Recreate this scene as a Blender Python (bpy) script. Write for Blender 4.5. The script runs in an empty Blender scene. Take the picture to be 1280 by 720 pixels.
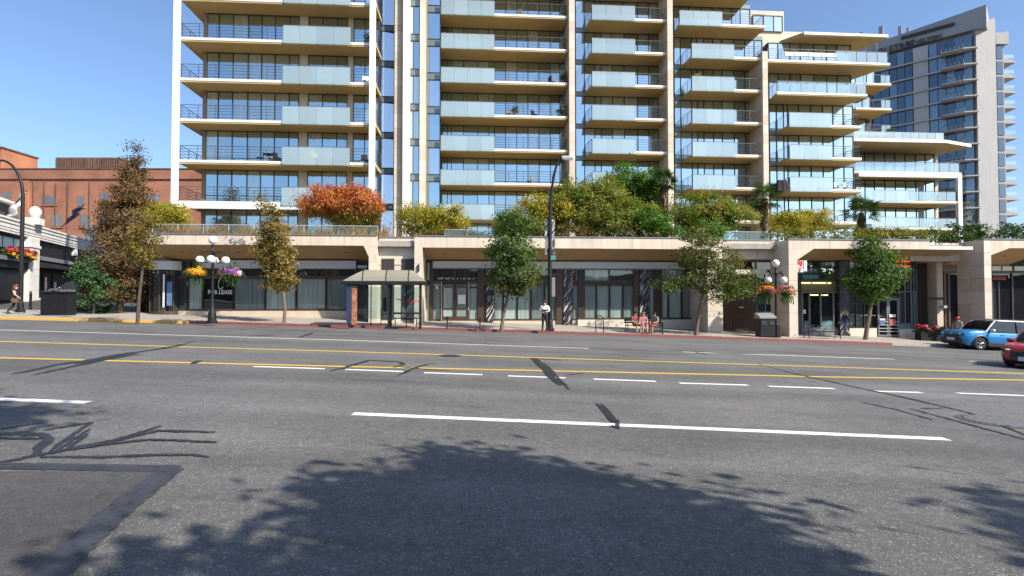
import bpy, bmesh, math, random
import numpy as np
from mathutils import Vector, Matrix

scene = bpy.context.scene
COL = scene.collection
R = math.radians

# ------------------------------------------------------------------ camera
F_PX, CX, CY = 700.0, 640.0, 360.0          # focal length in pixels of the 1280x720 photograph
CAMZ = 1.7
PITCH = math.atan(17.0 / 700.0)
cam_d = bpy.data.cameras.new("camera")
cam = bpy.data.objects.new("camera", cam_d)
COL.objects.link(cam)
cam.location = (0, 0, CAMZ)
cam.rotation_euler = (R(90) + PITCH, 0, 0)
cam_d.sensor_width = 36.0
cam_d.lens = 36.0 * F_PX / 1280.0
cam_d.clip_start = 0.1
cam_d.clip_end = 3000
scene.camera = cam

# ------------------------------------------------------------------ sky and sun
SUN_AZ, SUN_EL = R(56), R(40)               # to the right of straight behind the camera
to_sun = Vector((math.sin(SUN_AZ) * math.cos(SUN_EL), -math.cos(SUN_AZ) * math.cos(SUN_EL), math.sin(SUN_EL)))
world = bpy.data.worlds.new("World")
scene.world = world
world.use_nodes = True
wn = world.node_tree
wn.nodes.clear()
w_out = wn.nodes.new("ShaderNodeOutputWorld")
w_bg = wn.nodes.new("ShaderNodeBackground")
w_sky = wn.nodes.new("ShaderNodeTexSky")
w_sky.sky_type = 'NISHITA'
w_sky.sun_disc = False
w_sky.sun_elevation = SUN_EL
w_sky.sun_rotation = math.pi - SUN_AZ
w_sky.altitude = 50
w_sky.air_density = 1.0
w_sky.dust_density = 1.5
w_sky.ozone_density = 5.0
w_bg.inputs["Strength"].default_value = 0.14
wn.links.new(w_sky.outputs[0], w_bg.inputs[0])
wn.links.new(w_bg.outputs[0], w_out.inputs[0])
sun_d = bpy.data.lights.new("sun", 'SUN')
sun_d.energy = 5.0
sun_d.angle = R(0.55)
sun_d.color = (1.0, 0.92, 0.79)
sun = bpy.data.objects.new("sun", sun_d)
COL.objects.link(sun)
sun.rotation_euler = to_sun.to_track_quat('Z', 'Y').to_euler()

scene.view_settings.view_transform = 'Standard'
scene.view_settings.look = 'None'
scene.view_settings.exposure = 0.6
scene.view_settings.gamma = 1.0
scene.view_settings.use_curve_mapping = False
scene.cycles.max_bounces = 8
scene.cycles.transparent_max_bounces = 12
scene.cycles.caustics_reflective = False
scene.cycles.caustics_refractive = False
scene.cycles.sample_clamp_indirect = 6.0

# ------------------------------------------------------------------ coordinates
# facade frame: u along the shop front (to the right), v away from the street, z up
FA = 0.07
CA, SA = math.cos(FA), math.sin(FA)

def W(u, v, z=0.0):
    return Vector((u * CA - v * SA, u * SA + v * CA, z))

def UV(X, Y):
    return (X * CA + Y * SA, -X * SA + Y * CA)

def ray(x, y):
    a, b = (x - CX) / F_PX, (CY - y) / F_PX
    return Vector((a, math.cos(PITCH) - b * math.sin(PITCH), math.sin(PITCH) + b * math.cos(PITCH)))

def fp(x, y, v):
    """where the sight line through a photograph pixel meets the facade-parallel plane v -> (u, z)"""
    d = ray(x, y)
    t = v / (-d.x * SA + d.y * CA)
    u, _ = UV(d.x * t, d.y * t)
    return u, CAMZ + d.z * t

def fu(x, v):
    return fp(x, 300, v)[0]

def fz(x, y, v):
    return fp(x, y, v)[1]

def at(x, y, Y):
    d = ray(x, y)
    t = Y / d.y
    return Vector((d.x * t, Y, CAMZ + d.z * t))

def lerp(a, b, t):
    return a + (b - a) * t

def clamp(x, a, b):
    return max(a, min(b, x))

def curb_y(X):
    return 31.0 + 0.06 * X

def gz(X, Y):
    """height of the street surface: it falls to the right"""
    Xc = clamp(X, -62, 62)
    t = clamp((Y - 8.0) / 23.0, 0, 1)
    s = lerp(0.042, 0.033, t)
    z = -(s * Xc + 0.0002 * t * Xc * Xc)
    if X < -20 and Y > 33:
        z += min((Y - 33), 22) * 0.07 * clamp((-20 - X) / 8.0, 0, 1)
    return z

def swz(X, Y):
    """height of the far pavement"""
    return gz(X, Y) + 0.13 + 0.03 * clamp(Y - curb_y(X), 0, 6)

def on_road(x, y, dz=0.0):
    """photograph pixel -> point on the street surface"""
    d = ray(x, y)
    lo, hi = 0.5, 80.0
    for _ in range(60):
        m = (lo + hi) / 2
        p = d * m
        if CAMZ + p.z > gz(p.x, p.y) + dz:
            lo = m
        else:
            hi = m
    p = d * lo
    return Vector((p.x, p.y, gz(p.x, p.y) + dz))

def on_walk(x, y):
    d = ray(x, y)
    lo, hi = 20.0, 60.0
    for _ in range(60):
        m = (lo + hi) / 2
        p = d * m
        if CAMZ + p.z > swz(p.x, p.y):
            lo = m
        else:
            hi = m
    p = d * lo
    return Vector((p.x, p.y, swz(p.x, p.y)))

# ------------------------------------------------------------------ mesh builder
class MB:
    """collects shapes; build() links them as one mesh object"""
    def __init__(self):
        self.v, self.f, self.m = [], [], []
        self.slot = 0

    def poly(self, pts, faces):
        n = len(self.v)
        self.v.extend([tuple(p) for p in pts])
        for f in faces:
            self.f.append(tuple(i + n for i in f))
            self.m.append(self.slot)
        return self

    def box(self, x0, x1, y0, y1, z0, z1):
        if x0 > x1: x0, x1 = x1, x0
        if y0 > y1: y0, y1 = y1, y0
        if z0 > z1: z0, z1 = z1, z0
        return self.poly([(x0, y0, z0), (x1, y0, z0), (x1, y1, z0), (x0, y1, z0), (x0, y0, z1), (x1, y0, z1), (x1, y1, z1), (x0, y1, z1)],
                         [(0, 3, 2, 1), (4, 5, 6, 7), (0, 1, 5, 4), (1, 2, 6, 5), (2, 3, 7, 6), (3, 0, 4, 7)])

    def prism(self, outline, z0, z1):
        """outline: list of (x, y), counter-clockwise from above"""
        n = len(outline)
        pts = [(p[0], p[1], z0) for p in outline] + [(p[0], p[1], z1) for p in outline]
        fs = [tuple(range(n - 1, -1, -1)), tuple(range(n, 2 * n))]
        fs += [(i, (i + 1) % n, n + (i + 1) % n, n + i) for i in range(n)]
        return self.poly(pts, fs)

    def extrude_y(self, outline, y0, y1):
        """outline: list of (x, z), drawn as seen from the street"""
        n = len(outline)
        pts = [(p[0], y0, p[1]) for p in outline] + [(p[0], y1, p[1]) for p in outline]
        fs = [tuple(range(n)), tuple(range(2 * n - 1, n - 1, -1))]
        fs += [((i + 1) % n, i, n + i, n + (i + 1) % n) for i in range(n)]
        return self.poly(pts, fs)

    def extrude_x(self, outline, x0, x1):
        """outline: list of (y, z)"""
        n = len(outline)
        pts = [(x0, p[0], p[1]) for p in outline] + [(x1, p[0], p[1]) for p in outline]
        fs = [tuple(range(n - 1, -1, -1)), tuple(range(n, 2 * n))]
        fs += [(i, (i + 1) % n, n + (i + 1) % n, n + i) for i in range(n)]
        return self.poly(pts, fs)

    def tube(self, pts, rad, n=8, cap=True):
        pts = [Vector(p) for p in pts]
        rads = rad if isinstance(rad, (list, tuple)) else [rad] * len(pts)
        rings, prev = [], None
        for i, p in enumerate(pts):
            if i == 0: d = pts[1] - p
            elif i == len(pts) - 1: d = p - pts[i - 1]
            else: d = (pts[i + 1] - p).normalized() + (p - pts[i - 1]).normalized()
            if d.length < 1e-9: d = Vector((0, 0, 1))
            d.normalize()
            if prev is None:
                a = Vector((1, 0, 0)) if abs(d.x) < 0.8 else Vector((0, 1, 0))
                s = d.cross(a).normalized()
            else:
                s = prev - d * prev.dot(d)
                s = s.normalized() if s.length > 1e-6 else d.orthogonal().normalized()
            prev = s
            t = d.cross(s)
            rings.append([p + (s * math.cos(2 * math.pi * k / n) + t * math.sin(2 * math.pi * k / n)) * rads[i] for k in range(n)])
        vs, fs = [], []
        for r in rings: vs.extend(r)
        for i in range(len(rings) - 1):
            for k in range(n):
                a, b = i * n + k, i * n + (k + 1) % n
                fs.append((a, b, b + n, a + n))
        if cap:
            fs.append(tuple(range(n - 1, -1, -1)))
            fs.append(tuple(range((len(rings) - 1) * n, len(rings) * n)))
        return self.poly(vs, fs)

    def lathe(self, prof, n=16, c=(0, 0, 0)):
        """prof: list of (radius, z) from bottom to top"""
        vs, fs = [], []
        for r, z in prof:
            for k in range(n):
                a = 2 * math.pi * k / n
                vs.append((c[0] + r * math.cos(a), c[1] + r * math.sin(a), c[2] + z))
        for i in range(len(prof) - 1):
            for k in range(n):
                a, b = i * n + k, i * n + (k + 1) % n
                fs.append((a, b, b + n, a + n))
        fs.append(tuple(range(n - 1, -1, -1)))
        fs.append(tuple(range((len(prof) - 1) * n, len(prof) * n)))
        return self.poly(vs, fs)

    def ball(self, c, r, n=14, m=9, sc=(1, 1, 1)):
        prof = []
        vs, fs = [], []
        for i in range(1, m):
            a = math.pi * i / m
            for k in range(n):
                b = 2 * math.pi * k / n
                vs.append((c[0] + r * sc[0] * math.sin(a) * math.cos(b), c[1] + r * sc[1] * math.sin(a) * math.sin(b), c[2] - r * sc[2] * math.cos(a)))
        for i in range(m - 2):
            for k in range(n):
                p, q = i * n + k, i * n + (k + 1) % n
                fs.append((p, q, q + n, p + n))
        b0 = len(vs); vs.append((c[0], c[1], c[2] - r * sc[2])); vs.append((c[0], c[1], c[2] + r * sc[2]))
        for k in range(n):
            fs.append((b0, (k + 1) % n, k))
            fs.append((b0 + 1, (m - 2) * n + k, (m - 2) * n + (k + 1) % n))
        return self.poly(vs, fs)

    def build(self, name, mat, parent=None, smooth=False, bevel=0.0, off=(0, 0, 0), loc=None):
        me = bpy.data.meshes.new(name)
        o0, o1, o2 = off
        me.from_pydata([(p[0] - o0, p[1] - o1, p[2] - o2) for p in self.v], [], self.f)
        mats = mat if isinstance(mat, (list, tuple)) else [mat]
        for m_ in mats: me.materials.append(m_)
        if len(mats) > 1:
            me.polygons.foreach_set('material_index', self.m)
        if smooth:
            me.polygons.foreach_set('use_smooth', [True] * len(me.polygons))
            me.set_sharp_from_angle(angle=R(38))
        me.update()
        o = bpy.data.objects.new(name, me)
        COL.objects.link(o)
        if parent is not None: o.parent = parent
        if loc is not None: o.location = loc
        if bevel > 0:
            b = o.modifiers.new('edge', 'BEVEL'); b.width = bevel; b.segments = 2; b.limit_method = 'ANGLE'
        return o

def mesh_obj(name, me, parent=None, loc=None, scale=None, rotz=None):
    o = bpy.data.objects.new(name, me)
    COL.objects.link(o)
    if parent is not None: o.parent = parent
    if loc is not None: o.location = loc
    if scale is not None: o.scale = scale
    if rotz is not None: o.rotation_euler = (0, 0, rotz)
    return o

_unit = {}
def piece(name, mat, parent, x0, x1, y0, y1, z0, z1):
    """box-shaped part that shares one unit-cube mesh per material"""
    if mat.name not in _unit:
        me = bpy.data.meshes.new('block_' + mat.name)
        c = MB().box(-.5, .5, -.5, .5, -.5, .5)
        me.from_pydata(c.v, [], c.f); me.materials.append(mat); me.update()
        _unit[mat.name] = me
    return mesh_obj(name, _unit[mat.name], parent, ((x0 + x1) / 2, (y0 + y1) / 2, (z0 + z1) / 2), (abs(x1 - x0), abs(y1 - y0), abs(z1 - z0)))

def thing(name, label, cat, loc=(0, 0, 0), rotz=0.0, group=None):
    o = bpy.data.objects.new(name, None)
    COL.objects.link(o)
    o.location = loc
    o.rotation_euler = (0, 0, rotz)
    o.empty_display_size = 0.3
    return tag(o, label, cat, group)

def tag(o, label, cat, group=None):
    o['label'] = label
    o['category'] = cat
    if group: o['group'] = group
    return o

def struct(o, label=None):
    o['kind'] = 'structure'
    if label: o['label'] = label
    return o

def copy_thing(root, loc, rotz, label, group=None):
    """a copy of a thing with its parts and sub-parts, sharing mesh data"""
    r = root.copy(); COL.objects.link(r)
    r.location = loc; r.rotation_euler = (0, 0, rotz); r['label'] = label
    if group: r['group'] = group
    for ch in list(root.children):
        c = ch.copy(); COL.objects.link(c); c.parent = r
        for g in list(ch.children):
            d = g.copy(); COL.objects.link(d); d.parent = c
    return r

# ------------------------------------------------------------------ materials
def nmat(name):
    m = bpy.data.materials.new(name)
    m.use_nodes = True
    nt = m.node_tree
    b = nt.nodes['Principled BSDF']
    return m, nt, b

def N(nt, typ, **kw):
    n = nt.nodes.new(typ)
    for k, v in kw.items():
        if k in n.inputs: n.inputs[k].default_value = v
        else: setattr(n, k, v)
    return n

def c4(c):
    return (c[0], c[1], c[2], 1.0)

def pm(name, col, rough=0.6, metal=0.0, spec=0.5, var=0.12, scale=3.0, bump=0.0, bscale=40.0, streak=0.0, coat=0.0, detail=4.0):
    """principled paint/stone/metal with broad mottling, optional rain streaks and fine relief, all in object-independent position"""
    m, nt, b = nmat(name)
    b.inputs['Roughness'].default_value = rough
    b.inputs['Metallic'].default_value = metal
    b.inputs['Specular IOR Level'].default_value = spec
    b.inputs['Coat Weight'].default_value = coat
    geo = N(nt, 'ShaderNodeNewGeometry')
    src = geo.outputs['Position']
    noise = N(nt, 'ShaderNodeTexNoise', Scale=scale, Detail=detail, Roughness=0.6)
    nt.links.new(src, noise.inputs['Vector'])
    ramp = N(nt, 'ShaderNodeValToRGB')
    e = ramp.color_ramp.elements
    e[0].position, e[1].position = 0.3, 0.72
    e[0].color = c4([c * (1 - var) for c in col]); e[1].color = c4([min(1, c * (1 + var)) for c in col])
    nt.links.new(noise.outputs['Fac'], ramp.inputs['Fac'])
    out = ramp.outputs['Color']
    if streak > 0:
        mp = N(nt, 'ShaderNodeMapping'); mp.inputs['Scale'].default_value = (2.2, 2.2, 0.12)
        nt.links.new(src, mp.inputs['Vector'])
        n2 = N(nt, 'ShaderNodeTexNoise', Scale=2.0, Detail=5.0)
        nt.links.new(mp.outputs['Vector'], n2.inputs['Vector'])
        r2 = N(nt, 'ShaderNodeValToRGB')
        r2.color_ramp.elements[0].position, r2.color_ramp.elements[1].position = 0.35, 0.62
        r2.color_ramp.elements[0].color = c4([1 - streak] * 3); r2.color_ramp.elements[1].color = (1, 1, 1, 1)
        nt.links.new(n2.outputs['Fac'], r2.inputs['Fac'])
        mx = N(nt, 'ShaderNodeMixRGB', blend_type='MULTIPLY'); mx.inputs['Fac'].default_value = 1.0
        nt.links.new(out, mx.inputs['Color1']); nt.links.new(r2.outputs['Color'], mx.inputs['Color2'])
        out = mx.outputs['Color']
    nt.links.new(out, b.inputs['Base Color'])
    if bump > 0:
        n3 = N(nt, 'ShaderNodeTexNoise', Scale=bscale, Detail=3.0)
        nt.links.new(src, n3.inputs['Vector'])
        bp = N(nt, 'ShaderNodeBump', Strength=bump, Distance=0.02)
        nt.links.new(n3.outputs['Fac'], bp.inputs['Height'])
        nt.links.new(bp.outputs['Normal'], b.inputs['Normal'])
    return m

def glass_mat(name, body, refl=0.5, tint=(0.85, 0.93, 1.0), rough=0.02, wob=0.015, fmax=1.0):
    """coated window glass: a mirror layer over what is seen behind the pane (blinds, dark room)"""
    m, nt, b = nmat(name)
    nt.nodes.remove(b)
    out = nt.nodes['Material Output']
    geo = N(nt, 'ShaderNodeNewGeometry')
    oi = N(nt, 'ShaderNodeObjectInfo')
    # room behind: streaky vertical folds, tone differs pane to pane
    mp = N(nt, 'ShaderNodeMapping'); mp.inputs['Scale'].default_value = (5.0, 5.0, 0.25)
    nt.links.new(geo.outputs['Position'], mp.inputs['Vector'])
    n1 = N(nt, 'ShaderNodeTexNoise', Scale=1.4, Detail=2.0)
    nt.links.new(mp.outputs['Vector'], n1.inputs['Vector'])
    mr = N(nt, 'ShaderNodeMapRange'); mr.inputs['From Min'].default_value = 0.3; mr.inputs['From Max'].default_value = 0.7
    mr.inputs['To Min'].default_value = 0.75; mr.inputs['To Max'].default_value = 1.15
    nt.links.new(n1.outputs['Fac'], mr.inputs['Value'])
    mr2 = N(nt, 'ShaderNodeMapRange'); mr2.inputs['To Min'].default_value = 0.55; mr2.inputs['To Max'].default_value = 1.4
    nt.links.new(oi.outputs['Random'], mr2.inputs['Value'])
    mul = N(nt, 'ShaderNodeMath', operation='MULTIPLY')
    nt.links.new(mr.outputs[0], mul.inputs[0]); nt.links.new(mr2.outputs[0], mul.inputs[1])
    vm = N(nt, 'ShaderNodeVectorMath', operation='SCALE'); vm.inputs[0].default_value = body
    nt.links.new(mul.outputs[0], vm.inputs['Scale'])
    dif = N(nt, 'ShaderNodeBsdfDiffuse')
    nt.links.new(vm.outputs['Vector'], dif.inputs['Color'])
    gl = N(nt, 'ShaderNodeBsdfGlossy', Roughness=rough); gl.inputs['Color'].default_value = c4(tint)
    n2 = N(nt, 'ShaderNodeTexNoise', Scale=0.7, Detail=1.0)
    nt.links.new(geo.outputs['Position'], n2.inputs['Vector'])
    bp = N(nt, 'ShaderNodeBump', Strength=wob * 8, Distance=0.05)
    nt.links.new(n2.outputs['Fac'], bp.inputs['Height'])
    nt.links.new(bp.outputs['Normal'], gl.inputs['Normal'])
    lw = N(nt, 'ShaderNodeFresnel', IOR=1.5)
    mr3 = N(nt, 'ShaderNodeMapRange'); mr3.inputs['To Min'].default_value = refl; mr3.inputs['To Max'].default_value = fmax
    nt.links.new(lw.outputs[0], mr3.inputs['Value'])
    mix = N(nt, 'ShaderNodeMixShader')
    nt.links.new(mr3.outputs[0], mix.inputs['Fac'])
    nt.links.new(dif.outputs[0], mix.inputs[1]); nt.links.new(gl.outputs[0], mix.inputs[2])
    nt.links.new(mix.outputs[0], out.inputs['Surface'])
    return m

def frosted_mat(name, col, see=0.3, gloss=0.12):
    """frosted balcony / shelter glass: partly see-through, milky, a little shine"""
    m, nt, b = nmat(name)
    nt.nodes.remove(b)
    out = nt.nodes['Material Output']
    oi = N(nt, 'ShaderNodeObjectInfo')
    mr = N(nt, 'ShaderNodeMapRange'); mr.inputs['To Min'].default_value = 0.88; mr.inputs['To Max'].default_value = 1.08
    nt.links.new(oi.outputs['Random'], mr.inputs['Value'])
    vm = N(nt, 'ShaderNodeVectorMath', operation='SCALE'); vm.inputs[0].default_value = col
    nt.links.new(mr.outputs[0], vm.inputs['Scale'])
    d = N(nt, 'ShaderNodeBsdfDiffuse'); t = N(nt, 'ShaderNodeBsdfTranslucent')
    nt.links.new(vm.outputs[0], d.inputs['Color']); nt.links.new(vm.outputs[0], t.inputs['Color'])
    tr = N(nt, 'ShaderNodeBsdfTransparent'); tr.inputs['Color'].default_value = (0.8, 0.93, 0.92, 1)
    g = N(nt, 'ShaderNodeBsdfGlossy', Roughness=0.12); g.inputs['Color'].default_value = (0.9, 0.95, 1, 1)
    m1 = N(nt, 'ShaderNodeMixShader', Fac=0.35); nt.links.new(d.outputs[0], m1.inputs[1]); nt.links.new(t.outputs[0], m1.inputs[2])
    m2 = N(nt, 'ShaderNodeMixShader', Fac=see); nt.links.new(m1.outputs[0], m2.inputs[1]); nt.links.new(tr.outputs[0], m2.inputs[2])
    m3 = N(nt, 'ShaderNodeMixShader', Fac=gloss); nt.links.new(m2.outputs[0], m3.inputs[1]); nt.links.new(g.outputs[0], m3.inputs[2])
    nt.links.new(m3.outputs[0], out.inputs['Surface'])
    return m

def leaf_mat(name, cols, trans=0.35):
    """leaves: colour differs leaf to leaf, light comes through"""
    m, nt, b = nmat(name)
    nt.nodes.remove(b)
    out = nt.nodes['Material Output']
    geo = N(nt, 'ShaderNodeNewGeometry')
    ramp = N(nt, 'ShaderNodeValToRGB')
    e = ramp.color_ramp.elements
    n = len(cols)
    e[0].position = 0.0; e[0].color = c4(cols[0])
    e[1].position = 1.0; e[1].color = c4(cols[-1])
    for i in range(1, n - 1):
        q = e.new(i / (n - 1)); q.color = c4(cols[i])
    ns = N(nt, 'ShaderNodeTexNoise', Scale=1.1, Detail=2.0)
    nt.links.new(geo.outputs['Position'], ns.inputs['Vector'])
    mx = N(nt, 'ShaderNodeMix', data_type='FLOAT')
    mx.inputs[0].default_value = 0.55
    nt.links.new(geo.outputs['Random Per Island'], mx.inputs[2])
    mr = N(nt, 'ShaderNodeMapRange'); mr.inputs['From Min'].default_value = 0.3; mr.inputs['From Max'].default_value = 0.7
    nt.links.new(ns.outputs['Fac'], mr.inputs['Value'])
    nt.links.new(mr.outputs[0], mx.inputs[3])
    nt.links.new(mx.outputs[0], ramp.inputs['Fac'])
    d = N(nt, 'ShaderNodeBsdfDiffuse'); t = N(nt, 'ShaderNodeBsdfTranslucent'); g = N(nt, 'ShaderNodeBsdfGlossy', Roughness=0.5)
    g.inputs['Color'].default_value = (0.9, 0.9, 0.9, 1)
    nt.links.new(ramp.outputs['Color'], d.inputs['Color'])
    hs = N(nt, 'ShaderNodeHueSaturation', Saturation=1.15, Value=1.5)
    nt.links.new(ramp.outputs['Color'], hs.inputs['Color']); nt.links.new(hs.outputs['Color'], t.inputs['Color'])
    m1 = N(nt, 'ShaderNodeMixShader', Fac=trans); nt.links.new(d.outputs[0], m1.inputs[1]); nt.links.new(t.outputs[0], m1.inputs[2])
    m2 = N(nt, 'ShaderNodeMixShader', Fac=0.02); nt.links.new(m1.outputs[0], m2.inputs[1]); nt.links.new(g.outputs[0], m2.inputs[2])
    nt.links.new(m2.outputs[0], out.inputs['Surface'])
    return m

def emit_mat(name, col, strength):
    m, nt, b = nmat(name)
    b.inputs['Base Color'].default_value = c4(col)
    b.inputs['Emission Color'].default_value = c4(col)
    b.inputs['Emission Strength'].default_value = strength
    return m

_fonts = {}
def text_mesh(body, size, mat, name, parent, loc, rot, depth=0.01, align='CENTER', bold=0.0, shear=0.0, xs=1.0):
    cu = bpy.data.curves.new(name, 'FONT')
    cu.body = body; cu.size = size; cu.extrude = depth; cu.align_x = align; cu.offset = bold; cu.shear = shear
    cu.resolution_u = 3
    tmp = bpy.data.objects.new('tmp_text', cu)
    COL.objects.link(tmp)
    me = bpy.data.meshes.new_from_object(tmp.evaluated_get(bpy.context.evaluated_depsgraph_get()))
    bpy.data.objects.remove(tmp); bpy.data.curves.remove(cu)
    me.materials.clear(); me.materials.append(mat)
    me.name = name
    o = bpy.data.objects.new(name, me)
    COL.objects.link(o)
    o.parent = parent; o.location = loc; o.rotation_euler = rot; o.scale = (xs, 1, 1)
    return o
# ------------------------------------------------------------------ street surfaces
def asphalt_mat(name, base, speck=0.5, tint=(1, 1, 1), rough=0.85):
    m, nt, b = nmat(name)
    geo = N(nt, 'ShaderNodeNewGeometry')
    pos = geo.outputs['Position']
    L = nt.links.new
    big = N(nt, 'ShaderNodeTexNoise', Scale=0.35, Detail=4.0, Roughness=0.6); L(pos, big.inputs['Vector'])
    # wheel tracks: bands that run along the street, uneven
    mp = N(nt, 'ShaderNodeMapping'); mp.inputs['Scale'].default_value = (0.045, 0.75, 1.0); L(pos, mp.inputs['Vector'])
    band = N(nt, 'ShaderNodeTexNoise', Scale=1.0, Detail=3.0); L(mp.outputs[0], band.inputs['Vector'])
    mid = N(nt, 'ShaderNodeTexNoise', Scale=9.0, Detail=5.0, Roughness=0.7); L(pos, mid.inputs['Vector'])
    fine = N(nt, 'ShaderNodeTexNoise', Scale=95.0, Detail=2.0, Roughness=0.8); L(pos, fine.inputs['Vector'])
    vor = N(nt, 'ShaderNodeTexVoronoi', Scale=75.0); L(pos, vor.inputs['Vector'])
    def mrange(src, a, b_, c, d):
        r = N(nt, 'ShaderNodeMapRange'); r.inputs['From Min'].default_value = a; r.inputs['From Max'].default_value = b_
        r.inputs['To Min'].default_value = c; r.inputs['To Max'].default_value = d; L(src, r.inputs['Value']); return r.outputs[0]
    def mul(a, b_):
        q = N(nt, 'ShaderNodeMath', operation='MULTIPLY'); L(a, q.inputs[0]); L(b_, q.inputs[1]); return q.outputs[0]
    f = mul(mrange(big.outputs['Fac'], 0.3, 0.7, 0.80, 1.18), mrange(band.outputs['Fac'], 0.3, 0.7, 0.76, 1.2))
    f = mul(f, mrange(mid.outputs['Fac'], 0.25, 0.75, 0.76, 1.24))
    f = mul(f, mrange(fine.outputs['Fac'], 0.3, 0.7, 1 - 0.55 * speck, 1 + 0.55 * speck))
    sp = N(nt, 'ShaderNodeSeparateColor'); L(vor.outputs['Color'], sp.inputs[0])
    stone = mrange(sp.outputs[0], 0.86, 1.0, 1.0, 1.0 + 2.0 * speck)
    dark = mrange(sp.outputs[1], 0.0, 0.12, 0.55, 1.0)
    f = mul(mul(f, stone), dark)
    mp2 = N(nt, 'ShaderNodeMapping'); mp2.inputs['Scale'].default_value = (0.35, 1.1, 1.0); L(pos, mp2.inputs['Vector'])
    oil = N(nt, 'ShaderNodeTexNoise', Scale=1.6, Detail=7.0, Roughness=0.72); L(mp2.outputs[0], oil.inputs['Vector'])
    f = mul(f, mrange(oil.outputs['Fac'], 0.56, 0.70, 1.0, 0.72))
    vm = N(nt, 'ShaderNodeVectorMath', operation='SCALE'); vm.inputs[0].default_value = [base * t for t in tint]
    L(f, vm.inputs['Scale']); L(vm.outputs[0], b.inputs['Base Color'])
    b.inputs['Roughness'].default_value = rough
    b.inputs['Specular IOR Level'].default_value = 0.35
    bp = N(nt, 'ShaderNodeBump', Strength=0.55, Distance=0.006); L(vor.outputs['Distance'], bp.inputs['Height']); L(bp.outputs[0], b.inputs['Normal'])
    return m

def paint_mat(name, col, wear=0.45, wscale=14.0, under=(0.1, 0.098, 0.095)):
    m, nt, b = nmat(name)
    L = nt.links.new
    geo = N(nt, 'ShaderNodeNewGeometry')
    n1 = N(nt, 'ShaderNodeTexNoise', Scale=wscale, Detail=6.0, Roughness=0.75); L(geo.outputs['Position'], n1.inputs['Vector'])
    n2 = N(nt, 'ShaderNodeTexNoise', Scale=0.8, Detail=2.0); L(geo.outputs['Position'], n2.inputs['Vector'])
    ad = N(nt, 'ShaderNodeMath', operation='MULTIPLY_ADD'); ad.inputs[1].default_value = 0.55; L(n2.outputs['Fac'], ad.inputs[0]); L(n1.outputs['Fac'], ad.inputs[2])
    r = N(nt, 'ShaderNodeValToRGB'); e = r.color_ramp.elements
    e[0].position = 0.42 + wear * 0.35 - 0.06; e[0].color = c4(under); e[1].position = 0.42 + wear * 0.35 + 0.06; e[1].color = c4(col)
    L(ad.outputs[0], r.inputs['Fac']); L(r.outputs['Color'], b.inputs['Base Color'])
    b.inputs['Roughness'].default_value = 0.6
    return m

M = {}
M['asphalt'] = asphalt_mat('asphalt', 0.115, 0.6, (1.01, 0.99, 0.965))
M['asphalt_patch'] = asphalt_mat('asphalt_patch', 0.07, 0.3, (1.04, 1.0, 0.98))
def tar_mat(name, col, keep, rough):
    """tar brushed on the road: thin and broken in places, so the asphalt shows through"""
    m = pm(name, col, rough=rough, var=0.35, scale=4, bump=0.3, bscale=60)
    nt = m.node_tree; b = nt.nodes['Principled BSDF']; out = nt.nodes['Material Output']
    geo = N(nt, 'ShaderNodeNewGeometry')
    n = N(nt, 'ShaderNodeTexNoise', Scale=16.0, Detail=6.0, Roughness=0.8); nt.links.new(geo.outputs['Position'], n.inputs['Vector'])
    r = N(nt, 'ShaderNodeMapRange'); r.inputs['From Min'].default_value = 0.62 - keep * .4; r.inputs['From Max'].default_value = 0.74 - keep * .4
    nt.links.new(n.outputs['Fac'], r.inputs['Value'])
    tr = N(nt, 'ShaderNodeBsdfTransparent'); mx = N(nt, 'ShaderNodeMixShader')
    nt.links.new(r.outputs[0], mx.inputs['Fac']); nt.links.new(tr.outputs[0], mx.inputs[1]); nt.links.new(b.outputs[0], mx.inputs[2]); nt.links.new(mx.outputs[0], out.inputs['Surface'])
    return m
M['tar'] = tar_mat('tar_seal', (0.022, 0.023, 0.027), 0.72, 0.5)
M['tar_soft'] = tar_mat('tar_band', (0.04, 0.042, 0.052), 0.72, 0.65)
M['white_paint'] = paint_mat('white_road_paint', (0.74, 0.73, 0.70), 0.36, 14)
M['white_worn'] = paint_mat('worn_white_road_paint', (0.62, 0.61, 0.58), 0.5, 16)
M['yellow_paint'] = paint_mat('yellow_road_paint', (0.66, 0.42, 0.04), 0.42, 14)
M['paving'] = pm('pavement_concrete', (0.33, 0.30, 0.265), rough=0.85, var=0.18, scale=1.6, bump=0.2, bscale=50, streak=0.0)
M['kerb'] = pm('kerb_concrete', (0.36, 0.33, 0.29), rough=0.85, var=0.2, scale=4)
M['kerb_red'] = paint_mat('red_kerb_paint', (0.21, 0.055, 0.048), 0.5, 8, (0.27, 0.2, 0.17))
M['kerb_yellow'] = paint_mat('yellow_kerb_paint', (0.62, 0.36, 0.07), 0.4, 8, (0.3, 0.25, 0.18))
M['earth'] = pm('ground_surface', (0.13, 0.125, 0.115), rough=0.95, var=0.3, scale=0.5, bump=0.2, bscale=30)
M['grate'] = pm('worn_grate', (0.26, 0.26, 0.27), rough=0.4, metal=0.5, var=0.3, scale=20)
M['cast_iron'] = pm('cast_iron', (0.07, 0.07, 0.075), rough=0.5, metal=0.6, var=0.3, scale=20)

def sheet(name, mat, xs, yfun, zfun):
    """grid: yfun(X) -> list of Y values (same length for every X)"""
    vs, fs = [], []
    rows = None
    for X in xs:
        ys = yfun(X)
        rows = len(ys)
        for Y in ys: vs.append((X, Y, zfun(X, Y)))
    for i in range(len(xs) - 1):
        for j in range(rows - 1):
            a = i * rows + j
            fs.append((a, a + rows, a + rows + 1, a + 1))
    mb = MB(); mb.poly(vs, fs)
    return mb.build(name, mat, smooth=True)

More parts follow.
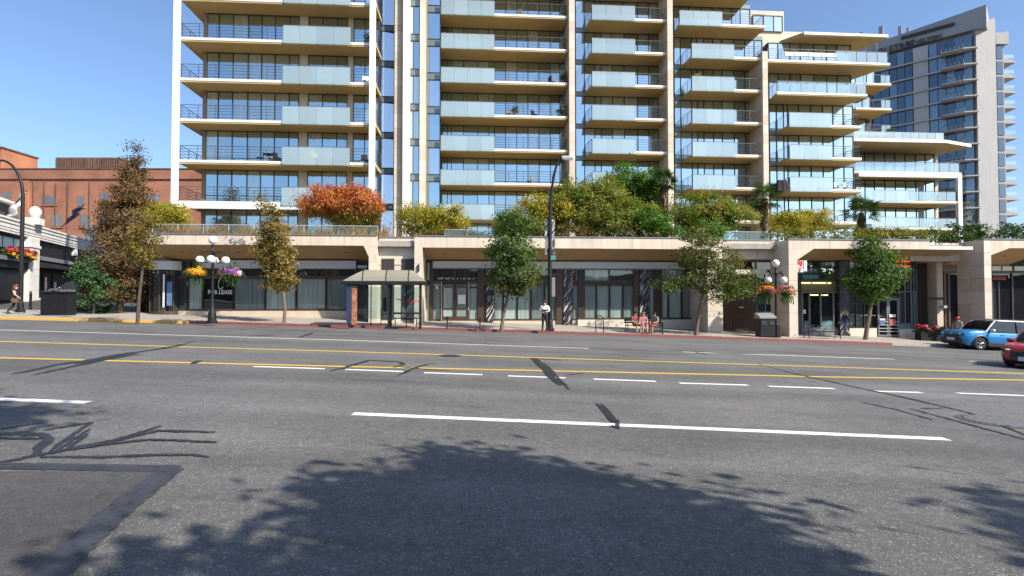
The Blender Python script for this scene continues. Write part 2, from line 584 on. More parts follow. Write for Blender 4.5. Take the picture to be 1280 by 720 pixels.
xs_far = [-900, -500, -250, -120] + [x for x in range(-64, 65, 4)] + [120, 250, 500, 900]
ys_far = [-300, -120, -50, -20, -8, 0, 4, 8] + list(range(11, 62, 3)) + [80, 110, 160, 250, 450, 900]
struct(sheet('ground', M['earth'], xs_far, lambda X: ys_far, lambda X, Y: gz(X, Y) - 0.07), 'wide ground sheet under the street and the buildings')

NEAR_KERB = 0.45
xs_road = [x for x in np.linspace(-70, 70, 141)]
road = sheet('road', M['asphalt'], xs_road, lambda X: list(np.linspace(NEAR_KERB, curb_y(X), 36)), gz)
struct(road, 'wide grey asphalt road with worn lane markings and tar seals')
side = sheet('side_street', M['asphalt_patch'], [x for x in np.linspace(-70, -25.5, 40)], lambda X: list(np.linspace(curb_y(X) + 5.2, 90, 30)), lambda X, Y: gz(X, Y) + 0.03)
struct(side, 'grey side street rising behind the corner pavement at far left')

def walk_back(X):
    return 37.5 + FA * X if X > -25.2 else curb_y(X) + 5.2
xs_walk = sorted(set([x for x in np.linspace(-70, 70, 141)] + [-25.3, -25.1]))
far_walk = sheet('pavement_far', M['paving'], xs_walk, lambda X: list(np.linspace(curb_y(X) + 0.15, walk_back(X), 8)), swz)
struct(far_walk, 'light concrete pavement in front of the shops')
near_walk = sheet('pavement_near', M['paving'], xs_road, lambda X: list(np.linspace(-9, NEAR_KERB, 8)), lambda X, Y: gz(X, Y) + 0.12)
struct(near_walk, 'pavement on the near side of the road')

# kerb: yellow to the left, then red, plain at the right end
X_YEL, X_RED = on_walk(181, 404).x, on_walk(1152, 433).x
def kerb_run(name, mat, X0, X1, label):
    mb = MB(); n = max(2, int((X1 - X0) / 0.9)); rng = random.Random(5)
    for i in range(n):
        a, b = lerp(X0, X1, i / n) + 0.006, lerp(X0, X1, (i + 1) / n) - 0.006
        ya, yb = curb_y(a), curb_y(b); j = rng.uniform(-0.006, 0.006)
        p = [(a, ya - 0.02, gz(a, ya) - 0.15), (b, yb - 0.02, gz(b, yb) - 0.15), (b, yb + 0.16, gz(b, yb) - 0.15), (a, ya + 0.16, gz(a, ya) - 0.15)]
        q = [(a, ya + 0.005, gz(a, ya) + 0.135 + j), (b, yb + 0.005, gz(b, yb) + 0.135 + j), (b, yb + 0.16, gz(b, yb) + 0.139 + j), (a, ya + 0.16, gz(a, ya) + 0.139 + j)]
        mb.poly(p + q, [(0, 3, 2, 1), (4, 5, 6, 7), (0, 1, 5, 4), (1, 2, 6, 5), (2, 3, 7, 6), (3, 0, 4, 7)])
    return struct(mb.build(name, mat), label)
kerb_run('kerb_yellow', M['kerb_yellow'], -70, X_YEL, 'yellow painted kerb at the left of the pavement')
kerb_run('kerb_red', M['kerb_red'], X_YEL, X_RED, 'red painted kerb in front of the shops')
kerb_run('kerb_plain', M['kerb'], X_RED, 70, 'plain concrete kerb behind the parked car')
mb = MB()
for i in range(140):
    a = -70 + i
    mb.poly([(a, .45, gz(a, .45) - .1), (a + 1, .45, gz(a + 1, .45) - .1), (a + 1, .45, gz(a + 1, .45) + .13), (a, .45, gz(a, .45) + .13), (a, .3, gz(a, .3) + .13), (a + 1, .3, gz(a + 1, .3) + .13)], [(1, 0, 3, 2), (2, 3, 4, 5)])
struct(mb.build('kerb_near', M['kerb']), 'kerb of the near pavement')

# ------------------------------------------------------------------ painted lines, tar, patch: thin sheets laid on the road
def px_path(pts, step=12.0):
    out = []
    for (a, b) in zip(pts[:-1], pts[1:]):
        n = max(1, int(math.hypot(b[0] - a[0], b[1] - a[1]) / step))
        for i in range(n): out.append((lerp(a[0], b[0], i / n), lerp(a[1], b[1], i / n)))
    out.append(pts[-1])
    return out

def ribbon(name, mat, pts, width, lift=0.004, rough_edge=0.0, taper=False, seed=0, step=12.0):
    rng = random.Random(seed)
    P = [on_road(x, y) for x, y in px_path(pts, step)]
    vs = []
    n = len(P)
    for i, p in enumerate(P):
        d = (P[min(i + 1, n - 1)] - P[max(i - 1, 0)]); d.z = 0; d.normalize()
        s = Vector((-d.y, d.x, 0))
        w = width / 2
        if taper: w *= 0.35 + 0.65 * math.sin(math.pi * clamp((i + 0.4) / n, 0, 1)) ** 0.5
        a = p + s * (w * (1 + rng.uniform(-rough_edge, rough_edge))); b = p - s * (w * (1 + rng.uniform(-rough_edge, rough_edge)))
        vs.append((a.x, a.y, gz(a.x, a.y) + lift)); vs.append((b.x, b.y, gz(b.x, b.y) + lift))
    fs = [(2 * i + 1, 2 * i + 3, 2 * i + 2, 2 * i) for i in range(n - 1)]
    mb = MB(); mb.poly(vs, fs)
    return mb.build(name, mat, road)

ribbon('lane_line', M['white_paint'], [(-60, 497), (110, 503.2)], 0.19, rough_edge=0.04)
ribbon('lane_line', M['white_paint'], [(441, 517.3), (1184, 549)], 0.19, rough_edge=0.06)
for a, b in [((317, 458.3), (406, 461)), ((432, 462), (504, 464.5)), ((530, 466), (603, 468.5)), ((635, 470), (707, 472.5)), ((742, 474), (820, 476.8)),
             ((849, 479), (935, 481.5)), ((961, 483), (1043, 485.8)), ((1090, 489), (1152, 490.8)), ((1197, 491.6), (1290, 495)), ((1320, 496), (1400, 499))]:
    ribbon('lane_dash', M['white_paint'], [a, b], 0.17, rough_edge=0.08)
ribbon('yellow_line', M['yellow_paint'], [(-60, 425.5), (0, 427), (430, 439.4), (830, 452.2), (1010, 458), (1280, 467), (1340, 469)], 0.2, rough_edge=0.06)
ribbon('yellow_line', M['yellow_paint'], [(-60, 445.8), (0, 447.4), (215, 453), (430, 458.2), (815, 466.4), (1040, 471.4), (1280, 475.2), (1340, 476)], 0.2, rough_edge=0.06)
ribbon('lane_line', M['white_worn'], [(-60, 410.5), (0, 412.4), (430, 425.2), (736, 435.6)], 0.2, rough_edge=0.08)
ribbon('lane_line', M['white_worn'], [(854, 440), (1117, 449)], 0.2, rough_edge=0.08)
ribbon('lane_line', M['white_worn'], [(1211, 451.5), (1340, 456)], 0.2, rough_edge=0.08)

tars = [
    ([(-20, 473), (0, 470.6), (34, 464.6), (67, 457), (107, 451), (148, 443.7), (188, 438), (222, 432.7), (235, 427.6), (265, 424.3)], 0.26),
    ([(34, 470), (111, 454.5), (144, 447.8), (185, 442)], 0.2),
    ([(96, 455.5), (150, 445.6), (176, 441)], 0.35),
    ([(412, 464), (427, 461), (462, 450.5), (501, 452.8), (504, 456), (492, 459.5)], 0.13),
    ([(497, 470.6), (514, 462), (534, 455.5), (550, 454)], 0.16),
    ([(500, 459), (540, 462.5), (562, 463.5)], 0.07),
    ([(669, 447.8), (682, 459), (692, 472), (704, 482), (717, 492)], 0.34),
    ([(671, 453), (686, 466), (700, 474)], 0.2),
    ([(672, 449), (705, 450.5)], 0.1), ([(708, 469), (728, 467)], 0.06),
    ([(748, 505), (761, 519), (769.5, 529), (771, 545)], 0.17),
    ([(764, 524), (773, 527)], 0.15), ([(763, 533), (773, 535)], 0.12),
    ([(948, 455.6), (1002.5, 469.5), (1081, 486.7), (1137.5, 498.7), (1209, 515.6), (1300, 551)], 0.075),
    ([(1077.5, 503), (1119, 512), (1165.6, 525)], 0.06), ([(1137, 511), (1197, 527), (1290, 552)], 0.07), ([(1150, 511), (1180, 510.5)], 0.05),
    ([(-20, 583), (0, 579), (43.7, 570.5), (77, 563.8), (148, 550), (201.6, 533)], 0.09), ([(60, 566), (120, 558), (180, 541)], 0.1),
    ([(140, 553), (198, 539), (269, 541)], 0.09), ([(120, 558), (188, 550), (272, 553.7)], 0.08), ([(50, 572), (134, 572), (188, 569.5), (242, 569), (262, 572)], 0.08),
    ([(57, 569), (114, 528.5)], 0.055), ([(66, 568), (112, 537)], 0.05), ([(80, 564), (111, 542)], 0.05), ([(-20, 541), (0, 542), (54, 544), (60, 550), (44, 569)], 0.14),
    ([(54, 538.5), (117, 528.5)], 0.06), ([(-10, 538), (55, 529)], 0.05), ([(-20, 547), (50, 549)], 0.1),
    ([(800, 434), (905, 442), (960, 443)], 0.09), ([(780, 441), (870, 444)], 0.06), ([(868, 440), (885, 444)], 0.08),
    ([(240, 419), (330, 409), (380, 405)], 0.05), ([(374, 422), (392, 416)], 0.12), ([(128, 411), (180, 416), (196, 415)], 0.07), ([(312, 420), (344, 419)], 0.14),
    ([(240, 455), (250, 451)], 0.12), ([(1010, 477), (1022, 478)], 0.06), ([(410, 473), (540, 479)], 0.025), ([(1170, 466), (1280, 470)], 0.05)]
trng = random.Random(77)
for i, (pts, w) in enumerate(tars):
    if w < 0.15:
        ribbon('tar_seal', M['tar'], pts, w, 0.009 + 0.0006 * (i % 7), rough_edge=0.45, taper=True, seed=i, step=5.0)
        continue
    # wide seals are several overlapping brush strokes
    for j in range(4):
        o = (j - 1.5) / 3
        k = F_PX * CAMZ / max(8.0, (sum(p[1] for p in pts) / len(pts) - 377)) ; k = F_PX / k
        a, b = trng.uniform(0, .18), trng.uniform(.8, 1.0)
        q = [(lerp(pts[0][0], pts[-1][0], 0), 0)]
        full = px_path(pts, 6.0); m = len(full)
        seg = full[int(a * m):max(int(a * m) + 3, int(b * m))]
        seg = [(x + o * w * k * 0.5 + trng.uniform(-.9, .9), y + trng.uniform(-.35, .35)) for x, y in seg]
        ribbon('tar_seal', M['tar'], seg, w * trng.uniform(.16, .32), 0.009 + 0.0006 * ((i + j) % 7) + j * 0.0003, rough_edge=0.55, taper=True, seed=i * 7 + j, step=4.0)

def flat_poly(name, mat, pix, lift, parent=road):
    P = [on_road(x, y) for x, y in pix]
    mb = MB(); mb.poly([(p.x, p.y, gz(p.x, p.y) + lift) for p in P], [tuple(range(len(P)))])
    return mb.build(name, mat, parent)
# repair patch at the lower left, its border brushed with tar
def patch_grid(name, mat, cx, lift):
    """four pixel corners -> gridded quad on the road"""
    Q = [on_road(x, y) for x, y in cx]
    vs, fs, n = [], [], 12
    for i in range(n + 1):
        for j in range(n + 1):
            a = Q[0].lerp(Q[1], i / n); b = Q[3].lerp(Q[2], i / n); p = a.lerp(b, j / n)
            vs.append((p.x, p.y, gz(p.x, p.y) + lift))
    for i in range(n):
        for j in range(n):
            a = i * (n + 1) + j
            fs.append((a + 1, a + n + 2, a + n + 1, a))
    mb = MB(); mb.poly(vs, fs)
    return mb.build(name, mat, road)
patch_grid('repair_patch', M['asphalt_patch'], [(-300, 590), (196, 589), (10, 760), (-700, 760)], 0.004)
ribbon('tar_band', M['tar_soft'], [(-300, 580), (0, 583), (222, 586.5)], 0.2, 0.0078, rough_edge=0.12, step=6)
ribbon('tar_band', M['tar_soft'], [(214, 586.5), (140, 645), (40, 738)], 0.22, 0.0084, rough_edge=0.12, step=6)

# cast-iron covers let into the road
c = on_road(1246, 527)
cover = thing('storm_drain_cover', 'oval cast iron drain grate in the road at the right edge', 'drain cover', c)
mb = MB(); mb.lathe([(0.58, -0.04), (0.58, 0.008)], 28); mb.build('frame_ring', M['asphalt_patch'], cover)
for k in range(-5, 6):
    hw = math.sqrt(max(0.01, 0.46 ** 2 - (k * 0.085) ** 2))
    mb = MB(); mb.box(-hw, hw, k * 0.085 - 0.022, k * 0.085 + 0.022, 0.0, 0.02); mb.build('grate_bar', M['grate'], cover)
sl = math.atan(0.041)
cover.rotation_euler = (0, sl, 0)
c = on_road(563, 445)
cover = thing('valve_cover', 'small dark round valve cover on the far yellow line', 'valve cover', c)
mb = MB(); mb.lathe([(0.34, -0.04), (0.34, 0.012)], 20); mb.build('collar', M['tar'], cover)
mb = MB(); mb.lathe([(0.2, -0.02), (0.2, 0.02), (0.16, 0.028)], 20); mb.build('lid', M['cast_iron'], cover)
cover.rotation_euler = (0, math.atan(0.035), 0)
# ------------------------------------------------------------------ apartment buildings
M['soffit'] = pm('balcony_soffit', (0.46, 0.35, 0.175), rough=0.8, var=0.07, scale=0.8)
M['cream'] = pm('cream_render', (0.62, 0.545, 0.44), rough=0.75, var=0.06, scale=1.2, streak=0.1)
M['white_trim'] = pm('white_slab_edge', (0.78, 0.75, 0.69), rough=0.5, var=0.05, scale=2, streak=0.08)
M['white_metal'] = pm('white_metal', (0.80, 0.80, 0.80), rough=0.4, var=0.04, scale=2)
M['stone'] = pm('pale_stone', (0.60, 0.52, 0.42), rough=0.75, var=0.09, scale=2.3, bump=0.08, bscale=60)
M['stone_b'] = pm('pale_stone_warm', (0.56, 0.47, 0.37), rough=0.75, var=0.1, scale=2.1, bump=0.08, bscale=60)
M['stone_c'] = pm('pale_stone_light', (0.66, 0.58, 0.48), rough=0.75, var=0.08, scale=2.6, bump=0.08, bscale=60)
M['joint'] = pm('mortar_joint', (0.22, 0.19, 0.16), rough=0.9, var=0.1)
M['dark_frame'] = pm('dark_window_frame', (0.045, 0.045, 0.045), rough=0.45, metal=0.2, var=0.1)
M['grey_frame'] = pm('grey_window_frame', (0.20, 0.21, 0.22), rough=0.45, metal=0.3, var=0.1)
M['rail_metal'] = pm('railing_metal', (0.16, 0.17, 0.18), rough=0.35, metal=0.7, var=0.1)
M['core'] = pm('dark_interior_wall', (0.10, 0.095, 0.09), rough=0.9, var=0.1)
M['brown_wall'] = pm('brown_wall', (0.27, 0.20, 0.14), rough=0.8, var=0.1, streak=0.15)
M['glass_a'] = glass_mat('window_glass_blue', (0.06, 0.085, 0.09), 0.66, (0.74, 0.93, 1.0))
M['glass_b'] = glass_mat('window_glass_blinds', (0.30, 0.345, 0.32), 0.52, (0.76, 0.94, 1.0))
M['glass_c'] = glass_mat('window_glass_room', (0.05, 0.06, 0.06), 0.58, (0.74, 0.93, 1.0))
M['glass_strip'] = glass_mat('stair_glass', (0.08, 0.11, 0.14), 0.72, (0.86, 0.94, 1.0))
M['stair_sky'] = glass_mat('sky_toned_stair_glass', (0.30, 0.42, 0.55), 0.5, (0.8, 0.9, 1.0))  # blue in the body colour stands in for reflected sky
M['spandrel'] = pm('grey_spandrel', (0.17, 0.21, 0.23), rough=0.35, metal=0.2, var=0.1)
M['frosted'] = frosted_mat('frosted_balcony_glass', (0.64, 0.75, 0.75), 0.44, 0.16)
M['clear_panel'] = frosted_mat('clear_balcony_glass', (0.42, 0.55, 0.60), 0.62, 0.2)
M['terrace'] = pm('terrace_paving', (0.35, 0.32, 0.28), rough=0.9, var=0.15)
GLS = ['glass_a', 'glass_b', 'glass_c', 'glass_b', 'glass_a']
STONES = ['stone', 'stone_b', 'stone_c', 'stone']
rng = random.Random(11)
FH = 2.95

def rel(off, u, v, z):
    return (u - off[0], v - off[1], z - off[2])

def panes(root, off, xs, v, z0, z1, name='window_pane', mats=GLS, frame='dark_frame', fw=0.05, bars=(), ux=None, yaw=0.0):
    """row of panes between pixel positions xs (or u positions ux) with one frame mesh"""
    us = ux if ux is not None else [fu(x, v) for x in xs]
    fr = MB()
    for u in us: fr.box(u - fw / 2, u + fw / 2, v - 0.09, v + 0.03, z0, z1)
    for z in [z0 + fw / 2, z1 - fw / 2] + list(bars): fr.box(us[0], us[-1], v - 0.086, v + 0.026, z - fw / 2, z + fw / 2)
    zs = [z0] + sorted(bars) + [z1]
    for a, b in zip(us[:-1], us[1:]):
        for c, d in zip(zs[:-1], zs[1:]):
            p = piece(name, M[rng.choice(mats)], root, a - off[0], b - off[0], v - 0.02 - off[1], v + 0.02 - off[1], c - off[2], d - off[2])
            # panes never sit perfectly true
            p.rotation_euler = (rng.uniform(-.004, .004), 0, yaw + rng.uniform(-.006, .006))
    return fr.build('window_frame', M[frame], root, off=off)

def rail_mesh(mb, pts, h=1.07, post=1.25, bars=(0.2, 0.42, 0.64, 0.86), r=0.016, toe=0.0):
    """guard rail along (u, v) points from floor level 0"""
    for (a, b) in zip(pts[:-1], pts[1:]):
        a, b = Vector((a[0], a[1], 0)), Vector((b[0], b[1], 0))
        L = (b - a).length
        n = max(1, round(L / post))
        mb.tube([a + Vector((0, 0, h)), b + Vector((0, 0, h))], 0.028, 6)
        for z in bars: mb.tube([a + Vector((0, 0, z)), b + Vector((0, 0, z))], r, 4, False)
        for i in range(n + 1):
            p = a.lerp(b, i / n)
            mb.tube([p + Vector((0, 0, toe)), p + Vector((0, 0, h))], 0.024, 5, False)

_bal = {}
def balcony(key, root, off, z, outline, trim, panels, rails, thick=0.26, clear=(), trim_mat='white_trim', panel_z=(-0.22, 1.08)):
    """slab with white edge, frosted panels, open rails; floors with the same key share meshes"""
    if key not in _bal:
        mb = MB(); mb.prism([(p[0], p[1]) for p in outline], -thick, 0.0)
        slab = mb.build('balcony_slab', M['soffit'], root, off=(off[0], off[1], 0)); slab.location.z = z - off[2]
        kids = []
        for (u0, u1, v) in trim:
            m_ = MB(); m_.box(u0, u1, v - 0.035, v + 0.02, -0.15, 0.035); kids.append(m_.build('edge_trim', M[trim_mat], slab, off=(off[0], off[1], 0)))
        for (u0, u1, n, v) in panels:
            for i in range(n):
                a, b = lerp(u0, u1, i / n) + 0.012, lerp(u0, u1, (i + 1) / n) - 0.012
                m_ = MB(); m_.box(a, b, v - 0.012, v + 0.012, panel_z[0], panel_z[1]); kids.append(m_.build('glass_panel', M['frosted'], slab, off=(off[0], off[1], 0)))
            m_ = MB()
            m_.box(u0, u1, v - 0.02, v + 0.03, panel_z[1] + 0.002, panel_z[1] + 0.035)
            for i in range(n + 1):
                a = lerp(u0, u1, i / n)
                m_.box(a - 0.045, a + 0.045, v + 0.016, v + 0.05, panel_z[0] - 0.05, panel_z[0] + 0.05)
            kids.append(m_.build('panel_clips', M['rail_metal'], slab, off=(off[0], off[1], 0)))
        for (u0, u1, n, v) in clear:
            for i in range(n):
                a, b = lerp(u0, u1, i / n) + 0.03, lerp(u0, u1, (i + 1) / n) - 0.03
                m_ = MB(); m_.box(a, b, v - 0.008, v + 0.008, 0.08, 1.0); kids.append(m_.build('guard_pane', M['clear_panel'], slab, off=(off[0], off[1], 0)))
        for pts in rails:
            m_ = MB(); rail_mesh(m_, pts)
            kids.append(m_.build('railing', M['rail_metal'], slab, off=(off[0], off[1], 0)))
        _bal[key] = (slab, kids)
        return slab
    slab, kids = _bal[key]
    s = slab.copy(); COL.objects.link(s); s.location.z = z - off[2]
    for k in kids:
        c = k.copy(); COL.objects.link(c); c.parent = s
    return s

def tiled_pier(root, off, u0, u1, v0, v1, z0, z1, rows_h, cols=1, depth_cols=1, body='joint', name='stone_tile', faces='front', run=False):
    """pier of stone tiles: a dark joint core with proud tiles on the seen faces"""
    g = 0.012; t = 0.03
    mb = MB(); mb.box(u0 + t, u1 - t, v0 + t, v1 - 0.002, z0, z1)
    mb.build('pier_core', M[body], root, off=off)
    n = max(1, round((z1 - z0) / rows_h)); h = (z1 - z0) / n
    def put(a, b, c, d, e, f_):
        dp = rng.uniform(0, 0.004)
        piece(name, M[rng.choice(STONES)], root, a - off[0], b - off[0], c - off[1] - dp, d - off[1] - dp, e - off[2], f_ - off[2])
    for i in range(n):
        a, b = z0 + i * h + g / 2, z0 + (i + 1) * h - g / 2
        w = (u1 - u0) / cols
        if 'front' in faces:
            for c in range(cols): put(u0 + c * w + g / 2, u0 + (c + 1) * w - g / 2, v0, v0 + t, a, b)
        d = (v1 - v0 - t) / depth_cols
        if 'left' in faces:
            for c in range(depth_cols): put(u0, u0 + t, v0 + t + c * d + g / 2, v0 + t + (c + 1) * d - g / 2, a, b)
        if 'right' in faces:
            for c in range(depth_cols): put(u1 - t, u1, v0 + t + c * d + g / 2, v0 + t + (c + 1) * d - g / 2, a, b)

TERRACE_Z = 5.35
# ---------------------------------------------- left tower
V1 = 41.3
Z1 = fz(222, 251.5, V1)
uL, uR = fu(222, V1), fu(463, V1)
off1 = (uL, V1, TERRACE_Z)
tower1 = thing('apartment_tower', 'apartment tower at the left with two white corner posts and deep tan balconies', 'apartment building', W(*off1), FA)
vw = V1 + 1.75
top1 = Z1 + 7 * FH
xs1 = [256, 271, 289, 308, 325, 342, 360, 372]
xs1b = [384, 402, 420, 433]
xs1c = [441, 455, 472]
ua, ub = fu(256, vw), fu(473, vw)
mb = MB(); mb.box(ua + 0.03, ub - 0.03, vw + 0.1, vw + 0.9, TERRACE_Z - 0.3, top1); mb.build('core_wall', M['core'], tower1, off=off1)
mb = MB(); mb.box(ua + 0.03, ub - 1.5, vw + 0.9, vw + 9, TERRACE_Z - 0.3, top1); mb.build('core_wall', M['core'], tower1, off=off1)
mb = MB(); mb.box(ua - 0.25, ua + 0.02, vw - 0.1, vw + 9.05, TERRACE_Z - 0.3, top1); mb.build('side_wall', M['brown_wall'], tower1, off=off1)
for k in range(-1, 7):
    z = Z1 + k * FH
    zb, zt = (z + 0.08, z + FH - 0.27) if k >= 0 else (TERRACE_Z, Z1 - 0.3)
    panes(tower1, off1, xs1, vw, zb, zt)
    panes(tower1, off1, xs1b, vw, zb, zt)
    panes(tower1, off1, xs1c, vw, zb, zt)
    for xa, xb in ((372, 384), (433, 441)):
        piece('wall_panel', M['cream'], tower1, fu(xa, vw) - off1[0], fu(xb, vw) - off1[0], -0.05 + vw - off1[1], 0.12 + vw - off1[1], zb - off1[2], zt - off1[2])
    # return glazing on the right-hand side of the tower
    piece('side_pane', M['glass_strip'], tower1, ub - off1[0], ub - off1[0] + 0.04, vw + 0.1 - V1, vw + 0.9 - V1, zb - off1[2], zt - off1[2])
ul2 = uL + 0.15
for k in range(0, 8):
    z = Z1 + k * FH
    p0, p1 = fu(352, V1), fu(437, V1)
    outline = [(uL, V1), (uR + 0.35, V1), (uR + 0.35, V1 + 2.2), (uL + 1.6, V1 + 2.4), (uL + 1.6, V1 + 5.2), (uL + 1.0, V1 + 5.2), (uL + 1.0, V1 + 3.75), (uL, V1 + 3.75)]
    balcony('t1', tower1, off1, z, outline, [(uL, p0 + 0.02, V1), (p1 - 0.02, uR + 0.35, V1)], [(p0, p1, 4, V1 - 0.13)],
            [[(uL + 0.06, V1 + 3.6), (uL + 0.06, V1 + 0.08), (p0, V1 + 0.08)], [(p1, V1 + 0.08), (uR + 0.28, V1 + 0.08), (uR + 0.28, V1 + 2.0)]])
zb = Z1 - 0.5
mb = MB(); mb.box(uL - 0.02, uR + 0.36, V1 - 0.05, V1 + 0.3, zb, Z1 - 0.16); mb.build('base_beam', M['white_metal'], tower1, off=off1)
for x0, x1, yb in ((213, 219.5, 252), (460.5, 467.5, 252)):
    u0, u1 = fu(x0, V1 - 0.35), fu(x1, V1 - 0.35)
    for k in range(8):
        za, zc = Z1 + (k - 0) * FH - 0.5, Z1 + (k + 1) * FH - 0.52
        piece('corner_post', M['white_metal'], tower1, u0 - off1[0], u1 - off1[0], -0.4, -0.06, za - off1[2], zc - off1[2])
# furniture glimpsed on the balconies
def bistro(parent, off, u, v, z, mat, name='balcony_chair'):
    mb = MB()
    mb.box(u - .22, u + .22, v - .22, v + .22, z + .40, z + .45); mb.box(u - .22, u + .22, v + .18, v + .23, z + .45, z + .85)
    for a in (-.19, .19):
        for b in (-.19, .19): mb.tube([(u + a, v + b, z), (u + a, v + b, z + .4)], .02, 5)
    return mb.build(name, mat, None)

# ---------------------------------------------- main building, bays from left to right
V2 = 48.0
Z2 = fz(618, 271.5, V2)
off2 = (fu(472, 46), V2, TERRACE_Z)
main = thing('apartment_building', 'long stepped apartment building with stone piers, frosted glass balconies and tan soffits', 'apartment building', W(*off2), FA)
top2 = Z2 + 8 * FH
VW2 = V2 + 2.2
# service strips between the left tower and the first bay
def strip(x0, x1, v, name, mats, zoff=0.0, sp=0.45, split=None, yaw=0.0):
    u0, u1 = fu(x0, v), fu(x1, v)
    mb = MB(); mb.box(u0 + .02, u1 - .02, v + .06 + 1.2 * yaw, v + 3, TERRACE_Z - .3, top2); mb.build('strip_wall', M['core'], main, off=off2)
    for k in range(-1, 8):
        z = Z2 + k * FH + zoff
        us = [u0, u1] if not split else [u0, lerp(u0, u1, split), u1]
        z0 = max(z + sp, TERRACE_Z)
        panes(main, off2, None, v, z0, z + FH, name=name, mats=mats, ux=us, fw=0.07, yaw=yaw)
        piece('spandrel', M['spandrel'], main, u0 - off2[0], u1 - off2[0], v - .06 - off2[1], v + .05 - off2[1], z0 - sp - off2[2] + .002, z0 - off2[2] - .002)
strip(471, 492, 46.2, 'stair_pane', ['stair_sky'], 0.25, 0.42, yaw=R(8))  # panes turned so they mirror open sky instead of the left tower
strip(509.5, 523.5, 47.0, 'stair_pane', ['glass_a', 'glass_b', 'glass_strip'], -0.1, 0.5, split=0.45)
strip(532, 549.5, 48.4, 'stair_pane', ['glass_strip', 'glass_a'], 0.15, 0.55)
tiled_pier(main, off2, fu(492, 45.4), fu(502.3, 45.4), 45.4, 48.5, TERRACE_Z - .3, top2, 0.56)
mb = MB(); mb.box(fu(502.6, 45.0), fu(508.5, 45.0), 45.0, 49, TERRACE_Z - .3, top2); mb.build('white_fin', M['white_trim'], main, off=off2)
tiled_pier(main, off2, fu(523.8, 46.6), fu(531.8, 46.6), 46.6, 49.4, TERRACE_Z - .3, top2, 0.6)

def bay(key, kmin, kmax, v, depth, xs_pane, xf0, xb0, xf1, panel, npan, rail_end, zbase, groups=None, low=True, side_left=True, toprail=True):
    """one balcony bay; pixel positions xs_pane at the wall, slab corners xf0/xf1 at the front and xb0 at the back"""
    vw_ = v + depth
    us = [fu(x, vw_) for x in xs_pane]
    ztop = zbase + (kmax + 1) * FH
    mb = MB(); mb.box(us[0] + .02, us[-1] - .02, vw_ + .08, vw_ + 9, TERRACE_Z - .3, ztop); mb.build('bay_wall', M['core'], main, off=off2)
    for k in range(-1 if low else kmin, kmax + 1):
        z = zbase + k * FH
        z0 = max(z + .07, TERRACE_Z)
        panes(main, off2, None, vw_, z0, z + FH - .27, ux=us, fw=0.06)
        piece('slab_band', M['spandrel'], main, us[0] - off2[0], us[-1] - off2[0], vw_ - .1 - off2[1], vw_ + .1 - off2[1], z + FH - .27 - off2[2], z + FH + .07 - off2[2])
    uf0, uf1, ub0 = fu(xf0, v), fu(xf1, v), fu(xb0, vw_)
    p0, p1 = fu(panel[0], v), fu(panel[1], v)
    for k in range(kmin, kmax + 1):
        rails = []
        if side_left: rails.append([(ub0 + .08, vw_ - .2), (uf0 + .05, v + .07), (p0, v + .07)])
        rails.append([(p1, v + .07), (uf1 - .05, v + .07), (uf1 - .05, vw_ - .1)])
        balcony(key, main, off2, zbase + k * FH, [(uf0, v), (uf1, v), (uf1, vw_ - .05), (ub0, vw_ - .05)], [(p1 - .02, uf1 + .03, v), (uf0, p0 + .02, v)] if p0 - uf0 > .1 else [(p1 - .02, uf1 + .03, v)],
                [(p0, p1, npan, v - .1)], rails)

bay('t2', 0, 7, V2, 2.2, [549.5, 559, 564, 579, 597, 611, 618, 632, 646, 660, 674, 688, 700, 712], 550, 550.5, 709, (550.5, 618), 4, 707, Z2, side_left=False)
tiled_pier(main, off2, fu(712, V2 - .3), fu(719.3, V2 - .3), V2 - .3, VW2 + .5, TERRACE_Z - .3, top2, 0.82, depth_cols=2, faces='front left')
bay('t3', 0, 7, V2, 2.2, [720, 731, 744, 752, 766, 781, 798, 812, 824, 835], 740, 731, 835.5, (740.5, 795), 3, 834, Z2)
tiled_pier(main, off2, fu(836, V2 - .3), fu(843, V2 - .3), V2 - .3, VW2 + .5, TERRACE_Z - .3, top2, 0.82, depth_cols=2, faces='front left')
V4 = 48.4
bay('t4', 0, 5, V4, 2.2, [844, 852, 866, 873, 881, 893, 904, 919, 933, 945, 955], 866, 853, 959.5, (866, 919.5), 3, 958, Z2)
tiled_pier(main, off2, fu(955.5, V4 - .3), fu(962.2, V4 - .3), V4 - .3, VW2 + .9, TERRACE_Z - .3, Z2 + 5 * FH + 0.5, 0.82, depth_cols=2, faces='front left')
# upper floors of the fourth bay, set to the left
bay('t4top', 6, 6, V4, 2.2, [844, 852, 863, 878, 893, 905, 917, 928, 940], 851, 843, 959, (851, 905), 3, 958, Z2, low=False)
bay('t4roof', 7, 7, V4, 2.2, [844, 856, 868, 880, 893, 905, 917, 930], 848, 842, 943, (849, 900), 3, 940, Z2, low=False)

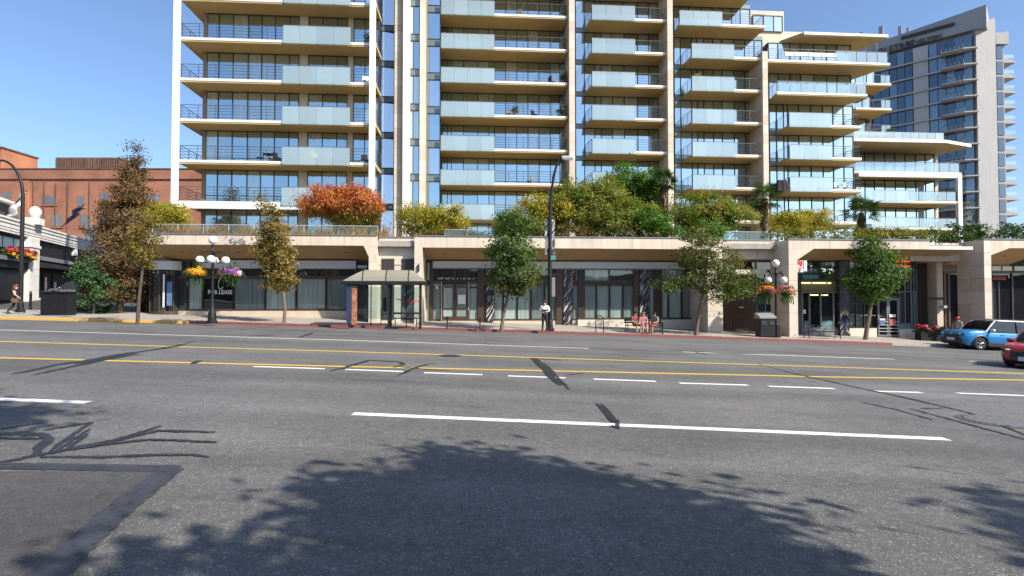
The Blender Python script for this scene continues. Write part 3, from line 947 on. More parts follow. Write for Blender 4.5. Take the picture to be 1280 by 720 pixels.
V5 = 48.7
bay('t5', 0, 3, V5, 2.3, [963, 972, 981, 986, 1000, 1015, 1030, 1043, 1056, 1068], 988, 971, 1078, (988, 1041), 3, 1076, Z2)
VW5 = V5 + 2.3
us = [fu(x, VW5) for x in (963, 975, 990, 1003, 1020, 1036, 1049, 1066)]
for k in (4, 5):
    z = Z2 + k * FH
    panes(main, off2, None, VW5, z + .07, z + FH - .27, ux=us, fw=.06)
mb = MB(); mb.box(us[0], us[-1], VW5 + .1, VW5 + 9, Z2 + 3 * FH, Z2 + 6 * FH - .2); mb.build('bay_wall', M['core'], main, off=off2)
k4 = (fu(962, VW5), fu(973, V5), fu(1087, V5))
balcony('t5k4', main, off2, Z2 + 4 * FH, [(k4[1], V5), (k4[2], V5), (k4[2] - 1.2, VW5 + 2), (k4[0], VW5)], [(k4[1], k4[2], V5)], [],
        [[(k4[0], VW5), (k4[1] + .05, V5 + .07), (k4[2] - .05, V5 + .07), (k4[2] - 1.2, VW5 + 1.8)]], clear=[(k4[1] + .1, k4[2] - .1, 9, V5 + .03)])
k5 = (fu(955, VW5), fu(962, V5), fu(1116, V5))
balcony('t5k5', main, off2, Z2 + 5 * FH, [(k5[1], V5), (k5[2], V5), (k5[2] - 2.2, VW5 + 3), (k5[0], VW5)], [(k5[1], k5[2], V5)], [],
        [[(k5[1] + .05, V5 + .07), (k5[2] - .1, V5 + .07), (k5[2] - 2.0, VW5 + 2)]], clear=[(fu(1048, V5), k5[2] - .2, 5, V5 + .03)])
# white screen wall on that terrace, flat roof above
mb = MB(); mb.box(fu(984, V5 + 1.0), fu(1050, V5 + 1.0), V5 + 1.0, V5 + 1.12, Z2 + 5 * FH + .9, Z2 + 5 * FH + 1.25)
mb.box(fu(984, V5 + 1.0), fu(1050, V5 + 1.0), V5 + 1.0, V5 + 1.12, Z2 + 5 * FH + .1, Z2 + 5 * FH + .35); mb.build('screen_rail', M['white_trim'], main, off=off2)
r0, r1 = fu(1008, V5 + .6), fu(1114, V5 + .6)
mb = MB(); mb.prism([(r0, V5 + .6), (r1, V5 + .6), (r1 - 3, V5 + 8), (r0 - 1.2, V5 + 8), (r0 - 1.2, VW5)], Z2 + 6 * FH - .28, Z2 + 6 * FH); mb.build('roof_slab', M['soffit'], main, off=off2)
piece('roof_edge', M['white_trim'], main, r0 - off2[0], r1 - off2[0], V5 + .55 - off2[1], V5 + .62 - off2[1], Z2 + 6 * FH - .2 - off2[2], Z2 + 6 * FH + .04 - off2[2])
# penthouse wall and rail behind the fourth bay
vp = 55.0
a, b = fu(940, vp), fu(983, vp)
mb = MB(); mb.box(a, b, vp, vp + 6, Z2 + 5 * FH, fz(970, 14, vp)); mb.build('penthouse_wall', M['cream'], main, off=off2)
panes(main, off2, [944, 957, 970, 981], vp - .06, fz(960, 40, vp), fz(960, 20, vp))
mb = MB(); mb.box(b, fu(1066, vp), vp + .5, vp + 6, Z2 + 5 * FH, fz(1000, 37, vp)); mb.build('penthouse_wall', M['cream'], main, off=off2)
m_ = MB(); rail_mesh(m_, [(fu(985, vp - 2), vp - 2), (fu(1100, vp - 2), vp - 2)], bars=(.35, .7))
rr = m_.build('railing', M['rail_metal'], main, off=(off2[0], off2[1], 0)); rr.location.z = Z2 + 6 * FH - .1 - off2[2]

# right-hand balconies seen behind, on the far corner
for kk, (xa, xb_, y_) in enumerate([(1072, 1117, 104.5), (1066, 1117.5, 135.5), (1060, 1117, 167)]):
    vb = 63.0
    a, b, z = fu(xa, vb), fu(xb_, vb), fz(1100, y_, vb)
    balcony('t5back', main, off2, z, [(a, vb), (b, vb), (b, vb + 4), (a, vb + 4)], [(a, b, vb)], [], [[(a, vb + .07), (b - .05, vb + .07), (b - .05, vb + 3)]], clear=[(a + 3.2, b - .1, 2, vb + .03)])
    panes(main, off2, [xa - 30, xa - 14, xa, xa + 14, xa + 24], vb + 3, z + .1, z + 2.7)
mb = MB(); mb.box(fu(1020, 66.2), fu(1090, 66.2), 66.2, 74, TERRACE_Z, fz(1090, 78, 66)); mb.build('rear_wall', M['core'], main, off=off2)

# ---------------------------------------------- low right wing
V6 = 55.0
off6 = (fu(1062, V6), V6, TERRACE_Z)
wing = thing('apartment_wing', 'low right wing of the apartments with a white post and a wide flat roof terrace', 'apartment building', W(*off6), FA)
zr, za, zb_, zc = fz(1130, 180, V6), fz(1130, 215, V6), fz(1150, 251.5, V6), fz(1150, 285, V6)
VW6 = V6 + 2.6
us6 = [fu(x, VW6) for x in (1040, 1056, 1070, 1082, 1094, 1107, 1120, 1133, 1146, 1158, 1169)]
mb = MB(); mb.box(us6[0], us6[-1], VW6 + .1, VW6 + 9, TERRACE_Z - .3, zr - .2); mb.build('wing_wall', M['core'], wing, off=off6)
for z0, z1 in ((za + .05, zr - .35), (zb_ + .05, za - .35), (zc + .05, zb_ - .3), (TERRACE_Z, zc - .3)):
    panes(wing, off6, None, VW6, z0, z1, ux=us6)
piece('end_wall', M['cream'], wing, us6[-1] - off6[0], us6[-1] + .35 - off6[0], VW6 - .1 - V6, VW6 + 9 - V6, -.3, zr - .3 - off6[2])
ra, rb = fu(1054, V6 - 1.5), fu(1216, V6 - .2)
mb = MB(); mb.prism([(ra, V6 - 1.5), (fu(1185, V6 - 1.5), V6 - 1.5), (rb, V6 - .2), (rb - 3.0, V6 + 8), (ra, V6 + 8)], zr - .3, zr); mb.build('roof_slab', M['soffit'], wing, off=off6)
mb = MB(); e0, e1 = (ra, V6 - 1.5), (fu(1185, V6 - 1.5), V6 - 1.5)
mb.box(e0[0], e1[0], V6 - 1.56, V6 - 1.49, zr - .26, zr + .05)
mb.poly([(e1[0], V6 - 1.56, zr - .26), (rb, V6 - .26, zr - .26), (rb, V6 - .19, zr - .26), (e1[0], V6 - 1.49, zr - .26), (e1[0], V6 - 1.56, zr + .05), (rb, V6 - .26, zr + .05), (rb, V6 - .19, zr + .05), (e1[0], V6 - 1.49, zr + .05)],
        [(0, 3, 2, 1), (4, 5, 6, 7), (0, 1, 5, 4), (1, 2, 6, 5), (2, 3, 7, 6), (3, 0, 4, 7)])
mb.build('roof_edge', M['white_trim'], wing, off=off6)
gu0, gu1 = fu(1056, V6 - 1.2), fu(1182, V6 - 1.2)
for i in range(12):
    a, b = lerp(gu0, gu1, i / 12) + .02, lerp(gu0, gu1, (i + 1) / 12) - .02
    piece('guard_pane', M['frosted'], wing, a - off6[0], b - off6[0], V6 - 1.22 - off6[1], V6 - 1.2 - off6[1], zr + .03 - off6[2], zr + .85 - off6[2])
def flat(key, z, xa, xb_, panel, npan, clear, beam=False):
    a, b = fu(xa, V6), fu(xb_, V6)
    rails = [[((fu(panel[1], V6) if panel else a), V6 + .07), (b - .05, V6 + .07), (b - .05, VW6 + 1)]]
    balcony(key, wing, off6, z, [(a, V6), (b, V6), (b, VW6 + 2), (a, VW6)], [(a, b, V6)], [(fu(panel[0], V6), fu(panel[1], V6), npan, V6 - .1)] if panel else [], rails,
            clear=[(fu(clear[0], V6), fu(clear[1], V6), clear[2], V6 + .03)])
flat('w1', za, 1062, 1203, None, 0, (1064, 1201, 11))
flat('w2', zb_, 1091, 1198, (1091, 1136), 3, (1138, 1196, 5))
flat('w3', zc, 1091, 1199, (1091, 1136), 3, (1138, 1196, 5))
piece('base_beam', M['white_metal'], wing, fu(1074, V6) - off6[0], fu(1203, V6) - off6[0], -.12, .3, za - .55 - off6[2], za - .17 - off6[2])
piece('corner_post', M['white_metal'], wing, fu(1198, V6) - off6[0], fu(1203, V6) - off6[0], -.1, .28, -.3, za - .552 - off6[2])
# ------------------------------------------------------------------ shop building under the terrace
M['fascia'] = pm('fascia_stone', (0.66, 0.565, 0.455), rough=0.75, var=0.07, scale=1.1, streak=0.16)
M['fascia_b'] = pm('fascia_stone_b', (0.61, 0.52, 0.42), rough=0.75, var=0.07, scale=1.3, streak=0.16)
M['canopy_soffit'] = pm('canopy_soffit', (0.42, 0.27, 0.13), rough=0.7, var=0.07, scale=0.7)
M['sign_band'] = pm('aluminium_band', (0.62, 0.63, 0.66), rough=0.45, metal=0.1, var=0.04, scale=1.0)
M['shop_film'] = glass_mat('filmed_shop_glass', (0.28, 0.36, 0.335), 0.07, (0.9, 0.95, 1.0))
M['shop_glass'] = glass_mat('shop_glass', (0.035, 0.04, 0.042), 0.10, (0.9, 0.95, 1.0))
M['shop_black'] = glass_mat('black_shop_glass', (0.012, 0.012, 0.014), 0.05, (0.9, 0.95, 1.0))
M['bronze'] = pm('bronze_frame', (0.085, 0.055, 0.04), rough=0.45, metal=0.3, var=0.12)
M['bronze_dk'] = pm('dark_bronze_column', (0.05, 0.032, 0.025), rough=0.5, metal=0.2, var=0.12)
M['gate_brown'] = pm('brown_gate', (0.10, 0.055, 0.04), rough=0.6, var=0.15, streak=0.2)
M['louver'] = pm('dark_louvre', (0.06, 0.05, 0.05), rough=0.5, var=0.1)
M['paper'] = pm('white_paper', (0.8, 0.8, 0.8), rough=0.8, var=0.03)
M['letter_white'] = pm('white_lettering', (0.82, 0.82, 0.8), rough=0.6, var=0.02)
M['letter_red'] = pm('red_lettering', (0.50, 0.13, 0.09), rough=0.5, var=0.05)
M['letter_grey'] = pm('grey_lettering', (0.45, 0.46, 0.45), rough=0.5, var=0.05)
M['lit_tube'] = emit_mat('lit_ceiling_lamp', (1.0, 0.78, 0.35), 1.6)
M['neon_red'] = emit_mat('red_neon', (1.0, 0.06, 0.03), 1.1)
M['teal_film'] = glass_mat('teal_shop_film', (0.16, 0.30, 0.30), 0.12, (0.9, 0.97, 1.0))
M['wood_slat'] = pm('dark_wood_slat', (0.075, 0.05, 0.038), rough=0.6, var=0.25, scale=5)
M['blue_poster'] = pm('blue_poster', (0.10, 0.17, 0.33), rough=0.5, var=0.3, scale=4)
M['olive_ceiling'] = pm('shop_ceiling', (0.20, 0.19, 0.10), rough=0.8, var=0.1)

def swirl_mat(name, dark, light, thr=0.60):
    """dark column wrapped in thin slanting white brush strokes"""
    m, nt, b = nmat(name)
    L = nt.links.new
    geo = N(nt, 'ShaderNodeNewGeometry')
    mp = N(nt, 'ShaderNodeMapping'); mp.vector_type = 'TEXTURE'; mp.inputs['Rotation'].default_value = (0, R(30), 0); mp.inputs['Scale'].default_value = (0.055, 0.3, 0.62)
    L(geo.outputs['Position'], mp.inputs['Vector'])
    n = N(nt, 'ShaderNodeTexNoise', Scale=1.0, Detail=1.5, Distortion=0.6); L(mp.outputs[0], n.inputs['Vector'])
    r = N(nt, 'ShaderNodeValToRGB'); e = r.color_ramp.elements
    e[0].position = thr - .02; e[0].color = c4(dark); e[1].position = thr + .03; e[1].color = c4(light)
    L(n.outputs['Fac'], r.inputs['Fac']); L(r.outputs['Color'], b.inputs['Base Color'])
    b.inputs['Roughness'].default_value = 0.4
    return m
M['swirl'] = swirl_mat('swirl_column', (0.022, 0.021, 0.026), (0.62, 0.61, 0.61), 0.60)
M['swirl_b'] = swirl_mat('swirl_column_sparse', (0.02, 0.023, 0.03), (0.55, 0.58, 0.62), 0.66)

FV, GV, RV = 33.6, 36.4, 34.2
off3 = (fu(168, FV), FV, 0.0)
shops = thing('shop_building', 'long single storey shop building with cream stone fascia, deep canopies and dark shopfronts', 'shop building', W(*off3), FA)
ZT = fz(300, 293.5, FV)
def S(name, mat, u0, u1, v0, v1, z0, z1, parent=None):
    return piece(name, M[mat], parent or shops, u0 - off3[0], u1 - off3[0], v0 - off3[1], v1 - off3[1], z0 - off3[2], z1 - off3[2])

def wz(u, v):
    p = W(u, v); return swz(p.x, p.y)

def fascia_row(u0, u1, v, z0, z1, w=1.9, t=0.22, name='fascia_panel'):
    n = max(1, round((u1 - u0) / w))
    for i in range(n):
        a, b = lerp(u0, u1, i / n), lerp(u0, u1, (i + 1) / n)
        d = rng.uniform(0, .004)
        S(name, rng.choice(['fascia', 'fascia_b', 'fascia']), a + .006, b - .006, v - d, v + t, z0, z1)
    S('fascia_backing', 'joint', u0 + .02, u1 - .02, v + .012, v + t - .01, z0 + .01, z1 - .01)

def coping(u0, u1, v, v2, z):
    S('coping', 'grey_frame', u0, u1, v - .05, v2, z, z + .06)

def canopy(u0, u1, v0, v1, zf0, zb0, close_left=True, close_right=True, du=(0, 0)):
    """soffit that falls from the front opening back to the shopfront"""
    mb = MB()
    a0, a1 = u0 + du[0], u1 + du[1]
    pts = [(u0, v0, zf0), (u1, v0, zf0), (a1, v1, zb0), (a0, v1, zb0)]
    pts += [(p[0], p[1], p[2] + .12) for p in pts]
    mb.poly(pts, [(0, 3, 2, 1), (4, 5, 6, 7), (0, 1, 5, 4), (1, 2, 6, 5), (2, 3, 7, 6), (3, 0, 4, 7)])
    c = mb.build('canopy_soffit', M['canopy_soffit'], shops, off=off3)
    n = int((u1 - u0) / 3.2)
    for i in range(n):       # small recessed downlights
        u = lerp(u0, u1, (i + .5) / n)
        t = .45
        mb = MB(); mb.lathe([(.09, -.02), (.09, .03)], 10, (u, lerp(v0, v1, t), lerp(zf0, zb0, t)))
        mb.build('downlight', M['dark_frame'], c, off=off3)
    return c

def gusset(u_side, u_in, v0, z_low, z_high, t=0.22, left=True):
    """triangular corner between pier and fascia"""
    mb = MB()
    o = [(u_side, z_low), (u_side, z_high), (u_in, z_high)]
    if not left: o = o[::-1]
    mb.extrude_y(o if not left else [o[0], o[2], o[1]], v0, v0 + t)
    return mb.build('corner_gusset', M['fascia'], shops, off=off3)

# roof deck of the podium = terrace
mb = MB(); mb.box(fu(176, FV), fu(1290, 34) + 12, FV + .2, 52, TERRACE_Z - .35, TERRACE_Z - .02); mb.build('terrace_deck', M['terrace'], shops, off=off3)

# ---- bay 1 -------------------------------------------------------------
z1b, z1k = fz(300, 306, FV), fz(300, 325.3, GV)
uA, uB = fu(176, FV), fu(461, FV)
fascia_row(uA, fu(471.3, FV), FV, z1b, ZT)
coping(uA, fu(471.3, FV), FV, FV + .4, ZT)
canopy(uA, uB, FV + .2, GV + .05, z1b + .005, z1k)
gusset(uB, fu(454.5, FV), FV, fz(461, 321, FV), z1b, left=False)
# pier between bay 1 and the recess
tiled_pier(shops, off3, uB, fu(471.3, FV), FV, RV + .4, wz(uB, FV) - .3, z1b, 0.95, faces='front right', depth_cols=1)
S('band', 'sign_band', fu(249, GV - .35), fu(445, GV - .35), GV - .35, GV - .05, fz(300, 335.3, GV - .35), z1k - .02)
S('band_edge', 'grey_frame', fu(249, GV - .37), fu(445, GV - .37), GV - .37, GV - .34, fz(300, 336.2, GV - .35), fz(300, 335.2, GV - .35))
zt0, zt1, zs = fz(300, 347, GV), fz(300, 336.3, GV), fz(300, 388.2, GV)
xs = [217.5, 236.7, 255, 293.5, 333, 371.5, 408.5, 445]
us = [fu(x, GV) for x in xs]
panes(shops, off3, None, GV, zt0 + .03, z1k, name='transom_pane', mats=['shop_glass', 'shop_black'], frame='bronze', fw=.1, ux=us)
for i, (a, b) in enumerate(zip(us[:-1], us[1:])):
    panes(shops, off3, None, GV, zs, zt0 + .03, name='shop_pane', mats=['shop_black'] if i == 2 else (['shop_glass'] if i == 0 else ['shop_film']), frame='bronze', fw=.11, ux=[a, b])
S('plinth', 'stone_b', us[0], us[-1] + .1, GV - .12, GV + .3, wz(us[0], GV) - 1.1, zs - .02)
S('dark_return', 'bronze_dk', us[-1], uB + .3, GV - .02, GV + .4, wz(us[-1], GV) - .6, z1k)
S('shop_pane', 'shop_glass', fu(447, GV - .1), fu(459, GV - .1), GV - .1, GV - .06, zs - .2, z1k - .3)
S('back_wall', 'core', uA, uB + 8, GV + .6, GV + .9, -.5, TERRACE_Z - .35)
# leasing poster on the black pane: lettering on the glass
rr = (R(90), 0, 0)
u, z = fp(275, 367.6, GV - .06)
text_mesh('FOR LEASE', .36, M['letter_white'], 'lettering', shops, rel(off3, u, GV - .06, z), rr, .004, bold=.006, xs=.86)
u, z = fp(277, 353, GV - .06)
mb = MB()
pts = [(u + .30 * math.cos(t) * .6 + .25 * math.sin(t) * .3, GV - .05, z + .42 * math.sin(t)) for t in np.linspace(.4, 5.6, 22)]
mb.tube(pts, [.02 + .03 * abs(math.sin(i / 4)) for i in range(22)], 6); mb.build('loop_logo', M['letter_grey'], shops, off=off3)
u, z = fp(276, 382, GV - .06)
text_mesh('250 384 7088', .15, M['letter_red'], 'lettering', shops, rel(off3, u, GV - .06, z), rr, .003) if False else None
# rounded corner entrance at the left end
uc, vc, rc = fu(205, GV - .2), GV + .35, 1.0
mb = MB()
za, zb2 = fz(205, 337, GV - .6), fz(205, 326.2, GV - .6)
mb.lathe([(rc + .06, za), (rc + .06, zb2)], 36, (uc, vc, 0)); mb.build('drum_sign', M['sign_band'], shops, True, off=off3)
g0 = wz(uc, GV) + .12
for k in range(8):
    a0, a1 = R(180 + k * 22.5), R(180 + (k + 1) * 22.5)
    p = [(uc + rc * .96 * math.cos(a), vc + rc * .96 * math.sin(a)) for a in (a0, a1)]
    q = [(uc + rc * .92 * math.cos(a), vc + rc * .92 * math.sin(a)) for a in (a0, a1)]
    mb = MB(); mb.prism([p[0], p[1], q[1], q[0]], g0, za); mb.build('curved_pane', M['shop_glass'], shops, off=off3)
mb = MB()
for k in range(0, 9, 2):
    a = R(180 + k * 22.5); mb.tube([(uc + rc * math.cos(a), vc + rc * math.sin(a), g0), (uc + rc * math.cos(a), vc + rc * math.sin(a), za)], .04, 6)
mb.lathe([(rc + .02, g0 - .6), (rc + .02, g0 + .06)], 24, (uc, vc, 0)); mb.build('curved_frame', M['bronze'], shops, off=off3)
S('poster', 'blue_poster', fu(209.5, GV - .75), fu(216, GV - .75), GV - .75, GV - .73, fz(213, 382, GV - .7), fz(213, 352, GV - .7))
S('poster', 'paper', fu(204.5, GV - .78), fu(206.5, GV - .78), GV - .78, GV - .76, fz(206, 384, GV - .7), fz(206, 343, GV - .7))
# dark side wing running back on the left
S('side_wall', 'bronze_dk', fu(172, GV + 1), fu(198, GV + 1), GV + 1.0, GV + 12, -.3, TERRACE_Z - .35)
for a, b in ((173, 181), (182, 190), (191, 197)):
    S('side_pane', 'shop_glass', fu(a, GV + .9), fu(b, GV + .9), GV + .9, GV + .95, 1.1, 4.0)

# ---- recess between the bays ------------------------------------------
uC, uD = fu(471.3, FV), fu(518, FV)
tzb = fz(495, 300.5, RV)
S('recess_wall', 'cream', uC, uD + .3, RV, RV + .3, wz(uC, RV) - .4, ZT - .03)
coping(uC, uD, RV, RV + .4, ZT - .03)
for xa, xb_, sw in ((477.3, 493, False), (502.5, 518.2, True)):
    a, b = fu(xa, RV - .03), min(fu(xb_, RV - .03), uD - .02)
    z0, z1, zm = wz(a, RV) + .15, fz(500, 323.4, RV), fz(500, 341, RV)
    S('strip_frame', 'bronze', a, b, RV - .05, RV + .01, z0, z1)
    for i in range(8):
        S('louvre_slat', 'louver', a + .05, b - .05, RV - .09, RV - .052, lerp(zm, z1, (i + .12) / 8), lerp(zm, z1, (i + .85) / 8))
    S('strip_panel', 'swirl' if sw else 'shop_glass', a + .06, b - .06, RV - .075, RV - .052, z0 + .05, zm - .05)
S('ledge', 'stone_b', uC + .01, uD - .01, RV - .04, RV + .02, fz(497, 331, RV), fz(497, 329.8, RV))

# ---- bay 2 -------------------------------------------------------------
z2b, z2k = fz(640, 310, FV), fz(640, 326.8, GV)
uE, uF = fu(527.5, FV), fu(884, FV)
fascia_row(uD, fu(903, FV), FV, z2b, ZT)
coping(uD, fu(903, FV), FV, FV + .4, ZT)
canopy(uE - .5, uF, FV + .2, GV + .05, z2b + .005, z2k)
gusset(fu(519.5, FV) - .02, uE, FV, fz(519, 321, FV), z2b, left=True)
tiled_pier(shops, off3, uD, fu(528, FV), FV, GV + .3, wz(uD, FV) - .3, z2b, 0.95, faces='front left right', depth_cols=2)
S('wall_lamp', 'dark_frame', fu(522.3, FV - .12), fu(524.3, FV - .12), FV - .12, FV - .002, fz(523, 339, FV), fz(523, 330.5, FV))
tiled_pier(shops, off3, uF, fu(903, FV), FV, GV + .3, wz(uF, FV) - .6, z2b, 0.95, cols=1, faces='front left right', depth_cols=2)
zbA, zbB = fz(700, 335.6, GV - .35), z2k - .02
S('band', 'sign_band', fu(541, GV - .35), fu(882, GV - .35), GV - .35, GV - .05, zbA, zbB)
S('band_edge', 'grey_frame', fu(541, GV - .37), fu(882, GV - .37), GV - .37, GV - .34, zbA - .06, zbA + .01)
zq0, zq1, zq2 = fz(640, 354, GV), fz(640, 337, GV), fz(640, 400.5, GV)
def shop_run(xl, zs_, film='shop_film', fw=.1):
    u_ = [fu(x, GV) for x in xl]
    panes(shops, off3, None, GV, zq0 + .09, z2k, name='transom_pane', mats=['shop_glass', 'shop_film'], frame='bronze', fw=fw, ux=[u_[0], (u_[0] + u_[-1]) / 2, u_[-1]])
    S('head_bar', 'bronze_dk', u_[0], u_[-1], GV - .07, GV + .02, zq0 - .08, zq0 + .1)
    for a, b in zip(u_[:-1], u_[1:]):
        panes(shops, off3, None, GV, zs_, zq0 - .08, name='shop_pane', mats=[film], frame='bronze', fw=fw, ux=[a, b])
shop_run([528.5, 538], zq2 - .3)
# entrance doors
u_ = [fu(x, GV) for x in (541, 551.5, 586, 597.5)]
panes(shops, off3, None, GV, zq0 + .05, z2k, name='transom_pane', mats=['shop_film', 'shop_glass'], frame='bronze', fw=.1, ux=[u_[0], (u_[1] + u_[2]) / 2, u_[3]])
dz0 = wz(u_[1], GV) + .02
for a, b in ((u_[0], u_[1]), (u_[2], u_[3])):
    panes(shops, off3, None, GV, dz0, zq0 + .05, name='side_light', mats=['shop_film'], frame='bronze', fw=.1, ux=[a, b], bars=(zq0 - .28,))
um = (u_[1] + u_[2]) / 2
for a, b, hs in ((u_[1] + .04, um - .01, 1), (um + .01, u_[2] - .04, -1)):
    mb = MB()
    mb.box(a, a + .12, GV - .1, GV - .02, dz0, zq0); mb.box(b - .12, b, GV - .1, GV - .02, dz0, zq0)
    mb.box(a + .12, b - .12, GV - .098, GV - .022, zq0 - .14, zq0); mb.box(a + .12, b - .12, GV - .098, GV - .022, dz0, dz0 + .28); mb.box(a + .12, b - .12, GV - .098, GV - .022, dz0 + .72, dz0 + .8)
    d = mb.build('door', M['bronze'], shops, off=off3)
    mb = MB(); mb.box(a + .12, b - .12, GV - .07, GV - .05, dz0 + .28, zq0 - .14); mb.build('door_pane', M['shop_film'], d, off=off3)
    hx = (b - .06) if hs > 0 else (a + .06)
    mb = MB(); mb.tube([(hx, GV - .16, dz0 + .85), (hx, GV - .16, dz0 + 1.35)], .018, 6); mb.tube([(hx, GV - .16, dz0 + .9), (hx, GV - .09, dz0 + .9)], .012, 5); mb.tube([(hx, GV - .16, dz0 + 1.3), (hx, GV - .09, dz0 + 1.3)], .012, 5)
    mb.build('door_handle', M['grey_frame'], d, off=off3)
    mb = MB(); mb.box(a + .16, b - .16, GV - .105, GV - .1, zq0 - .3, zq0 - .2); mb.build('door_grille', M['louver'], d, off=off3)
for x in (552, 586): S('door_jamb_trim', 'letter_grey', fu(x, GV - .12) - .025, fu(x, GV - .12) + .025, GV - .13, GV - .1, dz0 + (.0 if x < 560 else .7), zq0 + .03)
S('notice', 'paper', fu(572.5, GV - .12), fu(582, GV - .12), GV - .125, GV - .115, fz(577, 380, GV - .1), fz(577, 368.5, GV - .1))
S('notice', 'paper', fu(545, GV - .1), fu(548, GV - .1), GV - .1, GV - .09, fz(546, 361, GV), fz(546, 358, GV))
u, z = fp(569.5, 349.2, GV - .08)
text_mesh('Pharmacy & Travel Clinic', .19, M['letter_grey'], 'lettering', shops, rel(off3, u, GV - .09, z), rr, .004, xs=1.0) if False else None
mb = MB(); rl = random.Random(3); uu = fu(547.5, GV - .09)
while uu < fu(592, GV - .09):      # worn, unreadable lettering over the doors
    h_ = rl.choice((.10, .10, .15)); w_ = rl.uniform(.05, .11)
    mb.box(uu, uu + w_, GV - .085, GV - .075, z, z + h_); uu += w_ + rl.choice((.03, .03, .12))
lt = mb.build('worn_lettering', M['letter_grey'], shops, off=off3); lt['kind'] = 'stuff'
for xa, xb_, mt, nm in ((597.5, 604, 'bronze', 'column'), (604, 608, 'bronze_dk', 'column'), (608, 617.5, 'swirl', 'patterned_column'), (695, 704.5, 'bronze', 'column'), (704.5, 715.5, 'swirl', 'patterned_column'),
                        (722.5, 730, 'bronze_dk', 'column'), (792, 799.5, 'bronze', 'column'), (799.5, 811, 'swirl', 'patterned_column'), (817.5, 826, 'bronze_dk', 'column'), (538, 541, 'bronze', 'column')):
    vv = GV - (.25 if 'pattern' in nm else .16)
    a, b = fu(xa, vv), fu(xb_, vv)
    S(nm, mt, a, b, vv, GV + .3, wz(a, GV) - .3, z2k - .005 if mt != 'swirl' else zbA - .07)
shop_run([617.5, 629, 646.5, 663.5, 680.5, 695], zq2)
shop_run([715.5, 722.5], zq2)
zq3 = fz(760, 399, GV)
shop_run([730, 745, 761.5, 778, 792], zq3)
shop_run([811, 817.5], zq3)
shop_run([826, 834.5, 851, 866.5, 883], zq3)
S('plinth', 'stone_b', fu(528, GV - .1), fu(722, GV - .1), GV - .1, GV + .3, wz(fu(722, GV), GV) - .5, zq2 - .02)
S('plinth', 'stone_c', fu(722, GV - .35), fu(884, GV - .35), GV - .38, GV + .3, wz(fu(884, GV), GV) - .5, zq3 - .02)
S('back_wall', 'core', uD, uF + 18, GV + .6, GV + .9, -1.5, TERRACE_Z - .35)

# ---- gate section ------------------------------------------------------
QV = 34.3
uG, uH = fu(903, FV), fu(967, QV)
zq_b = fz(935, 324, QV)
fascia_row(uG + .01, uH, QV, zq_b, ZT - .02, 1.4)
coping(uG, uH, QV, QV + .4, ZT - .02)
S('gate_soffit', 'canopy_soffit', uG, uH, QV + .2, GV + .3, zq_b, zq_b + .1)
S('gate_canopy', 'cream', fu(918, QV - .5), fu(958, QV - .5), QV - .5, GV, fz(935, 342.5, QV - .5), fz(935, 337, QV - .5))
panes(shops, off3, [905, 925, 944, 966], GV - .1, fz(935, 338, GV), zq_b, name='clerestory_pane', mats=['glass_strip', 'shop_glass'], frame='grey_frame')
panes(shops, off3, [944.5, 955, 966], GV - .1, wz(uH, GV), fz(955, 340, GV), name='shop_pane', mats=['shop_glass'], frame='grey_frame', bars=(1.0,))
gz0, gz1 = wz(fu(925, GV), GV) + .02, fz(925, 345.5, GV - .15)
a, b = fu(904, GV - .15), fu(944, GV - .15)
mb = MB(); mb.box(a, b, GV - .15, GV - .06, gz0, gz1); mb.build('gate', M['gate_brown'], shops, off=off3)
n = 12
for i in range(n):
    S('gate_plank', 'gate_brown', lerp(a, b, i / n) + .012, lerp(a, b, (i + 1) / n) - .012, GV - .19, GV - .149, gz0 + .05, lerp(gz0, gz1, .42))
for i in range(6):
    S('gate_panel', 'gate_brown', lerp(a, b, i / 6) + .015, lerp(a, b, (i + 1) / 6) - .015, GV - .19, GV - .149, lerp(gz0, gz1, .45), lerp(gz0, gz1, .72))
    S('gate_panel', 'gate_brown', lerp(a, b, i / 6) + .015, lerp(a, b, (i + 1) / 6) - .015, GV - .19, GV - .149, lerp(gz0, gz1, .75), gz1 - .05)
S('gate_sign', 'letter_grey', fu(923, GV - .2), fu(929, GV - .2), GV - .2, GV - .191, lerp(gz0, gz1, .415), lerp(gz0, gz1, .445))

# ---- bay 3: convenience shop ------------------------------------------
BV, BG = 32.5, 35.6
uI = fu(985.5, BV)
zT3 = fz(1000, 299.5, BV)
z3b, z3k = fz(1060, 311, BV), fz(1020, 326, BG)
uJ, uJ2 = fu(1216, BV), fu(1162, BV)
tiled_pier(shops, off3, uI, fu(996.5, BV), BV, QV + .3, wz(uI, BV) - .5, z3b, 0.95, faces='front left right', depth_cols=2)
fascia_row(uI, uJ2, BV, z3b, zT3, 1.3)
mb = MB(); mb.box(uI + .03, uI + .5, BV + .22, BG + .4, z3b, zT3 - .01); mb.build('pier_head', M['stone_b'], shops, off=off3)
for j in range(3):
    for i in range(2):
        S('stone_tile', rng.choice(STONES), uI - .001, uI + .031, BV + .24 + j * 1.05, BV + .24 + (j + 1) * 1.05 - .012, lerp(z3b, zT3, i / 2) + .012, lerp(z3b, zT3, (i + 1) / 2) - .006)
coping(uI - .04, uJ2, BV, BV + .4, zT3)
S('canopy_edge', 'white_trim', uJ2 + .002, uJ, BV, BV + .25, z3b, fz(1190, 308, BV))
canopy(fu(1012, BV), uJ, BV + .2, BG + .05, z3b + .005, z3k, du=(-1.0, -.2))
gusset(fu(996.5, BV) - .02, fu(1017.5, BV), BV, fz(993, 325, BV), z3b, left=True)
us = [fu(x, BG) for x in (1001, 1023.5, 1047)]
zc0, zd0, zb0 = fz(1020, 351, BG), fz(1020, 364.5, BG), fz(1020, 411, BG)
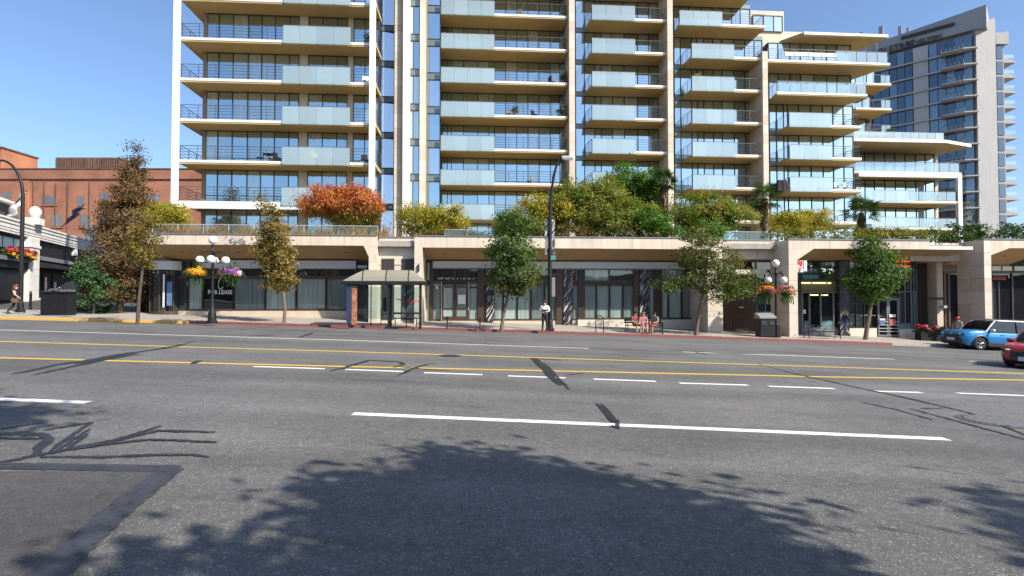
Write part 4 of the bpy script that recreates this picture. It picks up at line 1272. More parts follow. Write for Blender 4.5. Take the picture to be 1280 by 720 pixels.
panes(shops, off3, None, BG, zc0, z3k, name='clerestory_pane', mats=['teal_film', 'glass_strip'], frame='dark_frame', fw=.09, ux=us, bars=(lerp(zc0, z3k, .33), lerp(zc0, z3k, .66)))
S('ceiling_strip', 'olive_ceiling', us[0], us[-1], BG + .01, BG + .05, zd0, zc0)
panes(shops, off3, [1001, 1010, 1024, 1040, 1047], BG, zb0, zd0, name='shop_pane', mats=['shop_black'], frame='grey_frame', fw=.09)
for xa, xb_, y_ in ((1001, 1013, 353.7), (1015, 1032, 353.7), (1034, 1038, 353.9), (1012, 1022, 368.8), (1025, 1027, 368.8), (1028.5, 1034, 368.8)):
    S('ceiling_lamp', 'lit_tube', fu(xa, BG - .06), fu(xb_, BG - .06), BG - .065, BG - .05, fz(1020, y_ + .7, BG - .06), fz(1020, y_ - .7, BG - .06))
for xa, xb_ in ((1004, 1010), (1026, 1040)):
    S('window_film', 'teal_film', fu(xa, BG - .05), fu(xb_, BG - .05), BG - .055, BG - .045, zb0 + .03, fz(1020, 401, BG))
S('notice', 'paper', fu(1003, BG - .06), fu(1006, BG - .06), BG - .065, BG - .056, fz(1005, 392, BG), fz(1005, 387, BG))
S('plinth', 'grey_frame', us[0] - .1, us[-1], BG - .1, BG + .3, wz(us[-1], BG) - .5, zb0 - .01)
a, b = fu(1048.5, BG - .3), fu(1060, BG - .3)
S('patterned_column', 'swirl_b', a, b, BG - .3, BG + .3, wz(a, BG) - .3, z3k)
S('column', 'dark_frame', fu(997, BG - .2), fu(1001, BG - .2), BG - .2, BG + .2, wz(us[0], BG) - .3, z3k)
panes(shops, off3, [1060, 1068, 1078, 1086, 1094], BG, fz(1070, 410, BG), z3k, name='shop_pane', mats=['shop_black', 'shop_glass'], frame='dark_frame', bars=(zd0,))
S('plinth', 'stone_c', fu(1060, BG - .1), fu(1094, BG - .1), BG - .12, BG + .3, wz(fu(1094, BG), BG) - .5, fz(1070, 410.3, BG))
panes(shops, off3, [1094, 1108, 1122], BG, fz(1108, 372, BG), z3k, name='clerestory_pane', mats=['shop_black'], frame='dark_frame', bars=(fz(1108, 352, BG),))
panes(shops, off3, [1122, 1129, 1136.5], BG, fz(1130, 411, BG), z3k, name='shop_pane', mats=['shop_glass', 'shop_black'], frame='grey_frame', bars=(zd0,))
panes(shops, off3, [1136.5, 1140, 1143.5], BG + .3, fz(1140, 410, BG), z3k, name='shop_pane', mats=['teal_film', 'shop_glass'], frame='grey_frame', bars=(zd0,))
S('window_film', 'teal_film', fu(1123, BG - .05), fu(1136, BG - .05), BG - .055, BG - .045, fz(1130, 410, BG), fz(1130, 404, BG))
S('plinth', 'stone_c', fu(1122, BG - .1), fu(1145, BG - .1), BG - .12, BG + .5, wz(fu(1145, BG), BG) - .5, fz(1130, 411.3, BG))
# double doors with rails
d0, d1 = fu(1094.5, BG - .05), fu(1121.5, BG - .05)
dz0, dz1 = wz(d0, BG) + .02, fz(1108, 373, BG)
dm = (d0 + d1) / 2
for a, b in ((d0 + .03, dm - .01), (dm + .01, d1 - .03)):
    mb = MB(); mb.box(a, a + .1, BG - .12, BG - .05, dz0, dz1); mb.box(b - .1, b, BG - .12, BG - .05, dz0, dz1); mb.box(a + .1, b - .1, BG - .118, BG - .052, dz1 - .12, dz1); mb.box(a + .1, b - .1, BG - .118, BG - .052, dz0, dz0 + .12)
    d = mb.build('door', M['grey_frame'], shops, off=off3)
    mb = MB(); mb.box(a + .1, b - .1, BG - .09, BG - .07, dz0 + .12, dz1 - .12); mb.build('door_pane', M['shop_black'], d, off=off3)
    for h_ in (.32, .52, .74, .96):
        mb = MB(); mb.box(a + .02, b - .02, BG - .16, BG - .125, dz0 + h_, dz0 + h_ + .045); mb.build('push_rail', M['letter_grey'], d, off=off3)
for xa, xb_, ya, yb, mt in ((1098, 1105, 398, 402.5, 'sign_band'), (1098, 1104.5, 406, 400.3, 'blue_poster'), (1110, 1118, 396.5, 393, 'paper'), (1110, 1117.5, 406, 399, 'letter_red')):
    S('notice', mt, fu(xa, BG - .17), fu(xb_, BG - .17), BG - .175, BG - .165, fz(1108, max(ya, yb), BG - .17), fz(1108, min(ya, yb), BG - .17))
for y_ in (326.8, 333):
    mb = MB(); mb.tube([(fu(1120, BG - .3), BG - .3, fz(1128, y_, BG - .3)), (fu(1136, BG - .3), BG - .3, fz(1128, y_, BG - .3))], .045, 6); mb.build('neon_tube', M['neon_red'], shops, off=off3)
# hanging shop signs
mb = MB(); a, b = fu(993.5, BV + .5), fu(1003, BV + .5)
zs0, zs1 = fz(998, 340, BV + .5), fz(998, 326, BV + .5)
sg = S('blade_sign', 'paper', a, b, BV + .45, BV + .6, zs0, zs1)
M['sign_green'] = pm('green_sign', (0.03, 0.13, 0.07), rough=0.4, var=0.05)
M['sign_red'] = pm('red_sign', (0.55, 0.03, 0.03), rough=0.4, var=0.05)
M['sign_orange'] = pm('orange_sign', (0.75, 0.25, 0.03), rough=0.4, var=0.05)
S('sign_frame', 'sign_green', a - .06, b + .06, BV + .47, BV + .58, zs0 - .06, zs1 + .06)
hw = (b - a)
mb = MB()   # big numeral painted on the panel, cut by a word band
mb.extrude_y([(a + .12 * hw, zs1 - .02), (a + .10 * hw, zs1 - .24), (a + .55 * hw, zs1 - .24), (a + .34 * hw, zs0 + .02), (a + .60 * hw, zs0 + .02), (a + .92 * hw, zs1 - .20), (a + .92 * hw, zs1 - .02)][::-1], BV + .43, BV + .447)
mb.build('sign_numeral', M['sign_red'], shops, off=off3)
S('sign_word_band', 'paper', a + .05 * hw, b - .05 * hw, BV + .42, BV + .43, lerp(zs0, zs1, .32), lerp(zs0, zs1, .5))
text_mesh('ELEVEN', .13, M['sign_red'], 'lettering', shops, rel(off3, (a + b) / 2, BV + .415, lerp(zs0, zs1, .36)), rr, .003)
S('blade_sign', 'sign_band', fu(1003.8, BV + .5), fu(1008.3, BV + .5), BV + .5, BV + .58, fz(1006, 339, BV + .5), fz(1006, 325.5, BV + .5))
# ---- deep section and bay 4 -------------------------------------------
KV = 34.2
uK0, uK1 = fu(1143, 35.9), fu(1229.5, BV)
zT4 = fz(1240, 299.2, BV)
S('back_wall', 'core', uK0 - 16, uK1 + 22, 38.6, 38.9, -2.5, TERRACE_Z)
zk = fz(1190, 326.5, KV)
fascia_row(uJ2 + .1, uK1, KV, zk, zT4 - .06, 1.3)
S('deep_soffit', 'canopy_soffit', uK0, uK1, KV + .2, 38.6, zk, zk + .1)
va = 36.2
for i in range(9):
    S('timber_slat', 'wood_slat', lerp(fu(1145.5, va), fu(1169, va), i / 9) + .015, lerp(fu(1145.5, va), fu(1169, va), (i + 1) / 9) - .03, va, va + .1, wz(uK0, va) - .3, zk)
S('slat_backing', 'dark_frame', fu(1145, va), fu(1170, va), va + .102, va + .2, wz(uK0, va) - .3, zk)
S('slim_pier', 'stone', fu(1170, 35.4), fu(1177.5, 35.4), 35.4, 36.6, wz(uK0, 35) - .6, zk)
S('wall_lamp', 'letter_grey', fu(1176, 35.2), fu(1181, 35.2), 35.1, 35.4, fz(1178, 385, 35.2), fz(1178, 382, 35.2))
S('lamp_arm', 'bronze', fu(1160, 35.0), fu(1180, 35.0), 35.0, 35.06, fz(1170, 374.6, 35), fz(1170, 371.8, 35))
panes(shops, off3, [1179, 1184, 1201, 1210], 36.8, wz(uK0, 36) - .2, zk - .5, name='shop_pane', mats=['shop_glass', 'shop_black'], frame='bronze', fw=.16)
S('head_panel', 'brown_wall', fu(1178, 36.7), fu(1212, 36.7), 36.7, 36.9, zk - .5, zk)
S('notice', 'paper', fu(1186, 36.6), fu(1199, 36.6), 36.66, 36.68, fz(1192, 353, 36.7), fz(1192, 343, 36.7)) if False else None
tiled_pier(shops, off3, uK1, fu(1238.5, BV), BV, KV + .25, wz(uK1, BV) - .7, zT4 - .02, 0.78, faces='front left right', depth_cols=2)
uL4 = fu(1320, BV)
z4b, z4k = fz(1260, 310, BV), fz(1260, 331, BG)
fascia_row(fu(1238.5, BV) + .005, uL4, BV, z4b, zT4 - .02, 1.6)
coping(uK1 - .05, uL4, BV, BV + .4, zT4 - .02)
canopy(fu(1247, BV), uL4, BV + .2, BG + .05, z4b + .005, z4k, du=(-.8, 0))
gusset(fu(1238.5, BV) - .02, fu(1262, BV), BV, fz(1236, 319, BV), z4b, left=True)
panes(shops, off3, [1238, 1246, 1263, 1281, 1300, 1318], BG, wz(fu(1260, BG), BG), fz(1260, 340, BG), name='shop_pane', mats=['shop_black', 'shop_black', 'shop_glass'], frame='dark_frame', fw=.1)
for xa, xb_ in ((1239, 1250), (1252, 1264), (1267, 1279), (1281, 1293)):
    S('transom_pane', 'shop_glass', fu(xa, BG), fu(xb_, BG), BG - .02, BG + .02, fz(1260, 338.5, BG), fz(1260, 333, BG))
S('transom_frame', 'brown_wall', fu(1237, BG), uL4, BG + .02, BG + .15, fz(1260, 340, BG), z4k)
S('sign_board', 'shop_black', fu(1238.5, BG - .1), fu(1259, BG - .1), BG - .12, BG - .03, fz(1248, 351.5, BG), fz(1248, 342, BG))
u, z = fp(1248.6, 349.8, BG - .13)
text_mesh('ALEHOUSE', .30, M['letter_red'], 'lettering', shops, rel(off3, u, BG - .14, z), rr, .01, xs=.68)
# ------------------------------------------------------------------ hotel tower far right
M['hotel_wall'] = pm('hotel_concrete', (0.36, 0.355, 0.355), rough=0.8, var=0.05, scale=0.3, streak=0.1)
M['hotel_panel'] = pm('hotel_panel', (0.50, 0.48, 0.46), rough=0.75, var=0.04, scale=0.3, streak=0.06)
M['hotel_slab'] = pm('hotel_slab_edge', (0.48, 0.46, 0.44), rough=0.8, var=0.06)
M['hotel_glass'] = glass_mat('hotel_glass', (0.025, 0.032, 0.045), 0.18, (0.6, 0.7, 0.82))
M['hotel_glass_b'] = glass_mat('hotel_glass_curtain', (0.12, 0.16, 0.18), 0.22, (0.6, 0.74, 0.88))
M['hotel_letter'] = pm('dark_sign_letters', (0.09, 0.06, 0.06), rough=0.6, var=0.05)
hp = at(1225, 300, 104.0)
ang = math.atan2(0.691, -0.723)          # facade runs away to the left
ht = at(1225, 22, 104.0).z
base_z = -4.0
hotel = thing('hotel_tower', 'tall grey hotel tower with dark blue window bands behind the apartments', 'hotel', (hp.x, hp.y, base_z), ang)
# local frame: x along the facade (away to the left), y to the back (away from camera), origin at the near corner
# rotate so that +y points away from the viewer: facade normal towards camera is local +y or -y
sgn = -1.0
HL, HD = 34.0, 16.0
H_TOP = ht - base_z
FLH = 3.0
mb = MB(); mb.box(0, HL, sgn * HD, sgn * 0.5, 0, H_TOP - .5); mb.build('tower_wall', M['hotel_wall'], hotel)
# parapet that lifts to the near corner
mb = MB(); mb.poly([(-1.6, .8, H_TOP - 2.4), (HL, .2, H_TOP - 2.4), (HL, .2, H_TOP - 1.4), (-1.6, .8, H_TOP + 1.6), (-1.6, -HD, H_TOP - 2.4), (HL, -HD, H_TOP - 2.4), (HL, -HD, H_TOP - 1.4), (-1.6, -HD, H_TOP + 1.6)],
                   [(0, 1, 2, 3), (5, 4, 7, 6), (4, 0, 3, 7), (1, 5, 6, 2), (3, 2, 6, 7), (4, 5, 1, 0)]); mb.build('parapet', M['hotel_wall'], hotel)
mb = MB(); mb.box(3.0, 11.5, .78, .95, H_TOP - .75, H_TOP - .15); mb.build('roof_slot', M['dark_frame'], hotel)
mb = MB(); mb.box(12, 30, -9, -2, H_TOP - 1.6, H_TOP + 1.4); mb.build('plant_room', M['hotel_glass_b'], hotel)
for x, h_, w_ in ((10.5, 2.4, .5), (11.8, 3.2, .6), (15, 4.3, .8), (18.5, 4.2, .8), (23.5, 4.0, 1.2), (27, 3.0, .6), (29.5, 2.6, .5)):
    mb = MB(); mb.box(x, x + w_, -2.2, -1.8, H_TOP + h_ - 2.6, H_TOP + h_); mb.tube([(x + w_ / 2, -2.3, H_TOP - 2), (x + w_ / 2, -2.3, H_TOP + h_)], .07, 5); mb.build('rooftop_antenna', M['hotel_wall'], hotel)
def hx(px):           # pixel column -> distance along the facade
    t = (px - CX) / F_PX
    return (hp.x - t * hp.y) / (0.723 + 0.691 * t)
zones = [(1167, 1222), (1117, 1146), (1096, 1116.5), (1066, 1094), (1040, 1064)]
nfl = 17
for k in range(nfl):
    z1 = H_TOP - 3.0 - k * FLH
    z0 = z1 - FLH
    mb = MB(); mb.box(-.3, HL, .5, 1.15, z0 - .12, z0 + .12); mb.build('floor_slab', M['hotel_slab'], hotel)
    mb = MB(); xa, xb = hx(1229), hx(1181)
    mb.prism([(xa, 1.15), (xb, 1.15), (xb - .4, 2.3), (xa + 2.0, 2.3)][::-1], z0 - .1, z0 + .1); mb.build('balcony_slab', M['hotel_slab'], hotel)
    mb = MB(); mb.tube([(xa + 2.0, 2.25, z0 + 1.0), (xb - .4, 2.25, z0 + 1.0)], .05, 4)
    for i in range(6): mb.tube([(lerp(xa + 2.0, xb - .4, i / 5), 2.25, z0 + .1), (lerp(xa + 2.0, xb - .4, i / 5), 2.25, z0 + 1.0)], .035, 4, False)
    mb.build('railing', M['rail_metal'], hotel)
    for zi, (p0, p1) in enumerate(zones):
        xa, xb = hx(p1), hx(p0)
        npn = (5, 3, 2, 2, 2)[zi]
        if k > 11 and zi > 1: continue
        for i in range(npn):
            a, b = lerp(xa, xb, i / npn) + .05, lerp(xa, xb, (i + 1) / npn) - .05
            dep = 0.56 if not (zi == 0 and 1 <= i <= 3) else 0.53
            piece('window_pane', M[rng.choice(['hotel_glass', 'hotel_glass', 'hotel_glass_b']) if not (zi == 0 and i == 0) else 'hotel_glass_b'], hotel, a, b, dep - .05, dep, z0 + .14, z1 - .16)
    # pale panel between the window bands
    piece('wall_panel', M['hotel_panel'], hotel, hx(1166), hx(1147), .5, .75, z0 + .13, z1 - .13)
# flat fin wall that faces the street at the near corner, windows and balconies beyond it
fin = Matrix.Rotation(-ang, 3, 'Z')
def hl(X, Y, z):
    v = fin @ Vector((X - hp.x, Y - hp.y, 0)); return (v.x, v.y, z)
q0, q1, q2 = at(1225, 300, 103.6), at(1249.5, 300, 104.2), at(1249.5, 300, 107)
zt0 = H_TOP - .5
def quad_prism(pts, z0, z1, tops=None):
    mb = MB(); n = len(pts)
    lo = [hl(p[0], p[1], z0) for p in pts]; hi = [hl(p[0], p[1], (tops[i] if tops else z1)) for i, p in enumerate(pts)]
    mb.poly(lo + hi, [tuple(range(n - 1, -1, -1)), tuple(range(n, 2 * n))] + [(i, (i + 1) % n, n + (i + 1) % n, n + i) for i in range(n)])
    return mb
quad_prism([(q0.x, q0.y), (q1.x, q1.y), (q1.x + .4, q1.y + 8), (q0.x, q0.y + 8)], 0, 0, [zt0 - 1.3, zt0 + .6, zt0 + .6, zt0 - 1.3]).build('fin_wall', M['hotel_wall'], hotel)
w0, w1 = at(1250, 300, 108), at(1259.5, 300, 108)
quad_prism([(w0.x, w0.y), (w1.x, w1.y), (w1.x + 2, w1.y + 10), (w0.x, w0.y + 10)], 0, zt0 - .4).build('end_wall', M['hotel_wall'], hotel)
r0, r1 = at(1250, 300, 107.4), at(1266.5, 300, 107.4)
quad_prism([(r0.x, r0.y), (r1.x, r1.y), (r1.x, r1.y + 8), (r0.x, r0.y + 8)], 0, 0, None) if False else None
mb = MB(); 
lo = [hl(p.x, p.y, H_TOP - 4.2) for p in (r0, at(1259, 300, 107.4))] + [hl(p.x, p.y, H_TOP - .2) for p in (r1, r0)]
hi = [(p[0] + 0, p[1], p[2]) for p in lo]
quad_prism([(r0.x, r0.y), (r1.x, r1.y), (r1.x + .2, r1.y + 8), (r0.x, r0.y + 8)], H_TOP - 3.4, 0, [H_TOP - 1.6, H_TOP - .9, H_TOP - .9, H_TOP - 1.6]).build('end_parapet', M['hotel_wall'], hotel)
for k in range(nfl):
    z1 = H_TOP - 3.6 - k * FLH
    z0 = z1 - FLH
    a, b = at(1250.6, 300, 107.9), at(1258.5, 300, 107.9)
    quad_prism([(a.x, a.y), (b.x, b.y), (b.x, b.y + .1), (a.x, a.y + .1)], z0 + .5, z1).build('end_window', M['hotel_glass'], hotel)
    c0, c1 = at(1259.5, 300, 108.5), at(1274.5 + (k % 2) * .5, 300, 108.5)
    quad_prism([(c0.x, c0.y), (c1.x, c1.y), (c1.x + .3, c1.y + 3), (c0.x, c0.y + 3)], z0, 0, [z0 + 1.0, z0 + .25, z0 + .25, z0 + 1.0]).build('end_balcony', M['hotel_wall'], hotel)
    g = quad_prism([(c0.x, c0.y + .1), (c1.x - .3, c1.y + .1), (c1.x - .3, c1.y + .16), (c0.x, c0.y + .16)], z0 + .9, z0 + 1.6); g.build('balcony_guard', M['clear_panel'], hotel)
# roof sign lettering
zs = H_TOP - 2.05
text_mesh('DOUBLETREE', 1.75, M['hotel_letter'], 'lettering', hotel, (hx(1150), .85, zs - .55), (R(90), 0, R(180)), .06, align='RIGHT', bold=.02, xs=.92)
text_mesh('BY HILTON', 1.1, M['hotel_letter'], 'lettering', hotel, (hx(1184), .85, zs - .35), (R(90), 0, R(180)), .06, align='RIGHT', bold=.02, xs=1.0)

# ------------------------------------------------------------------ brick building far left
def brick_mat(name, c1, c2, mortar, scale=9.0):
    m, nt, b = nmat(name)
    L = nt.links.new
    geo = N(nt, 'ShaderNodeNewGeometry')
    sx = N(nt, 'ShaderNodeSeparateXYZ'); L(geo.outputs['Position'], sx.inputs[0])
    cb = N(nt, 'ShaderNodeCombineXYZ'); L(sx.outputs['X'], cb.inputs['X']); L(sx.outputs['Z'], cb.inputs['Y'])
    br = N(nt, 'ShaderNodeTexBrick'); br.inputs['Scale'].default_value = 1.0; br.inputs['Brick Width'].default_value = .42; br.inputs['Row Height'].default_value = .14; br.inputs['Mortar Size'].default_value = .012
    br.inputs['Color1'].default_value = c4(c1); br.inputs['Color2'].default_value = c4(c2); br.inputs['Mortar'].default_value = c4(mortar)
    L(cb.outputs[0], br.inputs['Vector'])
    n = N(nt, 'ShaderNodeTexNoise', Scale=.35, Detail=5.0); L(geo.outputs['Position'], n.inputs['Vector'])
    r = N(nt, 'ShaderNodeValToRGB'); r.color_ramp.elements[0].position = .3; r.color_ramp.elements[0].color = (.72, .7, .68, 1); r.color_ramp.elements[1].position = .7; r.color_ramp.elements[1].color = (1.15, 1.12, 1.1, 1)
    L(n.outputs['Fac'], r.inputs['Fac'])
    mx = N(nt, 'ShaderNodeMixRGB', blend_type='MULTIPLY'); mx.inputs['Fac'].default_value = 1
    L(br.outputs['Color'], mx.inputs['Color1']); L(r.outputs['Color'], mx.inputs['Color2']); L(mx.outputs['Color'], b.inputs['Base Color'])
    b.inputs['Roughness'].default_value = .85
    return m
M['brick'] = brick_mat('red_brick', (0.40, 0.165, 0.10), (0.34, 0.135, 0.08), (0.33, 0.21, 0.155))
M['brick_dk'] = brick_mat('dark_red_brick', (0.34, 0.145, 0.09), (0.29, 0.12, 0.075), (0.30, 0.19, 0.14))
M['brick_or'] = brick_mat('orange_brick', (0.45, 0.18, 0.085), (0.40, 0.155, 0.075), (0.36, 0.22, 0.14))
M['rust'] = pm('rusty_cladding', (0.17, 0.095, 0.07), rough=0.7, var=0.25, scale=1.5, streak=0.45)
BY = 80.0
bl, bm = at(-60, 300, BY), at(262, 300, BY)
brick = thing('brick_building', 'large red brick building with few small windows rising behind the corner at far left', 'brick building', (bl.x, BY, 0), 0)
def BP(x, y): p = at(x, y, BY); return p.x - bl.x, p.z
zt = BP(100, 212)[1]
mb = MB(); mb.box(0, bm.x - bl.x, 0, 14, 0, BP(100, 224)[1]); mb.build('wall', M['brick'], brick)
mb = MB(); mb.box(-.1, bm.x - bl.x + .1, -.22, 14, BP(100, 224)[1], zt); mb.build('parapet', M['brick_dk'], brick)
mb = MB(); mb.box(-.15, bm.x - bl.x + .15, -.3, 14, zt, zt + .15); mb.build('coping', M['rust'], brick)
xb_blk, z_blk = -73.6 - bl.x, at(0, 185, 80.3).z
mb = MB(); mb.box(xb_blk - 12, xb_blk, .3, 6.4, zt, z_blk); mb.build('upper_block', M['brick_or'], brick)
mb = MB(); mb.box(xb_blk - 12, xb_blk + .15, .15, 6.5, z_blk, z_blk + .2); mb.build('upper_coping', M['rust'], brick)
mb = MB(); mb.box(BP(65, 205)[0], BP(146, 205)[0], .6, 4, zt, BP(100, 195.5)[1]); mb.build('roof_plant_room', M['rust'], brick)
for i in range(28):
    x = lerp(BP(65, 205)[0], BP(146, 205)[0], (i + .5) / 28)
    piece('cladding_rib', M['rust'], brick, x - .05, x + .05, .52, .62, zt + .1, BP(100, 196)[1])
piece('pilaster', M['brick_or'], brick, BP(33, 0)[0], BP(41.5, 0)[0], -.12, .02, 4, BP(0, 226)[1])
M['pane_grey'] = glass_mat('old_window_glass', (0.14, 0.13, 0.11), .16, (.8, .9, 1))
for x0, x1, y0, y1 in ((53, 71, 245, 255.5), (97, 106, 244.5, 258), (64, 79, 268.5, 283), (100.5, 114, 268.5, 283), (3, 15, 240, 248), (125, 137, 241, 252), (124, 138, 268, 282), (160, 175, 243, 256), (160, 175, 268, 283), (8, 24, 262, 276), (186, 200, 243, 256)):
    (a, za), (b, zb_) = BP(x0, y1), BP(x1, y0)
    mb = MB(); mb.box(a - .06, b + .06, -.04, .02, za - .06, zb_ + .06)
    f = mb.build('window', M['brick_dk'], brick)
    n = 3 if x1 - x0 > 14 else 2
    for i in range(n):
        mb = MB(); mb.box(lerp(a, b, i / n) + .05, lerp(a, b, (i + 1) / n) - .05, -.07, -.042, za + .05, zb_ - .05); mb.build('pane', M['pane_grey'], f)
    mb = MB(); mb.box(a - .12, b + .12, -.14, .02, za - .22, za - .065); mb.build('sill', M['brick_or'], f)
for px in (47.5, 61, 75, 90, 117):
    x = BP(px, 0)[0]
    mb = MB(); mb.tube([(x, -.1, 4), (x, -.1, BP(px, 226 if px != 75 else 229)[1])], .07, 6); mb.build('downpipe', M['rust'], brick)

# ------------------------------------------------------------------ white classical shop building on the left corner
M['white_stucco'] = pm('white_stucco', (0.74, 0.72, 0.68), rough=0.7, var=0.06, scale=1.0, streak=0.15)
M['black_paint'] = pm('black_paint', (0.012, 0.012, 0.014), rough=0.6, spec=0.25, var=0.15)
M['slate'] = pm('dark_slate', (0.05, 0.05, 0.055), rough=0.7, var=0.25, scale=3)
M['grey_sign'] = pm('grey_sign_strip', (0.16, 0.17, 0.18), rough=0.5, var=0.1)
wp = at(46, 373, 45.0)
wdir = math.atan2(0.936, -0.353)
# local x runs away from the camera along the side street, local y to the left (into the building)
wz0 = gz(wp.x, wp.y) - .3
white = thing('corner_shop', 'white classical corner shop with cornice, pillar with ball finial and flower boxes', 'shop building', (wp.x, wp.y, wz0), wdir)
def wl(px):      # pixel column -> distance along the wall
    t = (px - CX) / F_PX
    # (wp.x - .353 L) / (wp.y + .936 L) = t
    return (wp.x - t * wp.y) / (0.353 + 0.936 * t)
def wzz(px, py):
    L_ = wl(px); return CAMZ + at(px, py, wp.y + .936 * L_).z - CAMZ - wz0
x_near, x_far = wl(-40), wl(108)
zc0, zc1 = wzz(40, 298), wzz(40, 281)
mb = MB(); mb.box(x_near, x_far + 8, .35, 12, 0, zc0); mb.build('wall', M['black_paint'], white)
# cornice of stepped mouldings
steps = [(0, .03), (.16, .07), (.34, .11), (.62, .17), (.86, .24), (1.0, .24)]
for i in range(len(steps) - 1):
    a, b = lerp(zc0, zc1, steps[i][0]), lerp(zc0, zc1, steps[i + 1][0])
    mb = MB(); mb.box(x_near, x_far + 8, -steps[i][1], 3, a, b - .002); mb.build('cornice', M['white_stucco'], white)
# pillars
for L0, L1 in ((wl(33.5) , 0.0), (x_far, x_far + 1.0)):
    mb = MB(); mb.box(L0, L1, -.12, .5, 0, zc0 - .002); mb.build('pillar', M['white_stucco'], white)
    mb = MB(); mb.box(L0 - .1, L1 + .1, -.22, .5, 0, .5); mb.build('pillar_base', M['white_stucco'], white)
    mb = MB(); mb.box(L0 - .1, L1 + .1, -.2, .5, zc0 - .75, zc0 - .55); mb.build('capital', M['white_stucco'], white)
    for i in range(7):
        mb = MB(); mb.box(L0 + .02, L1 - .02, -.135, -.118, .55 + i * .55, .55 + i * .55 + .5); mb.build('pillar_block', M['white_stucco'], white)
    mb = MB(); c = (L0 + L1) / 2; mb.box(c - .5, c + .5, -.55, .35, zc1, zc1 + .5); mb.lathe([(.18, .5), (.3, .62), (.42, .9), (.4, 1.15), (.25, 1.36), (.08, 1.46)], 14, (c, -.1, zc1)); mb.build('finial', M['white_stucco'], white, True)
# near shopfront: windows, flower box band, sign, dark glass
na, nb = x_near, wl(33.5)
for i in range(5):
    a, b = lerp(na, nb, i / 5) + .08, lerp(na, nb, (i + 1) / 5) - .08
    piece('upper_pane', M['shop_glass'], white, a, b, .26, .3, wzz(20, 311), wzz(20, 298))
piece('flower_trough', M['grey_sign'], white, na, nb, -.25, .1, wzz(20, 327), wzz(20, 322))
piece('sign_strip', M['black_paint'], white, na, nb, -.05, .34, wzz(20, 336), wzz(20, 327.3))
piece('shop_pane', M['black_paint'], white, na + .1, nb - .1, .2, .3, .3, wzz(20, 338))
# far shopfront: dark boarded upper windows, sign strip, awning, doors with notices
fa, fb = .02, x_far - .02
for i in range(7):
    a, b = lerp(fa, fb, i / 7) + .06, lerp(fa, fb, (i + 1) / 7) - .06
    piece('upper_panel', M['black_paint'], white, a, b, .24, .34, wzz(70, 323), wzz(70, 303))
piece('sign_strip', M['grey_sign'], white, fa, fb, .05, .34, wzz(70, 328), wzz(70, 323.4))
mb = MB(); mb.extrude_x([(.34, wzz(70, 337)), (.34, wzz(70, 329)), (-.9, wzz(70, 336)), (-.9, wzz(70, 338))], fa, fb); mb.build('awning', M['black_paint'], white)
for i, px in enumerate((51, 62, 73.5)):
    c = wl(px)
    mb = MB(); mb.box(c - .55, c + .55, .28, .34, .1, 2.5); d = mb.build('door', M['black_paint'], white)
    mb = MB(); mb.box(c - .22, c + .22, .26, .278, 1.35, 1.9); mb.build('notice', M['paper'], d)
piece('side_frame', M['paper'], white, wl(93), wl(96), .0, .3, wzz(94, 320), wzz(94, 309))
# mansard roof piece behind the cornice
mb = MB(); a, b = x_near, wl(49)
mb.poly([(a, 2, zc1), (b, 2, zc1), (b, 2, zc1 + 1.6), (a, 2, zc1 + 1.7), (a, 9, zc1), (b, 9, zc1), (b, 9, zc1 + 1.6), (a, 9, zc1 + 1.7)], [(0, 1, 2, 3), (5, 4, 7, 6), (4, 0, 3, 7), (1, 5, 6, 2), (3, 2, 6, 7)])
mb.build('attic', M['slate'], white)
mb = MB(); mb.box(a, b + .5, 1.5, 9.3, zc1 + 1.65, zc1 + 1.85); mb.build('attic_eave', M['white_stucco'], white)

# flags leaning out from the parapet
M['flag_white'] = pm('white_flag', (0.62, 0.63, 0.66), rough=0.8, var=0.12)
M['flag_blue'] = pm('navy_flag', (0.05, 0.06, 0.11), rough=0.8, var=0.2)
def flag(label, px, pix, Y, mat):
    b = at(px[0], px[1], Y)
    t = thing('flag', label, 'flag', b, 0)
    tip = at(px[2], px[3], Y) - b
    mb = MB(); mb.tube([(0, 0, 0), tip], .035, 6); mb.build('flag_pole', M['black_paint'], t)
    P = [at(x, y, Y) - b for x, y in pix]
    mb = MB(); n = 10; vs = []; fs = []
    for i in range(n + 1):
        for j in range(4):
            a = P[0].lerp(P[1], i / n); c = P[3].lerp(P[2], i / n); p = a.lerp(c, j / 3)
            vs.append((p.x, p.y + .16 * math.sin(i * 1.1 + j * .5), p.z))
    for i in range(n):
        for j in range(3):
            k = i * 4 + j; fs.append((k, k + 4, k + 5, k + 1))
    mb.poly(vs, fs); o = mb.build('flag_cloth', mat, t, True)
    s = o.modifiers.new('cloth', 'SOLIDIFY'); s.thickness = .012
flag('pale flag hanging from a leaning pole above the white corner shop', (2, 273, 34, 238), [(4, 272), (27, 243), (33, 240), (20, 268)], 43.5, M['flag_white'])
flag('dark navy flag hanging from a leaning pole before the red brick wall', (77, 284, 106, 255), [(79, 283), (92, 263), (105, 256), (98, 268)], 50.0, M['flag_blue'])
